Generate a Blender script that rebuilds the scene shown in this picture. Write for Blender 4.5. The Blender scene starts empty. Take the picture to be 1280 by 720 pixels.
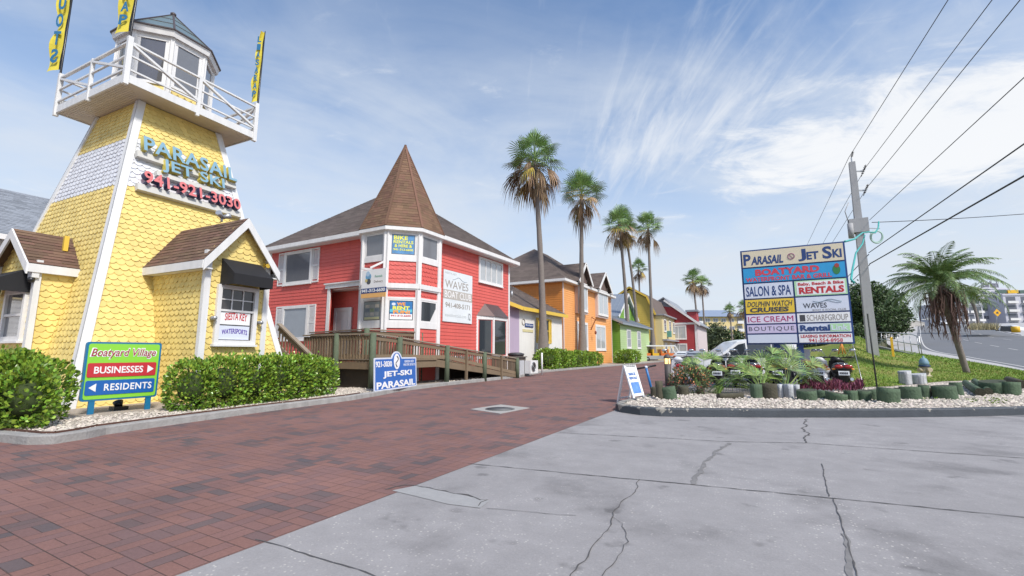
import bpy, math, random
from mathutils import Vector, Matrix
random.seed(11)
R = math.radians
sc = bpy.context.scene
COL = sc.collection

# ------------------------------------------------------------------ camera, sky, sun, exposure
EYE = 1.25
PITCH = math.atan(81 / 569)
YAW = math.atan(320 / 574.7)
cam_d = bpy.data.cameras.new('camera'); cam = bpy.data.objects.new('camera', cam_d); COL.objects.link(cam)
cam_d.lens = 16; cam_d.sensor_width = 36; cam_d.clip_start = 0.05; cam_d.clip_end = 5000
cam.location = (0, 0, EYE); cam.rotation_euler = (R(90) + PITCH, 0, YAW)
sc.camera = cam
SUN_EL, SUN_AZ = R(48), R(62)          # azimuth measured from +X towards -Y is handled below
sun_dir = Vector((math.cos(SUN_EL) * math.cos(R(-24)), math.cos(SUN_EL) * math.sin(R(-24)), math.sin(SUN_EL)))
sl = bpy.data.lights.new('sun', 'SUN'); sl.energy = 2.5; sl.angle = R(9); sl.color = (1, .95, .88)
so = bpy.data.objects.new('sun', sl); COL.objects.link(so)
so.rotation_euler = sun_dir.to_track_quat('Z', 'Y').to_euler()
sc.view_settings.view_transform = 'Standard'; sc.view_settings.look = 'None'
sc.view_settings.gamma = 1; sc.view_settings.exposure = 0.78; sc.view_settings.use_curve_mapping = False

W = bpy.data.worlds.new('World'); sc.world = W; W.use_nodes = True
def build_sky():
    nt = W.node_tree; N = nt.nodes; L = nt.links
    bg = N['Background']
    def nd(t, **k):
        n = N.new(t)
        for a, b in k.items(): setattr(n, a, b)
        return n
    def val(x, sock):
        if isinstance(x, (int, float)): sock.default_value = x
        else: L.new(x, sock)
    def m(op, a, b=0.0, c=0.0, clamp=False):
        n = nd('ShaderNodeMath', operation=op, use_clamp=clamp)
        val(a, n.inputs[0]); val(b, n.inputs[1]); val(c, n.inputs[2]); return n.outputs[0]
    def mix(f, a, b):
        n = nd('ShaderNodeMix', data_type='RGBA')
        val(f, n.inputs[0])
        for x, s in ((a, n.inputs[6]), (b, n.inputs[7])):
            if isinstance(x, tuple): s.default_value = x
            else: L.new(x, s)
        return n.outputs[2]
    def sst(x, lo, hi):
        n = nd('ShaderNodeMapRange', interpolation_type='SMOOTHSTEP')
        L.new(x, n.inputs[0]); n.inputs[1].default_value = lo; n.inputs[2].default_value = hi; return n.outputs[0]
    sky = nd('ShaderNodeTexSky', sky_type='NISHITA'); sky.sun_disc = False
    sky.sun_elevation = SUN_EL; sky.sun_rotation = math.atan2(sun_dir.x, sun_dir.y)
    sky.air_density = 1.0; sky.dust_density = 0.6; sky.ozone_density = 2.0
    tc = nd('ShaderNodeTexCoord'); sp = nd('ShaderNodeSeparateXYZ'); L.new(tc.outputs['Generated'], sp.inputs[0])
    z = m('MAXIMUM', sp.outputs[2], 0.0)
    q = m('ADD', z, 0.10)
    px = m('DIVIDE', sp.outputs[0], q); py = m('DIVIDE', sp.outputs[1], q)
    cb = nd('ShaderNodeCombineXYZ'); L.new(px, cb.inputs[0]); L.new(py, cb.inputs[1])
    P = cb.outputs[0]
    def noise(vec, scale, detail, rough, dist=0.0, rot=0.0, scl=(1, 1, 1), off=(0, 0, 0)):
        m1 = nd('ShaderNodeMapping'); L.new(vec, m1.inputs[0]); m1.inputs[2].default_value = (0, 0, -rot)
        mp = nd('ShaderNodeMapping'); L.new(m1.outputs[0], mp.inputs[0])
        mp.inputs[1].default_value = off; mp.inputs[3].default_value = scl
        n = nd('ShaderNodeTexNoise'); L.new(mp.outputs[0], n.inputs['Vector'])
        n.inputs['Scale'].default_value = scale; n.inputs['Detail'].default_value = detail
        n.inputs['Roughness'].default_value = rough; n.inputs['Distortion'].default_value = dist
        return n.outputs[0]
    def blob(cx, cy, ang, rx, ry):
        c, s = math.cos(ang), math.sin(ang)
        dx = m('SUBTRACT', px, cx); dy = m('SUBTRACT', py, cy)
        a = m('ADD', m('MULTIPLY', dx, c / rx), m('MULTIPLY', dy, s / rx))
        b = m('ADD', m('MULTIPLY', dx, -s / ry), m('MULTIPLY', dy, c / ry))
        r2 = m('ADD', m('MULTIPLY', a, a), m('MULTIPLY', b, b))
        return m('POWER', 2.718, m('MULTIPLY', r2, -1.0))
    big = noise(P, 0.8, 6, 0.55, 0.4, off=(5.6, 8.2, 0))
    puff = noise(P, 3.2, 10, 0.64, 0.5, rot=R(20), scl=(.8, 1.2, 1), off=(0.4, 5.2, 0))
    wisp = noise(P, 1.5, 9, 0.60, 0.7, rot=R(60), scl=(0.8, 1.3, 1), off=(1.7, .3, 0))
    wisp2 = noise(P, 5.5, 8, 0.62, 0.5, rot=R(-62), scl=(0.38, 2.3, 1), off=(7.7, 2.3, 0))
    # feathery streak cloud ahead, bright bank to the right
    bank = blob(BANK[0], BANK[1], BANK[2], BANK[3], BANK[4])
    feat = blob(FEAT[0], FEAT[1], FEAT[2], FEAT[3], FEAT[4])
    c1 = m('MULTIPLY', sst(m('ADD', m('MULTIPLY', puff, 1.05), m('MULTIPLY', bank, 0.50)), 0.62, 0.92), 0.95)
    c2 = m('MULTIPLY', sst(m('ADD', m('MULTIPLY', wisp2, 0.85), m('MULTIPLY', feat, 0.42)), 0.50, 1.0), 0.72)
    veil = m('MULTIPLY', sst(m('ADD', m('MULTIPLY', wisp, 0.45), m('MULTIPLY', big, 0.70)), 0.42, 0.80), 0.74)
    veil = m('MULTIPLY', veil, m('SUBTRACT', 1.0, m('MULTIPLY', sst(z, 0.46, 0.66), 0.66)))
    low = m('SUBTRACT', 1.0, sst(z, 0.08, 0.60))
    lowc = m('MULTIPLY', m('POWER', low, 1.0), m('ADD', 0.52, m('MULTIPLY', big, 0.95)), clamp=True)
    inv = m('MULTIPLY', m('MULTIPLY', m('SUBTRACT', 1.0, c1), m('SUBTRACT', 1.0, c2)),
            m('MULTIPLY', m('SUBTRACT', 1.0, veil), m('SUBTRACT', 1.0, m('MULTIPLY', lowc, 0.93))))
    cov = m('SUBTRACT', 1.0, inv, clamp=True)
    hs = nd('ShaderNodeHueSaturation'); L.new(sky.outputs[0], hs.inputs['Color'])
    hs.inputs['Saturation'].default_value = 1.08; hs.inputs['Value'].default_value = 1.18
    tint = mix(m('MAXIMUM', c1, m('MULTIPLY', c2, 0.9)), (4.25, 4.62, 5.12, 1), (5.5, 5.6, 5.75, 1))
    col = mix(cov, hs.outputs[0], tint)
    L.new(col, bg.inputs[0]); bg.inputs[1].default_value = 0.10
# centres of the two named clouds on the cloud plane (x/(z+.1), y/(z+.1))
BANK = (0.62, 2.16, R(14), 0.78, 0.46)
FEAT = (-0.24, 1.68, R(-48), 0.50, 0.32)
build_sky()

# ------------------------------------------------------------------ survey: photo point -> place in the world
_r = (math.cos(YAW), math.sin(YAW)); _f = (-math.sin(YAW), math.cos(YAW))
def ray(u, v):
    dx = u - 640; dy = 360 - v
    a = 569 * math.cos(PITCH) - dy * math.sin(PITCH); b = 569 * math.sin(PITCH) + dy * math.cos(PITCH)
    return (_r[0] * dx + _f[0] * a, _r[1] * dx + _f[1] * a, b)
def G(u, v, z=0.0):
    d = ray(u, v); t = (z - EYE) / d[2]; return Vector((d[0] * t, d[1] * t, z))
def PX(u, v, x):
    d = ray(u, v); t = x / d[0]; return Vector((x, d[1] * t, EYE + d[2] * t))
def PY(u, v, y):
    d = ray(u, v); t = y / d[1]; return Vector((d[0] * t, y, EYE + d[2] * t))
def D(u, v, dist):
    d = ray(u, v); a = d[0] * _f[0] + d[1] * _f[1]; t = dist / a
    return Vector((d[0] * t, d[1] * t, EYE + d[2] * t))

# ------------------------------------------------------------------ materials
MAT = {}
def M(name, col, rough=.6, var=.12, sc_=1.6, bump=0., bs=40., metal=0., isl=0., spec=.5, coat=0., streak=0., hue=0., emit=None, trans=0., sf=1.):
    if name in MAT: return MAT[name]
    m = bpy.data.materials.new(name); m.use_nodes = True; nt = m.node_tree; N = nt.nodes; L = nt.links
    b = N['Principled BSDF']
    b.inputs['Roughness'].default_value = rough; b.inputs['Metallic'].default_value = metal
    b.inputs['Specular IOR Level'].default_value = spec; b.inputs['Coat Weight'].default_value = coat
    if trans: b.inputs['Transmission Weight'].default_value = trans
    c = (*col, 1)
    b.inputs['Base Color'].default_value = c
    if emit: b.inputs['Emission Color'].default_value = (*emit[0], 1); b.inputs['Emission Strength'].default_value = emit[1]
    tc = N.new('ShaderNodeTexCoord')
    def math_(op, x, y):
        n = N.new('ShaderNodeMath'); n.operation = op
        for i, q in enumerate((x, y)):
            if isinstance(q, (int, float)): n.inputs[i].default_value = q
            else: L.new(q, n.inputs[i])
        return n.outputs[0]
    v = 1.0
    if var:
        n = N.new('ShaderNodeTexNoise'); n.inputs['Scale'].default_value = sc_; n.inputs['Detail'].default_value = 7; n.inputs['Roughness'].default_value = .65
        L.new(tc.outputs['Object'], n.inputs['Vector'])
        v = math_('ADD', v, math_('MULTIPLY', math_('SUBTRACT', n.outputs[0], .5), var * 3))
    if streak:
        mp = N.new('ShaderNodeMapping'); mp.inputs[3].default_value = (7 * sf, 7 * sf, .5 * sf); L.new(tc.outputs['Object'], mp.inputs[0])
        n = N.new('ShaderNodeTexNoise'); n.inputs['Scale'].default_value = 1.; n.inputs['Detail'].default_value = 6
        L.new(mp.outputs[0], n.inputs['Vector'])
        v = math_('ADD', v, math_('MULTIPLY', math_('SUBTRACT', n.outputs[0], .5), streak * 3))
    if isl or hue:
        g = N.new('ShaderNodeNewGeometry')
        if isl: v = math_('ADD', v, math_('MULTIPLY', math_('SUBTRACT', g.outputs['Random Per Island'], .5), isl * 2))
    if not isinstance(v, float):
        h = N.new('ShaderNodeHueSaturation'); h.inputs['Color'].default_value = c
        L.new(v, h.inputs['Value']); L.new(h.outputs[0], b.inputs['Base Color'])
        if hue:
            w = N.new('ShaderNodeTexWhiteNoise'); w.noise_dimensions = '1D'; L.new(g.outputs['Random Per Island'], w.inputs['W'])
            L.new(math_('ADD', .5, math_('MULTIPLY', math_('SUBTRACT', w.outputs[0], .5), hue * 2)), h.inputs['Hue'])
    if bump:
        n = N.new('ShaderNodeTexNoise'); n.inputs['Scale'].default_value = bs; n.inputs['Detail'].default_value = 5
        L.new(tc.outputs['Object'], n.inputs['Vector'])
        bp = N.new('ShaderNodeBump'); bp.inputs['Strength'].default_value = bump; bp.inputs['Distance'].default_value = .02
        L.new(n.outputs[0], bp.inputs['Height']); L.new(bp.outputs[0], b.inputs['Normal'])
    MAT[name] = m
    return m

WHITE = M('white_paint', (.70, .70, .69), .5, .07, 2, .05, 60, streak=.10)
WHITE2 = M('white_trim', (.72, .71, .70), .5, .06, 1.2, streak=.09)
YEL = M('yellow_shingle', (.74, .575, .195), .6, .08, .9, isl=.09, streak=.09)
YWHITE = M('white_shingle', (.66, .67, .70), .55, .05, .9, isl=.05, streak=.05)
SOFFIT = M('soffit_board', (.60, .53, .42), .6, .08, 3, isl=.05)
DARK = M('dark_gap', (.02, .02, .02), .9, 0)
BROWNSH = M('brown_roof_shingle', (.145, .085, .058), .85, .12, 2, .4, 90, isl=.22, hue=.015)
BROWNSH2 = M('weathered_brown_shingle', (.135, .105, .09), .85, .15, .5, .4, 90, isl=.2, hue=.01)
TURSH = M('tan_brown_shingle', (.17, .095, .058), .85, .1, .8, .4, 90, isl=.2, hue=.012)
GREYSH = M('grey_roof_shingle', (.25, .27, .30), .85, .1, 1, .3, 90, isl=.18)
RED = M('red_siding', (.62, .108, .088), .55, .09, .7, streak=.10)
REDDK = M('red_far_siding', (.38, .045, .05), .6, .06, .7, streak=.06)
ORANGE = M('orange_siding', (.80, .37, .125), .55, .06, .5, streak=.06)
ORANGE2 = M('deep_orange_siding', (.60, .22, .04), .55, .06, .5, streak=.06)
LGREEN = M('light_green_siding', (.42, .56, .27), .6, .05, .5, streak=.05)
GREENS = M('green_siding', (.16, .33, .035), .6, .05, .5, streak=.05)
MUST = M('mustard_siding', (.58, .42, .08), .6, .05, .5, streak=.06)
CREAM = M('cream_siding', (.66, .55, .28), .6, .05, .5, streak=.05)
LILAC = M('lilac_wall', (.40, .33, .44), .6, .05, .5, streak=.05)
STUCCO = M('white_stucco', (.72, .70, .66), .8, .06, 1, .3, 120, streak=.06)
YTRIM = M('yellow_trim', (.70, .47, .06), .5, .05)
GLASS = M('window_glass', (.030, .036, .042), .04, 0, spec=.9)
CURT = M('curtained_glass', (.42, .44, .45), .06, .15, 3, spec=.8, coat=1.)
GREYGL = M('grey_blind_glass', (.16, .165, .18), .08, .1, 2, spec=.8, coat=.6)
GALV = M('metal_roof', (.36, .40, .45), .38, .08, 1, metal=.5)
GREENGL = M('verdigris_roof_panel', (.17, .23, .235), .25, .15, 2, metal=.2)
COPPER = M('dark_roof_rib', (.07, .055, .055), .5, .1)
AWN = M('black_canvas', (.012, .012, .014), .8, .1, 4, .1, 200)
BLACK = M('black_plastic', (.016, .016, .017), .35, .05)
TYRE = M('tyre_rubber', (.02, .02, .02), .8, .1)
CHROME = M('chrome', (.6, .6, .6), .2, 0, metal=1.)
STEEL = M('galvanised_steel', (.42, .43, .44), .4, .08, 3, metal=.7)
NAVY = M('navy_blue_paint', (.02, .055, .19), .45, .05)
BLUE = M('sign_blue', (.012, .115, .40), .45, .04)
JBLUE = M('jet_sign_blue', (.03, .13, .45), .5, .07, 3, streak=.05)
LIME = M('sign_lime', (.25, .62, .05), .45, .03)
SRED = M('sign_red', (.52, .030, .040), .45, .03)
WINE = M('sign_wine', (.34, .03, .055), .45, .03)
SWHITE = M('sign_white', (.82, .82, .82), .4, .02)
SCREAM = M('sign_cream', (.70, .62, .45), .45, .03)
SLILAC = M('sign_lilac', (.63, .55, .74), .45, .03)
SSKY = M('sign_sky_blue', (.03, .32, .62), .45, .1, 2)
SPALE = M('sign_pale', (.66, .70, .80), .45, .03)
SYEL = M('sign_yellow', (.80, .55, .05), .45, .03)
SGREEN = M('sign_green', (.04, .30, .09), .45, .03)
SMINT = M('sign_mint', (.45, .72, .42), .45, .03)
SMAG = M('sign_magenta', (.42, .01, .12), .45, .03)
SORANGE = M('sign_orange', (.85, .33, .05), .45, .03)
STEALGREY = M('faded_blue_letter', (.20, .36, .46), .55, .12, 6)
LYEL = M('faded_yellow_return', (.55, .47, .09), .55, .1, 6)
LPINK = M('faded_red_letter', (.62, .17, .17), .55, .1, 6)
LNAVY = M('letter_return_navy', (.03, .03, .09), .5, .1)
SGREY = M('sign_taupe', (.34, .31, .28), .5, .04)
SDK = M('sign_charcoal', (.06, .06, .07), .5, .04)
LEAF = M('hedge_leaf', (.185, .30, .035), .32, 0, isl=.55, hue=.03, spec=.5)
LEAF2 = M('dull_tree_leaf', (.055, .095, .025), .5, 0, isl=.55, hue=.02)
LEAF3 = M('grey_green_leaf', (.10, .13, .06), .55, 0, isl=.5, hue=.02)
CORE = M('shrub_dark_core', (.04, .06, .014), .9, .2, 8)  # dark green of the inner blob, shade of the shrub's inside put into colour
FROND = M('fan_palm_leaf', (.20, .31, .10), .5, 0, isl=.45, hue=.02)
FRONDY = M('yellowing_palm_leaf', (.33, .24, .04), .6, 0, isl=.4, hue=.02)
FRONDD = M('dead_palm_leaf', (.25, .165, .095), .8, 0, isl=.5, hue=.015)
PHX = M('date_palm_leaf', (.155, .235, .075), .5, 0, isl=.4, hue=.02)
PALMETTO = M('palmetto_leaf', (.145, .225, .05), .45, 0, isl=.65, hue=.03)
BARK = M('palm_bark', (.21, .18, .16), .9, .2, 6, .8, 30)
BARK2 = M('brown_bark', (.13, .10, .075), .9, .2, 6, .8, 30)
WOOD = M('weathered_deck_wood', (.185, .135, .085), .8, .2, 3, .4, 40, isl=.25)
WOODTOP = M('grey_handrail_wood', (.27, .22, .165), .8, .2, 3, .4, 40, isl=.2)
GPOST = M('green_treated_post', (.095, .12, .075), .85, .25, 5, .6, 30)
LOGG = M('green_log_side', (.075, .118, .068), .85, .16, 6, .9, 22, streak=.34, sf=4)
LOGD = M('dark_mossy_log', (.07, .064, .042), .9, .25, 6, .8, 25, streak=.3, sf=4)
LOGW = M('white_painted_log', (.42, .43, .44), .8, .2, 7, .8, 18, streak=.5, sf=4)
LOGTOP = M('log_cut_face', (.055, .065, .04), .9, .25, 9, .6, 30)
KERB = M('kerb_concrete', (.30, .29, .275), .85, .28, 3.5, .6, 30, streak=.12)
KERBB = M('black_painted_kerb', (.05, .058, .068), .6, .25, 3, .4, 40)
def worn_kerb():
    nt = KERBB.node_tree; N = nt.nodes; L = nt.links; b = N['Principled BSDF']; src = b.inputs['Base Color'].links[0].from_socket
    tc = N.new('ShaderNodeTexCoord'); sp = N.new('ShaderNodeSeparateXYZ'); L.new(tc.outputs['Object'], sp.inputs[0])
    n = N.new('ShaderNodeTexNoise'); n.inputs['Scale'].default_value = 3.2; n.inputs['Detail'].default_value = 8; n.inputs['Roughness'].default_value = .6; L.new(tc.outputs['Object'], n.inputs['Vector'])
    a = N.new('ShaderNodeMapRange'); L.new(sp.outputs[0], a.inputs[0]); a.inputs[1].default_value = -3.2; a.inputs[2].default_value = -.6; a.inputs[3].default_value = .13; a.inputs[4].default_value = -.03
    z = N.new('ShaderNodeMapRange'); L.new(sp.outputs[2], z.inputs[0]); z.inputs[1].default_value = .02; z.inputs[2].default_value = .15; z.inputs[3].default_value = -.08; z.inputs[4].default_value = .04
    s1 = N.new('ShaderNodeMath'); L.new(n.outputs[0], s1.inputs[0]); L.new(a.outputs[0], s1.inputs[1]); s2 = N.new('ShaderNodeMath'); L.new(s1.outputs[0], s2.inputs[0]); L.new(z.outputs[0], s2.inputs[1])
    g = N.new('ShaderNodeMapRange'); g.interpolation_type = 'SMOOTHSTEP'; L.new(s2.outputs[0], g.inputs[0]); g.inputs[1].default_value = .60; g.inputs[2].default_value = .63
    mx = N.new('ShaderNodeMix'); mx.data_type = 'RGBA'; L.new(g.outputs[0], mx.inputs[0]); L.new(src, mx.inputs[6]); mx.inputs[7].default_value = (.30, .28, .24, 1); L.new(mx.outputs[2], b.inputs['Base Color'])
worn_kerb()
PEEL = M('bare_kerb_patch', (.36, .33, .28), .85, .2, 5)
STONE = M('gravel_stone', (.52, .46, .39), .8, 0, isl=.4, hue=.02)
STONEBED = M('gravel_bed', (.36, .31, .26), .9, .3, 18, 1., 30)
RUST = M('rusty_edging', (.10, .045, .03), .8, .2, 5)
ASPH = M('road_asphalt', (.145, .15, .16), .85, .12, .4, .3, 80)
LOT = M('parking_lot_asphalt', (.17, .17, .175), .9, .15, .4, .3, 80)
SIDEW = M('sidewalk_concrete', (.42, .41, .40), .85, .1, .6, .2, 60)
PARA = M('bridge_concrete', (.42, .40, .37), .85, .12, .6, .2, 60)
POLEC = M('pole_concrete', (.37, .37, .375), .8, .1, 2, .2, 60, streak=.06)
WIREM = M('cable_black', (.025, .025, .028), .6, 0)
TURQ = M('turquoise_conduit', (.05, .36, .33), .5, .05)
GROUNDM = M('far_ground', (.22, .22, .19), .95, .15, .05)
CARW = M('white_car_paint', (.70, .71, .72), .25, .02, 1, coat=.8)
CARS = M('silver_car_paint', (.42, .44, .46), .28, .02, 1, coat=.8, metal=.3)
CARO = M('orange_panel_paint', (.65, .16, .03), .35, .05, coat=.5)
CARY = M('yellow_panel_paint', (.70, .42, .03), .35, .05, coat=.5)
TAILR = M('red_lamp_lens', (.35, .012, .01), .2, 0, coat=.8)
HEADL = M('clear_lamp_lens', (.6, .6, .6), .1, 0, coat=.8)
PLATE = M('number_plate', (.62, .65, .68), .4, .05)
BOLLM = M('bollard_bronze', (.085, .075, .07), .6, .15, 4)
GLOW = M('bollard_lit_lens', (.8, .55, .25), .4, 0, emit=((1., .62, .25), 1.1))
HBLUE = M('hydrant_blue_paint', (.16, .27, .34), .55, .15, 6)
HBASE = M('hydrant_cream_paint', (.45, .38, .26), .6, .25, 6)
SCOOTB = M('scooter_blue', (.02, .16, .42), .4, .05)
POSTY = M('marker_yellow', (.72, .42, .02), .5, .06)
PURP = M('purple_foliage', (.16, .035, .065), .6, 0, isl=.5, hue=.02)
FLOWER = M('orange_flower', (.50, .17, .08), .6, 0, isl=.4, hue=.03)
HOTELM = M('hotel_wall', (.50, .50, .56), .7, .05, .1)
CONDOM = M('condo_wall', (.70, .56, .27), .7, .05, .1)
GRASSB = M('grass_blade', (.17, .27, .03), .7, 0, isl=.4, hue=.03)
ORNG = M('ornamental_grass', (.42, .37, .22), .8, 0, isl=.4)
IRON = M('cast_iron', (.13, .13, .13), .6, .15, 8, .3, 50)
FLAGY = M('flag_yellow', (.72, .60, .06), .7, .06, 3)
FLAGB = M('flag_blue', (.02, .15, .30), .7, .05)

# ------------------------------------------------------------------ mesh building
LOC = {}
class MB:
    def __init__(s): s.v = []; s.f = []; s.m = []; s.smooth = []
    def poly(s, pts, m=0, sm=False):
        i = len(s.v); s.v += [tuple(p) for p in pts]; s.f.append(tuple(range(i, i + len(pts)))); s.m.append(m); s.smooth.append(sm)
    def hexa(s, p, m=0):       # p: 8 points, bottom ring 0-3, top ring 4-7
        i = len(s.v); s.v += [tuple(q) for q in p]
        for f in ((3, 2, 1, 0), (4, 5, 6, 7), (0, 1, 5, 4), (1, 2, 6, 5), (2, 3, 7, 6), (3, 0, 4, 7)):
            s.f.append(tuple(i + k for k in f)); s.m.append(m); s.smooth.append(False)
    def box(s, x0, x1, y0, y1, z0, z1, m=0):
        s.hexa([(x0, y0, z0), (x1, y0, z0), (x1, y1, z0), (x0, y1, z0), (x0, y0, z1), (x1, y0, z1), (x1, y1, z1), (x0, y1, z1)], m)
    def fbox(s, F, u0, u1, v0, v1, n0, n1, m=0):
        p = F.p
        s.hexa([p(u0, v0, n0), p(u1, v0, n0), p(u1, v0, n1), p(u0, v0, n1), p(u0, v1, n0), p(u1, v1, n0), p(u1, v1, n1), p(u0, v1, n1)], m)
    def fprism(s, F, poly, n0, n1, m=0):
        k = len(poly); i = len(s.v)
        s.v += [tuple(F.p(a, b, n0)) for a, b in poly] + [tuple(F.p(a, b, n1)) for a, b in poly]
        fs = [tuple(range(i + k - 1, i - 1, -1)), tuple(range(i + k, i + 2 * k))] + [(i + j, i + (j + 1) % k, i + k + (j + 1) % k, i + k + j) for j in range(k)]
        for f in fs: s.f.append(f); s.m.append(m); s.smooth.append(False)
    def bar(s, a, b, w, h=None, m=0, up=Vector((0, 0, 1))):
        a = Vector(a); b = Vector(b); h = h or w; d = (b - a).normalized()
        if abs(d.dot(up)) > .98: up = Vector((1, 0, 0))
        x = d.cross(up).normalized() * (w / 2); y = x.cross(d).normalized() * (h / 2)
        s.hexa([a - x - y, a + x - y, a + x + y, a - x + y, b - x - y, b + x - y, b + x + y, b - x + y], m)
    def tube(s, pts, rad, n=8, m=0, cap=True, sm=True):
        pts = [Vector(p) for p in pts]
        if not isinstance(rad, (list, tuple)): rad = [rad] * len(pts)
        i0 = len(s.v); ref = None
        for k, p in enumerate(pts):
            d = (pts[min(k + 1, len(pts) - 1)] - pts[max(k - 1, 0)]).normalized()
            if ref is None:
                ref = Vector((0, 0, 1)) if abs(d.z) < .9 else Vector((1, 0, 0))
            x = d.cross(ref).normalized(); y = d.cross(x).normalized(); ref = x.cross(d) if False else ref
            for j in range(n):
                a = 2 * math.pi * j / n
                s.v.append(tuple(p + (x * math.cos(a) + y * math.sin(a)) * rad[k]))
        for k in range(len(pts) - 1):
            for j in range(n):
                a = i0 + k * n + j; b = i0 + k * n + (j + 1) % n
                s.f.append((a, b, b + n, a + n)); s.m.append(m); s.smooth.append(sm)
        if cap:
            s.f.append(tuple(i0 + j for j in range(n - 1, -1, -1))); s.m.append(m); s.smooth.append(False)
            e = i0 + (len(pts) - 1) * n
            s.f.append(tuple(e + j for j in range(n))); s.m.append(m); s.smooth.append(False)
    def sph(s, c, rx, ry, rz, n=12, k=8, m=0, jit=0.):
        i0 = len(s.v); c = Vector(c)
        for a in range(k + 1):
            t = math.pi * a / k
            for b in range(n):
                q = 2 * math.pi * b / n; j = 1 + random.uniform(-jit, jit)
                s.v.append((c.x + rx * j * math.sin(t) * math.cos(q), c.y + ry * j * math.sin(t) * math.sin(q), c.z + rz * j * math.cos(t)))
        for a in range(k):
            for b in range(n):
                s.f.append((i0 + a * n + b, i0 + (a + 1) * n + b, i0 + (a + 1) * n + (b + 1) % n, i0 + a * n + (b + 1) % n)); s.m.append(m); s.smooth.append(True)
    def torus(s, c, ax, Rr, r, n=20, k=8, m=0):
        ax = Vector(ax).normalized(); u = ax.orthogonal().normalized(); w = ax.cross(u); i0 = len(s.v); c = Vector(c)
        for a in range(n):
            q = 2 * math.pi * a / n; d = u * math.cos(q) + w * math.sin(q)
            for b in range(k):
                t = 2 * math.pi * b / k
                s.v.append(tuple(c + d * (Rr + r * math.cos(t)) + ax * r * math.sin(t)))
        for a in range(n):
            for b in range(k):
                s.f.append((i0 + a * k + b, i0 + ((a + 1) % n) * k + b, i0 + ((a + 1) % n) * k + (b + 1) % k, i0 + a * k + (b + 1) % k)); s.m.append(m); s.smooth.append(True)
    def lathe(s, c, prof, n=16, m=0, ax=(0, 0, 1)):
        c = Vector(c); ax = Vector(ax).normalized()
        s.tube([c + ax * z for r, z in prof], [max(r, .0005) for r, z in prof], n, m)
    def build(s, name, mats, parent=None):
        if not isinstance(mats, (list, tuple)): mats = [mats]
        me = bpy.data.meshes.new(name)
        off = (0, 0, 0); rz = 0
        if parent is not None: off, rz = LOC[parent]
        c, n = math.cos(-rz), math.sin(-rz)
        vs = []
        for x, y, z in s.v:
            x -= off[0]; y -= off[1]; z -= off[2]
            vs.append((x * c - y * n, x * n + y * c, z) if rz else (x, y, z))
        me.from_pydata(vs, [], s.f)
        for mt in mats: me.materials.append(mt)
        if len(mats) > 1: me.polygons.foreach_set('material_index', s.m)
        me.polygons.foreach_set('use_smooth', s.smooth)
        me.update()
        o = bpy.data.objects.new(name, me); COL.objects.link(o)
        if parent is not None: o.parent = parent; LOC[o] = LOC[parent]
        else: LOC[o] = ((0, 0, 0), 0)
        return o

class Fr:
    def __init__(s, o, u, n, v=(0, 0, 1)):
        s.o = Vector(o); s.u = Vector(u).normalized(); s.n = Vector(n).normalized(); s.v = Vector(v).normalized()
    def p(s, a, b, c=0.0): return s.o + s.u * a + s.v * b + s.n * c
def FX(x): return Fr((x, 0, 0), (0, 1, 0), (1, 0, 0))       # wall facing the street: u is world y
def FY(y): return Fr((0, y, 0), (1, 0, 0), (0, -1, 0))      # wall facing the viewer: u is world x

def thing(name, label, cat, loc=(0, 0, 0), rz=0., group=None):
    o = bpy.data.objects.new(name, None); COL.objects.link(o); o.location = loc; o.rotation_euler = (0, 0, rz)
    o.empty_display_size = .2
    o['label'] = label; o['category'] = cat
    if group: o['group'] = group
    LOC[o] = (tuple(loc), rz)
    return o
def tag(o, label, cat, group=None):
    o['label'] = label; o['category'] = cat
    if group: o['group'] = group
    return o
def struct(o, kind='structure'): o['kind'] = kind; return o
def solo(mb, name, mats, base, label, cat, group=None):      # a thing that is one mesh, origin at its base
    t = Vector(base); s2 = mb
    s2.v = [(x - t.x, y - t.y, z - t.z) for x, y, z in mb.v]
    o = s2.build(name, mats); o.location = t; return tag(o, label, cat, group)
def dup(root, loc, rz, label, group=None):
    r = root.copy(); COL.objects.link(r); r.location = loc; r.rotation_euler = (0, 0, rz); r['label'] = label
    if group: r['group'] = group
    for ch in list(root.children):
        c = ch.copy(); COL.objects.link(c); c.parent = r
        for g in list(ch.children):
            d = g.copy(); COL.objects.link(d); d.parent = c
    return r

def ext(poly, z):
    xs = []
    k = len(poly)
    for i in range(k):
        (a, za), (b, zb) = poly[i], poly[(i + 1) % k]
        if (za - z) * (zb - z) <= 0 and za != zb:
            xs.append(a + (b - a) * (z - za) / (zb - za))
        elif za == zb and abs(za - z) < 1e-6: xs += [a, b]
    return (min(xs), max(xs)) if xs else None
def siding(mb, F, poly, course=.17, n1=.022, m=0):
    z0 = min(p[1] for p in poly); z1 = max(p[1] for p in poly)
    k = max(1, round((z1 - z0) / course)); h = (z1 - z0) / k
    for i in range(k):
        a, b = z0 + i * h, z0 + (i + 1) * h
        ea, eb = ext(poly, a + 1e-4), ext(poly, b - 1e-4)
        if not ea or not eb: continue
        mb.poly([F.p(ea[0], a, n1), F.p(ea[1], a, n1), F.p(eb[1], b, .004), F.p(eb[0], b, .004)], m)
        mb.poly([F.p(ea[0], a, .002), F.p(ea[1], a, .002), F.p(ea[1], a, n1), F.p(ea[0], a, n1)], m)
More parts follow.
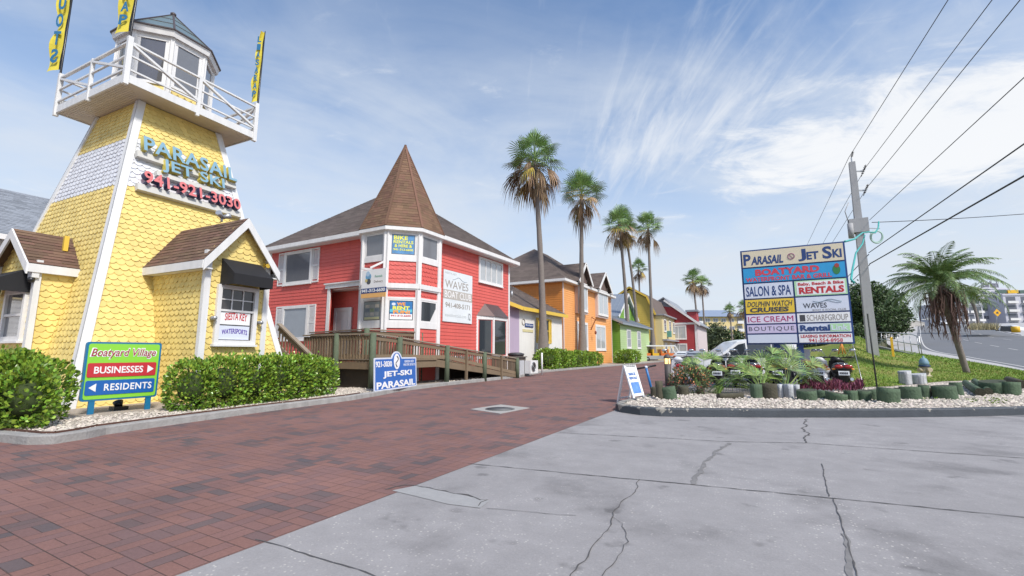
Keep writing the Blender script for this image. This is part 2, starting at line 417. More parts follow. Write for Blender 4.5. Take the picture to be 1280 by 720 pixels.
def shingles(mb, pts, course=.15, tab=.32, m=0, thick=.012):
    """courses of separate tabs over a flat roof polygon; pts[0]->pts[1] is the eave"""
    P = [Vector(p) for p in pts]
    u = (P[1] - P[0]).normalized(); nn = u.cross(P[2] - P[0]).normalized()
    if nn.z < 0: nn = -nn
    v = nn.cross(u)
    if v.z < 0: v = -v
    F = Fr(P[0], u, nn, v)
    poly = [((p - P[0]).dot(u), (p - P[0]).dot(v)) for p in P]
    mb.poly([F.p(a, b, -.004) for a, b in poly], m)
    z0 = min(p[1] for p in poly); z1 = max(p[1] for p in poly)
    k = max(1, round((z1 - z0) / course)); h = (z1 - z0) / k
    for i in range(k):
        a, b = z0 + i * h, z0 + (i + 1) * h
        ea, eb = ext(poly, a + 1e-4), ext(poly, b - 1e-4)
        if not ea or not eb: continue
        x = ea[0]
        wid = max(ea[1] - ea[0], 1e-4)
        while x < ea[1] - 1e-4:
            x2 = min(ea[1], x + tab * random.uniform(.6, 1.4))
            t0 = (x - ea[0]) / wid; t1 = (x2 - ea[0]) / wid
            y0 = eb[0] + (eb[1] - eb[0]) * t0; y1 = eb[0] + (eb[1] - eb[0]) * t1
            if (eb[0] < x < eb[1]): y0 = x
            if (eb[0] < x2 < eb[1]): y1 = x2
            g = random.uniform(.6, 1.3) * thick
            mb.poly([F.p(x, a, g), F.p(x2, a, g), F.p(y1, b, .001), F.p(y0, b, .001)], m)
            x = x2
def scales(mb, P, wfun, z0, z1, h, w, mfun, n1=.028, arc=5):
    """fish-scale shingles; P(s,z,n) is a point on the wall, wfun(z)->(smin,smax)"""
    k = max(1, round((z1 - z0) / h)); h = (z1 - z0) / k
    for i in range(k):
        a = z0 + i * h; b = a + h
        s0, s1 = wfun(a); t0, t1 = wfun(b)
        s = s0 - (w / 2 if i % 2 else 0)
        while s < s1:
            l, r = max(s, s0), min(s + w, s1)
            if r - l > .01:
                top_l = min(max(l, t0), t1); top_r = min(max(r, t0), t1)
                n = random.uniform(.8, 1.2) * n1; dz = random.uniform(-.006, .006)
                arcp = []
                for q in range(arc + 1):
                    x = l + (r - l) * q / arc; t = 2 * ((x - s) / w) - 1
                    arcp.append((x, a + dz - .055 * math.sqrt(max(0, 1 - t * t)) + .02))
                mm = mfun(a, (l + r) / 2)
                mb.poly([P(x, z, n) for x, z in arcp] + [P(top_r, b, .002), P(top_l, b, .002)], mm)
                for q in range(arc):
                    (xa, za), (xb, zb) = arcp[q], arcp[q + 1]
                    mb.poly([P(xa, za, n), P(xb, zb, n), P(xb, zb, 0), P(xa, za, 0)], mm)
            s += w

def window(parent, F, u0, u1, v0, v1, pane=None, fw=.09, mull=(0, 0), frame=None, depth=.075, name='window', shut=None, sill=True, bar_=.035):
    pane = pane or GLASS; frame = frame or WHITE2
    mb = MB()
    mb.fbox(F, u0 - fw, u0, v0 - fw, v1 + fw, .0, depth); mb.fbox(F, u1, u1 + fw, v0 - fw, v1 + fw, .0, depth)
    mb.fbox(F, u0, u1, v1, v1 + fw, .0, depth); mb.fbox(F, u0, u1, v0 - fw, v0, .0, depth)
    for i in range(mull[0]):
        u = u0 + (u1 - u0) * (i + 1) / (mull[0] + 1); mb.fbox(F, u - bar_, u + bar_, v0, v1, .03, depth - .012)
    for i in range(mull[1]):
        v = v0 + (v1 - v0) * (i + 1) / (mull[1] + 1); mb.fbox(F, u0, u1, v - bar_ * .8, v + bar_ * .8, .03, depth - .015)
    if sill: mb.fbox(F, u0 - fw - .03, u1 + fw + .03, v0 - fw - .05, v0 - fw, 0, depth + .04)
    w = mb.build(name, frame, parent)
    g = MB(); g.poly([F.p(u0, v0, .034), F.p(u1, v0, .034), F.p(u1, v1, .034), F.p(u0, v1, .034)]); g.build('pane', pane, w)
    if shut:
        for a, b in ((u0 - fw - shut - .02, u0 - fw - .02), (u1 + fw + .02, u1 + fw + shut + .02)):
            s = MB(); s.fbox(F, a, a + .06, v0 - fw, v1 + fw, .0, .055); s.fbox(F, b - .06, b, v0 - fw, v1 + fw, .0, .055)
            for z in (v0 - fw, (v0 + v1) / 2 - .05, v1 + fw - .08): s.fbox(F, a + .06, b - .06, z, z + .08, 0, .053)
            zz = v0
            while zz < v1:
                s.poly([F.p(a + .06, zz, .045), F.p(b - .06, zz, .045), F.p(b - .06, zz + .05, .02), F.p(a + .06, zz + .05, .02)]); zz += .05
            s.build('shutter', frame, parent)
    return w

_fonts = {}
def text(s, F, u0, u1, v0, v1, mat, parent=None, bold=.012, n0=.0, depth=.004, shear=0., name='lettering', space=1., back=None, mirror=False, arch=0.):
    cu = bpy.data.curves.new('t', 'FONT'); cu.body = s; cu.size = 1; cu.extrude = .5; cu.offset = bold; cu.space_character = space; cu.align_x = 'CENTER'
    cu.resolution_u = 3
    to = bpy.data.objects.new('t', cu)
    me = bpy.data.meshes.new_from_object(to)
    xs = [v.co.x for v in me.vertices]; ys = [v.co.y for v in me.vertices]
    ax, bx, ay, by = min(xs), max(xs), min(ys), max(ys)
    off, rz = LOC[parent] if parent is not None else ((0, 0, 0), 0)
    c, n = math.cos(-rz), math.sin(-rz); H = v1 - v0
    for v in me.vertices:
        a = (v.co.x - ax) / (bx - ax)
        if mirror: a = 1 - a
        b = (v.co.y - ay) / (by - ay)
        q = F.p(u0 + (u1 - u0) * a + shear * (b - .5) * H, v0 + H * b + arch * H * (1 - (2 * a - 1) ** 2), n0 + (.0 if v.co.z < 0 else depth)) - Vector(off)
        v.co = (q.x * c - q.y * n, q.x * n + q.y * c, q.z)
    me.materials.clear(); me.materials.append(mat)
    if back: me.materials.append(back)
    if back:
        for p in me.polygons:
            if abs(p.normal.dot(Vector((F.n.x * c - F.n.y * n, F.n.x * n + F.n.y * c, F.n.z)))) < .5: p.material_index = 1
    o = bpy.data.objects.new(name, me); COL.objects.link(o)
    bpy.data.objects.remove(to); bpy.data.curves.remove(cu)
    if parent is not None: o.parent = parent; LOC[o] = LOC[parent]
    return o

def rnd(a, b): return random.uniform(a, b)
def rvec():
    while True:
        v = Vector((rnd(-1, 1), rnd(-1, 1), rnd(-1, 1)))
        if .05 < v.length < 1: return v.normalized()

def leaf(mb, p, d, up, L, Wd, m=0):
    """one obovate leaf, folded a little along the midrib"""
    d = d.normalized(); s = d.cross(up)
    if s.length < .05: s = d.cross(Vector((1, 0, 0)))
    s.normalize(); k = s.cross(d) * (Wd * .18)
    a = p; b = p + d * L * .55; c = p + d * L
    mb.poly([a, b - s * Wd * .5 + k, p + d * L * .9 - s * Wd * .3 + k * .6, c, b], m)
    i = len(mb.v)
    mb.v += [tuple(p + d * L * .9 + s * Wd * .3 + k * .6), tuple(b + s * Wd * .5 + k)]
    base = i - 5
    mb.f.append((base + 4, base + 3, i, i + 1, base)); mb.m.append(m); mb.smooth.append(False)

# ------------------------------------------------------------------ ground, road, apron
def sheet(name, pts, mat, z=0.0):
    mb = MB(); mb.poly([(p[0], p[1], z if len(p) < 3 else p[2]) for p in pts]); return struct(mb.build(name, mat))
def brick_mat():
    m = bpy.data.materials.new('brick_paving'); m.use_nodes = True; nt = m.node_tree; N = nt.nodes; L = nt.links
    b = N['Principled BSDF']; tc = N.new('ShaderNodeTexCoord')
    def mt(op, x, y=0.0, z=0.0):
        n = N.new('ShaderNodeMath'); n.operation = op
        for i, q in enumerate((x, y, z)):
            if isinstance(q, (int, float)): n.inputs[i].default_value = q
            else: L.new(q, n.inputs[i])
        return n.outputs[0]
    # slight wander so that the courses are not ruler-straight
    wn = N.new('ShaderNodeTexNoise'); wn.inputs['Scale'].default_value = .35; L.new(tc.outputs['Object'], wn.inputs['Vector'])
    s = N.new('ShaderNodeSeparateXYZ'); L.new(tc.outputs['Object'], s.inputs[0])
    cs_ = .215                       # basketweave: squares of two bricks, turned alternately
    y = mt('ADD', s.outputs[1], mt('MULTIPLY', wn.outputs[0], .045)); x = mt('ADD', s.outputs[0], mt('MULTIPLY', wn.outputs[0], .04))
    xi, yi = mt('DIVIDE', x, cs_), mt('DIVIDE', y, cs_)
    ci, cj = mt('FLOOR', xi), mt('FLOOR', yi); gx, gy = mt('SUBTRACT', xi, ci), mt('SUBTRACT', yi, cj)
    par = mt('ABSOLUTE', mt('MODULO', mt('ADD', ci, cj), 2.0)); npar = mt('SUBTRACT', 1.0, par)
    sub = mt('ADD', mt('MULTIPLY', par, mt('GREATER_THAN', gx, .5)), mt('MULTIPLY', npar, mt('GREATER_THAN', gy, .5)))
    colm = mt('ADD', mt('MULTIPLY', ci, 2.0), mt('MULTIPLY', par, sub)); row = mt('ADD', mt('MULTIPLY', cj, 2.0), mt('MULTIPLY', npar, sub))
    ex = mt('MINIMUM', gx, mt('SUBTRACT', 1.0, gx)); ey = mt('MINIMUM', gy, mt('SUBTRACT', 1.0, gy))
    mid_ = mt('ADD', mt('MULTIPLY', par, mt('ABSOLUTE', mt('SUBTRACT', gx, .5))), mt('MULTIPLY', npar, mt('ABSOLUTE', mt('SUBTRACT', gy, .5))))
    e = mt('MULTIPLY', mt('MINIMUM', mt('MINIMUM', ex, ey), mt('ADD', mid_, .004)), cs_)
    jr = N.new('ShaderNodeMapRange'); jr.interpolation_type = 'SMOOTHSTEP'; L.new(e, jr.inputs[0]); jr.inputs[1].default_value = .0005; jr.inputs[2].default_value = .0048
    cv = N.new('ShaderNodeCombineXYZ'); L.new(colm, cv.inputs[0]); L.new(row, cv.inputs[1])
    wh = N.new('ShaderNodeTexWhiteNoise'); wh.noise_dimensions = '2D'; L.new(cv.outputs[0], wh.inputs['Vector'])
    cl = N.new('ShaderNodeTexNoise'); cl.inputs['Scale'].default_value = .19; cl.inputs['Detail'].default_value = 4; L.new(cv.outputs[0], cl.inputs['Vector'])
    k = mt('ADD', mt('MULTIPLY', wh.outputs[0], .42), mt('MULTIPLY', cl.outputs[0], 1.15))
    rp = N.new('ShaderNodeValToRGB'); L.new(mt('SUBTRACT', k, .3), rp.inputs[0])
    el = rp.color_ramp.elements
    el[0].position = .0; el[0].color = (.212, .110, .090, 1); el[1].position = .86; el[1].color = (.078, .066, .070, 1)
    for p_, c_ in ((.25, (.20, .104, .086, 1)), (.46, (.178, .095, .082, 1)), (.60, (.150, .086, .080, 1)), (.70, (.105, .074, .072, 1))):
        q = el.new(p_); q.color = c_
    n2 = N.new('ShaderNodeTexNoise'); n2.inputs['Scale'].default_value = .55; n2.inputs['Detail'].default_value = 9; n2.inputs['Roughness'].default_value = .7; L.new(tc.outputs['Object'], n2.inputs['Vector'])
    n3 = N.new('ShaderNodeTexNoise'); n3.inputs['Scale'].default_value = 55; n3.inputs['Detail'].default_value = 4; L.new(tc.outputs['Object'], n3.inputs['Vector'])
    hs = N.new('ShaderNodeHueSaturation'); L.new(rp.outputs[0], hs.inputs['Color'])
    L.new(mt('ADD', .32, mt('ADD', mt('MULTIPLY', n2.outputs[0], 1.0), mt('ADD', mt('MULTIPLY', n3.outputs[0], .5), mt('MULTIPLY', wh.outputs[0], .22)))), hs.inputs['Value'])
    mx = N.new('ShaderNodeMix'); mx.data_type = 'RGBA'; jn = N.new('ShaderNodeTexNoise'); jn.inputs['Scale'].default_value = 2.6; jn.inputs['Detail'].default_value = 5; L.new(tc.outputs['Object'], jn.inputs['Vector']); js = N.new('ShaderNodeMapRange'); L.new(jn.outputs[0], js.inputs[0]); js.inputs[1].default_value = .35; js.inputs[2].default_value = .65; js.inputs[3].default_value = .15; js.inputs[4].default_value = 1.0
    L.new(mt('SUBTRACT', 1.0, mt('MULTIPLY', mt('SUBTRACT', 1.0, jr.outputs[0]), js.outputs[0])), mx.inputs[0]); mx.inputs[6].default_value = (.075, .055, .048, 1); L.new(hs.outputs[0], mx.inputs[7])
    L.new(mx.outputs[2], b.inputs['Base Color']); b.inputs['Roughness'].default_value = .82; b.inputs['Specular IOR Level'].default_value = .35
    bp = N.new('ShaderNodeBump'); bp.inputs['Distance'].default_value = .006; bp.inputs['Strength'].default_value = .9
    L.new(mt('ADD', jr.outputs[0], mt('ADD', mt('MULTIPLY', wh.outputs[0], .5), mt('MULTIPLY', n3.outputs[0], .4))), bp.inputs['Height']); L.new(bp.outputs[0], b.inputs['Normal'])
    return m
def apron_mat():
    m = bpy.data.materials.new('worn_concrete'); m.use_nodes = True; nt = m.node_tree; N = nt.nodes; L = nt.links
    b = N['Principled BSDF']; tc = N.new('ShaderNodeTexCoord')
    def mt(op, x, y=0.0):
        n = N.new('ShaderNodeMath'); n.operation = op
        for i, q in enumerate((x, y)):
            if isinstance(q, (int, float)): n.inputs[i].default_value = q
            else: L.new(q, n.inputs[i])
        return n.outputs[0]
    def ns(scl, det=6, ro=.6, off=0):
        mp = N.new('ShaderNodeMapping'); mp.inputs[1].default_value = (off, off, 0); L.new(tc.outputs['Object'], mp.inputs[0])
        n = N.new('ShaderNodeTexNoise'); n.inputs['Scale'].default_value = scl; n.inputs['Detail'].default_value = det; n.inputs['Roughness'].default_value = ro
        L.new(mp.outputs[0], n.inputs['Vector']); return n.outputs[0]
    def ss(x, a, c):
        n = N.new('ShaderNodeMapRange'); n.interpolation_type = 'SMOOTHSTEP'; L.new(x, n.inputs[0]); n.inputs[1].default_value = a; n.inputs[2].default_value = c; return n.outputs[0]
    big = ns(.35, 8, .62); mid = ns(3.5, 8, .7, 5); fine = ns(60, 6, .8); stain = ns(.9, 5, .6, 20)
    vo = N.new('ShaderNodeTexVoronoi'); vo.inputs['Scale'].default_value = 48; vo.inputs['Randomness'].default_value = 1; L.new(tc.outputs['Object'], vo.inputs['Vector'])
    vw = N.new('ShaderNodeSeparateColor'); L.new(vo.outputs['Color'], vw.inputs[0])
    fleck = mt('MULTIPLY', mt('MULTIPLY', ss(vw.outputs[0], .80, .86), mt('SUBTRACT', 1.0, ss(vo.outputs['Distance'], .25, .45))), ss(mid, .40, .58))
    fleck = mt('MULTIPLY', fleck, mt('ADD', .25, mt('MULTIPLY', ss(big, .42, .6), .75)))
    v = mt('ADD', .22, mt('ADD', mt('MULTIPLY', big, .6), mt('ADD', mt('MULTIPLY', mid, .5), mt('MULTIPLY', fine, .6))))
    v = mt('SUBTRACT', v, mt('ADD', mt('MULTIPLY', ss(stain, .52, .72), .30), mt('MULTIPLY', ss(ns(2.3, 3, .5, 40), .64, .73), .32)))
    hs = N.new('ShaderNodeHueSaturation'); hs.inputs['Color'].default_value = (.272, .260, .258, 1); L.new(v, hs.inputs['Value'])
    mx = N.new('ShaderNodeMix'); mx.data_type = 'RGBA'; L.new(fleck, mx.inputs[0]); L.new(hs.outputs[0], mx.inputs[6]); mx.inputs[7].default_value = (.52, .49, .45, 1)
    L.new(mx.outputs[2], b.inputs['Base Color']); b.inputs['Roughness'].default_value = .8; b.inputs['Specular IOR Level'].default_value = .35
    bp = N.new('ShaderNodeBump'); bp.inputs['Distance'].default_value = .006; bp.inputs['Strength'].default_value = .7
    L.new(mt('ADD', mt('MULTIPLY', fine, .8), mt('MULTIPLY', mid, 1.2)), bp.inputs['Height']); L.new(bp.outputs[0], b.inputs['Normal'])
    return m
APRON = apron_mat()
EDGE = -3.02
sheet('ground', [(-1500, -1500), (1500, -1500), (1500, 1500), (-1500, 1500)], GROUNDM, -.06)
sheet('brick_road', [(-60, -30), (EDGE, -30), (EDGE, 130), (-60, 130)], brick_mat(), 0)
sheet('concrete_apron', [(EDGE, -30), (60, -30), (60, 16), (EDGE, 16)], APRON, -.001)
sheet('parking_lot', [(EDGE + .3, 13), (34, 13), (34, 95), (EDGE + .3, 95)], LOT, .004)
def ribbon(mb, pts, w, jag=.0, z=.004):
    P = [Vector(p) for p in pts]; Q = []
    for a, b in zip(P, P[1:]):
        k = max(1, int((b - a).length / .06))
        for i in range(k): Q.append(a.lerp(b, i / k))
    Q.append(P[-1])
    s = 0; off = 0
    pr = None
    for i, p in enumerate(Q):
        d = (Q[min(i + 1, len(Q) - 1)] - Q[max(i - 1, 0)]).normalized(); n = Vector((-d.y, d.x, 0))
        off = off * .75 + rnd(-jag, jag) * 1.5; ww = w * rnd(.45, 1.3)
        c = p + n * off
        cur = (c - n * ww / 2, c + n * ww / 2)
        if pr: mb.poly([(pr[0].x, pr[0].y, z), (cur[0].x, cur[0].y, z), (cur[1].x, cur[1].y, z), (pr[1].x, pr[1].y, z)])
        pr = cur
CRACK = M('crack_filler', (.088, .084, .082), .9, .2, 9)
CRACKS = M('crack_stain', (.185, .178, .174), .9, .3, 9)
ck = MB()
def gp(*uv): return [G(u, v) for u, v in uv]
ribbon(ck, gp((700, 541), (908, 552), (1010, 554), (1280, 573), (1500, 592)), .016, .006)
ribbon(ck, gp((585, 579.5), (785, 599), (864, 606), (1038, 623), (1280, 647), (1500, 672)), .015, .005)
ribbon(ck, gp((1041, 623), (1055, 662), (1072, 720), (1090, 780)), .009, .004)
ribbon(ck, gp((318, 675), (380, 692), (465, 720), (560, 752)), .009, .005)
ribbon(ck, gp((802, 600), (791, 620), (772, 634), (765, 645), (751, 671), (730, 695), (712, 718), (690, 760)), .008, .012)
ribbon(ck, gp((766, 646), (778, 655), (785, 667), (787, 678), (768, 700), (750, 720)), .005, .012)
ribbon(ck, gp((1010, 524), (1003, 536), (1011, 544), (1002, 553)), .02, .02)
ribbon(ck, gp((1026, 580), (1034, 603), (1038, 621)), .009, .005)
ribbon(ck, gp((484, 613), (505, 606), (545, 611), (612, 625), (600, 633)), .016, .02)
ribbon(ck, gp((608, 636), (660, 642), (720, 644)), .006, .01)
struct(ck.build('pavement_cracks', CRACK))
cs = MB(); ribbon(cs, gp((914, 554), (893, 566), (880, 580), (866, 606)), .05, .012, z=.003)
ribbon(cs, gp((1056, 668), (1063, 700), (1070, 735)), .03, .008, z=.003)
struct(cs.build('pavement_stains', CRACKS))
pt = MB(); pt.poly([tuple(G(u, v, .003)) for u, v in ((490, 613), (520, 607), (612, 626), (600, 635), (560, 630))]); struct(pt.build('concrete_patch', M('patch_concrete', (.33, .325, .32), .85, .15, 9, .5, 90)))

# kerbs and beds
def kerb(pts, w, h, mats, name, inner=1, bev=.02):
    mb = MB(); P = [Vector((p[0], p[1], 0)) for p in pts]; rows = []
    for i, p in enumerate(P):
        d = ((P[min(i + 1, len(P) - 1)] - p).normalized() + (p - P[max(i - 1, 0)]).normalized()).normalized(); n = Vector((-d.y, d.x, 0)) * inner
        rows.append([p, p + Vector((0, 0, h - bev)) + n * .01, p + n * (bev + .01) + Vector((0, 0, h)), p + n * w + Vector((0, 0, h)), p + n * w])
    for a, b in zip(rows, rows[1:]):
        for j in range(4): mb.poly([a[j], b[j], b[j + 1], a[j + 1]])
    return struct(mb.build(name, mats)), [r[3] for r in rows]
def fine(pts, step=.35):
    out = []
    for a, b in zip(pts, pts[1:]):
        a = Vector((a[0], a[1], 0)); b = Vector((b[0], b[1], 0)); k = max(1, int((b - a).length / step))
        out += [a.lerp(b, i / k) for i in range(k)]
    out.append(Vector((pts[-1][0], pts[-1][1], 0))); return out
LK = [(-14.5, 1.1), (-11.5, 1.85), (-9.54, 2.31), (-8.95, 2.42), (-8.70, 2.62), (-8.80, 3.0), (-9.0, 3.3), (-9.2, 4.35), (-9.48, 6.15), (-9.72, 8.67), (-10.1, 10.1), (-10.55, 11.4), (-10.9, 14.4), (-11.05, 18), (-11.2, 21), (-12.7, 27), (-12.85, 37), (-12.9, 60), (-13, 100)]
_, lin = kerb(fine(LK), .16, .125, KERB, 'kerb', 1)
mb = MB(); mb.poly([(p.x, p.y, .095) for p in lin] + [(-60, 100, .095), (-60, -14, .095)]); struct(mb.build('planting_bed', STONEBED))
# rusty edging strip just inside the kerb, by the sign
rb = MB(); pts = [p for p in lin if p.y < 9.5 and p.x > -12]
for a, b in zip(pts, pts[1:]):
    da = (b - a).normalized(); n = Vector((-da.y, da.x, 0))
    rb.hexa([(a + n * .01).to_tuple()[:2] + (.09,), (b + n * .01).to_tuple()[:2] + (.09,), (b + n * .035).to_tuple()[:2] + (.09,), (a + n * .035).to_tuple()[:2] + (.09,),
             (a + n * .01).to_tuple()[:2] + (.15,), (b + n * .01).to_tuple()[:2] + (.15,), (b + n * .035).to_tuple()[:2] + (.15,), (a + n * .035).to_tuple()[:2] + (.15,)])
struct(rb.build('bed_edging', RUST))
IK = [(-2.2, 16.2), (-2.75, 13.5), (-3.0, 11.4), (-3.08, 10.6), (-3.02, 10.1), (-2.80, 9.78), (-2.35, 9.55), (-1.95, 9.56), (-1.6, 9.69), (-.09, 10.41), (1.82, 11.47), (3.22, 12.38), (4.42, 13.32), (6.0, 14.6), (8.5, 16.8), (11, 19.3)]
ik, iin = kerb(fine(IK, .2), .17, .155, [KERBB], 'island_kerb', 1)
mb = MB(); mb.poly([(p.x, p.y, .125) for p in iin] + [(13, 30, .125), (8.2, 27.4, .125), (6.0, 24.9, .125), (3.2, 20.2, .125), (2.2, 18.9, .125), (1.6, 16.4, .125), (-1.9, 16.2, .125)]); struct(mb.build('island_bed', STONEBED))

def inpoly(x, y, P):
    c = False; j = len(P) - 1
    for i in range(len(P)):
        if (P[i][1] > y) != (P[j][1] > y) and x < (P[j][0] - P[i][0]) * (y - P[i][1]) / (P[j][1] - P[i][1]) + P[i][0]: c = not c
        j = i
    return c
def stones(name, n, P, z, r0, r1, zf=None, keep=None):
    mb = MB(); xs = [p[0] for p in P]; ys = [p[1] for p in P]; k = 0
    while k < n:
        x, y = rnd(min(xs), max(xs)), rnd(min(ys), max(ys))
        if not inpoly(x, y, P): k += .25; continue
        k += 1
        r = rnd(r0, r1); zz = (zf(x, y) if zf else z) + r * rnd(-.1, .45)
        a = rnd(0, 6.28); c, s = math.cos(a), math.sin(a); i = len(mb.v)
        rx, ry, rz = r * rnd(.8, 1.4), r * rnd(.7, 1), r * rnd(.5, .9)
        for (u, v, w) in ((1, 0, 0), (.35, .9, .1), (-.6, .75, -.1), (-1, -.1, 0), (-.4, -.9, .1), (.6, -.75, 0), (.25, .2, 1), (-.3, -.15, .9)):
            mb.v.append((x + (u * rx * c - v * ry * s), y + (u * rx * s + v * ry * c), zz + w * rz))
        for f in ((0, 1, 6), (1, 2, 6), (2, 7, 6), (2, 3, 7), (3, 4, 7), (4, 6, 7), (4, 5, 6), (5, 0, 6)):
            mb.f.append(tuple(i + q for q in f)); mb.m.append(0); mb.smooth.append(True)
    return struct(mb.build(name, STONE), 'stuff')
stones('gravel', 9000, [(-9.4, 2.45), (-8.95, 2.6), (-9.1, 3.3), (-9.38, 4.4), (-9.66, 6.2), (-9.9, 8.7), (-10.7, 11.3), (-11.1, 12.3), (-12.5, 11.5), (-11.2, 8), (-10.7, 5), (-10.9, 3), (-10.6, 2.3)], .10, .013, .033)
stones('gravel', 19000, [(-2.85, 10.3), (-2.3, 9.78), (-1.65, 9.92), (-.15, 10.62), (1.75, 11.7), (3.1, 12.6), (4.3, 13.5), (6.6, 15.6), (9.5, 18.2), (10.5, 24), (8.3, 26.2), (6.1, 23.9), (3.4, 19.2), (2.4, 18.2), (1.2, 15.2), (0, 13.7), (-2.4, 13.4), (-2.85, 11.5)], .13, .018, .042)
stones('gravel', 2200, [(-11.2, 14.5), (-11.25, 18), (-11.4, 21), (-12.9, 27.5), (-13.1, 33), (-15.3, 33), (-15.3, 26), (-13.5, 22), (-12, 18), (-12, 14.5)], .10, .025, .05)

# ------------------------------------------------------------------ lighthouse-shaped ticket tower
TC = (-16.24, 6.39, 0); TT = .065
def build_tower():
    t = thing('lighthouse_tower', 'yellow shingled lighthouse-shaped tower with white band, railed gallery and glass lantern room', 'tower', TC, TT)
    c, s = math.cos(TT), math.sin(TT)
    def Wd(x, y, z): return (TC[0] + x * c - y * s, TC[1] + x * s + y * c, z)
    ax, ay, bx, by, ht, top = 3.371, 2.673, 1.203, 1.144, 8.116, 8.30
    def hx(z): return ax + (bx - ax) * z / ht
    def hy(z): return ay + (by - ay) * z / ht
    core = MB(); core.hexa([Wd(-ax, -ay, 0), Wd(ax, -ay, 0), Wd(ax, ay, 0), Wd(-ax, ay, 0), Wd(-hx(top), -hy(top), top), Wd(hx(top), -hy(top), top), Wd(hx(top), hy(top), top), Wd(-hx(top), hy(top), top)])
    def mf(z, s_): return 1 if 5.48 < z < 7.0 else 0
    sx, sy = ax - bx, ay - by
    nx = Vector((ht, 0, sx)).normalized(); ny = Vector((0, -ht, sy)).normalized()
    PXp = lambda q, z, n: Wd(hx(z) + nx.x * n, q, z + nx.z * n)
    PYm = lambda q, z, n: Wd(q, -hy(z) + ny.y * n, z + ny.z * n)
    PXm = lambda q, z, n: Wd(-hx(z) - nx.x * n, -q, z + nx.z * n)
    PYp = lambda q, z, n: Wd(-q, hy(z) - ny.y * n, z + ny.z * n)
    for P, h in ((PXp, hy), (PYm, hx), (PXm, hy), (PYp, hx)):
        scales(core, P, lambda z, h=h: (-h(z), h(z)), .02, top, .135, .185, mf, n1=.022)
    core.build('wall', [YEL, YWHITE], t)
    for i, j in ((1, -1), (1, 1), (-1, -1), (-1, 1)):
        mb = MB()
        for d0, d1, e0, e1 in ((-.13, .055, .0, .055), (.0, .05, -.13, .055)):
            p = []
            for z in (0, top):
                X, Y = hx(z), hy(z)
                p += [Wd(i * (X + d0), j * (Y + e0), z), Wd(i * (X + d1), j * (Y + e0), z), Wd(i * (X + d1), j * (Y + e1), z), Wd(i * (X + d0), j * (Y + e1), z)]
            mb.hexa(p)
        mb.build('corner_trim', WHITE, t)
    # gallery
    dx, dy = 1.92, 1.824
    mb = MB(); mb.hexa([Wd(-dx + .03, -dy + .03, 8.34), Wd(dx - .03, -dy + .03, 8.34), Wd(dx - .03, dy - .03, 8.34), Wd(-dx + .03, dy - .03, 8.34)] + [Wd(-dx + .03, -dy + .03, 8.5), Wd(dx - .03, -dy + .03, 8.5), Wd(dx - .03, dy - .03, 8.5), Wd(-dx + .03, dy - .03, 8.5)])
    deck = mb.build('gallery_deck', M('gap_shadowed_board', (.16, .13, .10), .8, .1), t)
    mb = MB()
    for (x0, x1, y0, y1) in ((-dx, dx, -dy, -dy + .04), (-dx, dx, dy - .04, dy), (-dx, -dx + .04, -dy + .04, dy - .04), (dx - .04, dx, -dy + .04, dy - .04)):
        mb.hexa([Wd(x0, y0, 8.30), Wd(x1, y0, 8.30), Wd(x1, y1, 8.30), Wd(x0, y1, 8.30), Wd(x0, y0, 8.52), Wd(x1, y0, 8.52), Wd(x1, y1, 8.52), Wd(x0, y1, 8.52)])
    mb.build('fascia', WHITE, deck)
    mb = MB(); n = 11       # soffit boards run along each side and meet at mitres
    tx, ty = hx(top) - .02, hy(top) - .02
    for side in range(4):
        for k in range(n):
            f0, f1 = k / n, (k + .86) / n
            def ring(f, e):
                X, Y = tx + (dx - .045 - tx) * f, ty + (dy - .045 - ty) * f
                return [(-X, -Y), (X, -Y), (X, Y), (-X, Y)][e]
            p = [ring(f0, side), ring(f0, (side + 1) % 4), ring(f1, (side + 1) % 4), ring(f1, side)]
            mb.hexa([Wd(a, b, 8.32) for a, b in p] + [Wd(a, b, 8.335) for a, b in p])
    mb.build('soffit', SOFFIT, deck)
    # railing
    corners = [(dx - .02, -dy + .02), (dx - .02, dy - .02), (-dx + .02, dy - .02), (-dx + .02, -dy + .02)]
    for k in range(4):
        a = corners[k]; b = corners[(k + 1) % 4]; m_ = ((a[0] + b[0]) / 2, (a[1] + b[1]) / 2)
        for q, w in ((a, .115), (m_, .085)):
            mb = MB(); mb.bar(Wd(q[0], q[1], 8.22), Wd(q[0], q[1], 9.56 if w > .1 else 9.48), w)
            mb.build('post', WHITE, t)
        for p, q, st in ((a, m_, 0), (m_, b, 0)):
            mb = MB()
            for z in (8.66, 9.05, 9.42): mb.bar(Wd(p[0], p[1], z), Wd(q[0], q[1], z), .05 if z < 9.3 else .08, .045)
            mb.build('rail', WHITE, t)
            mb = MB(); lo, hi = 8.68, 9.40
            if k in (0, 2): mb.bar(Wd(p[0], p[1], hi), Wd(q[0], q[1], lo), .085, .06)
            else: mb.bar(Wd(p[0], p[1], hi), Wd(q[0], q[1], lo), .085, .06)
            mb.build('brace', WHITE, t)
    # lantern room
    rw = 1.2
    def oc(r, k, z): a = R(22.5 + 45 * k); return Vector(Wd(r * math.cos(a), r * math.sin(a), z))
    for k in range(8):
        a, b = oc(rw, k, 8.5), oc(rw, k + 1, 8.5); mid = (a + b) / 2
        nrm = (mid - Vector(Wd(0, 0, 8.5))).normalized(); F = Fr(a, b - a, nrm); L_ = (b - a).length
        mb = MB(); mb.fbox(F, 0, L_, 0, 2.25, -.1, 0); 
        scales(mb, lambda q, z, n: F.p(q, z, n), lambda z: (0, L_), .02, .62, .15, .19, lambda z, q: 1, n1=.025)
        w = mb.build('lantern_wall', [WHITE2, YEL], t)
        mb = MB()
        for u in (0, L_): mb.fbox(F, u - .07, u + .07, 0, 2.25, -.02, .055)
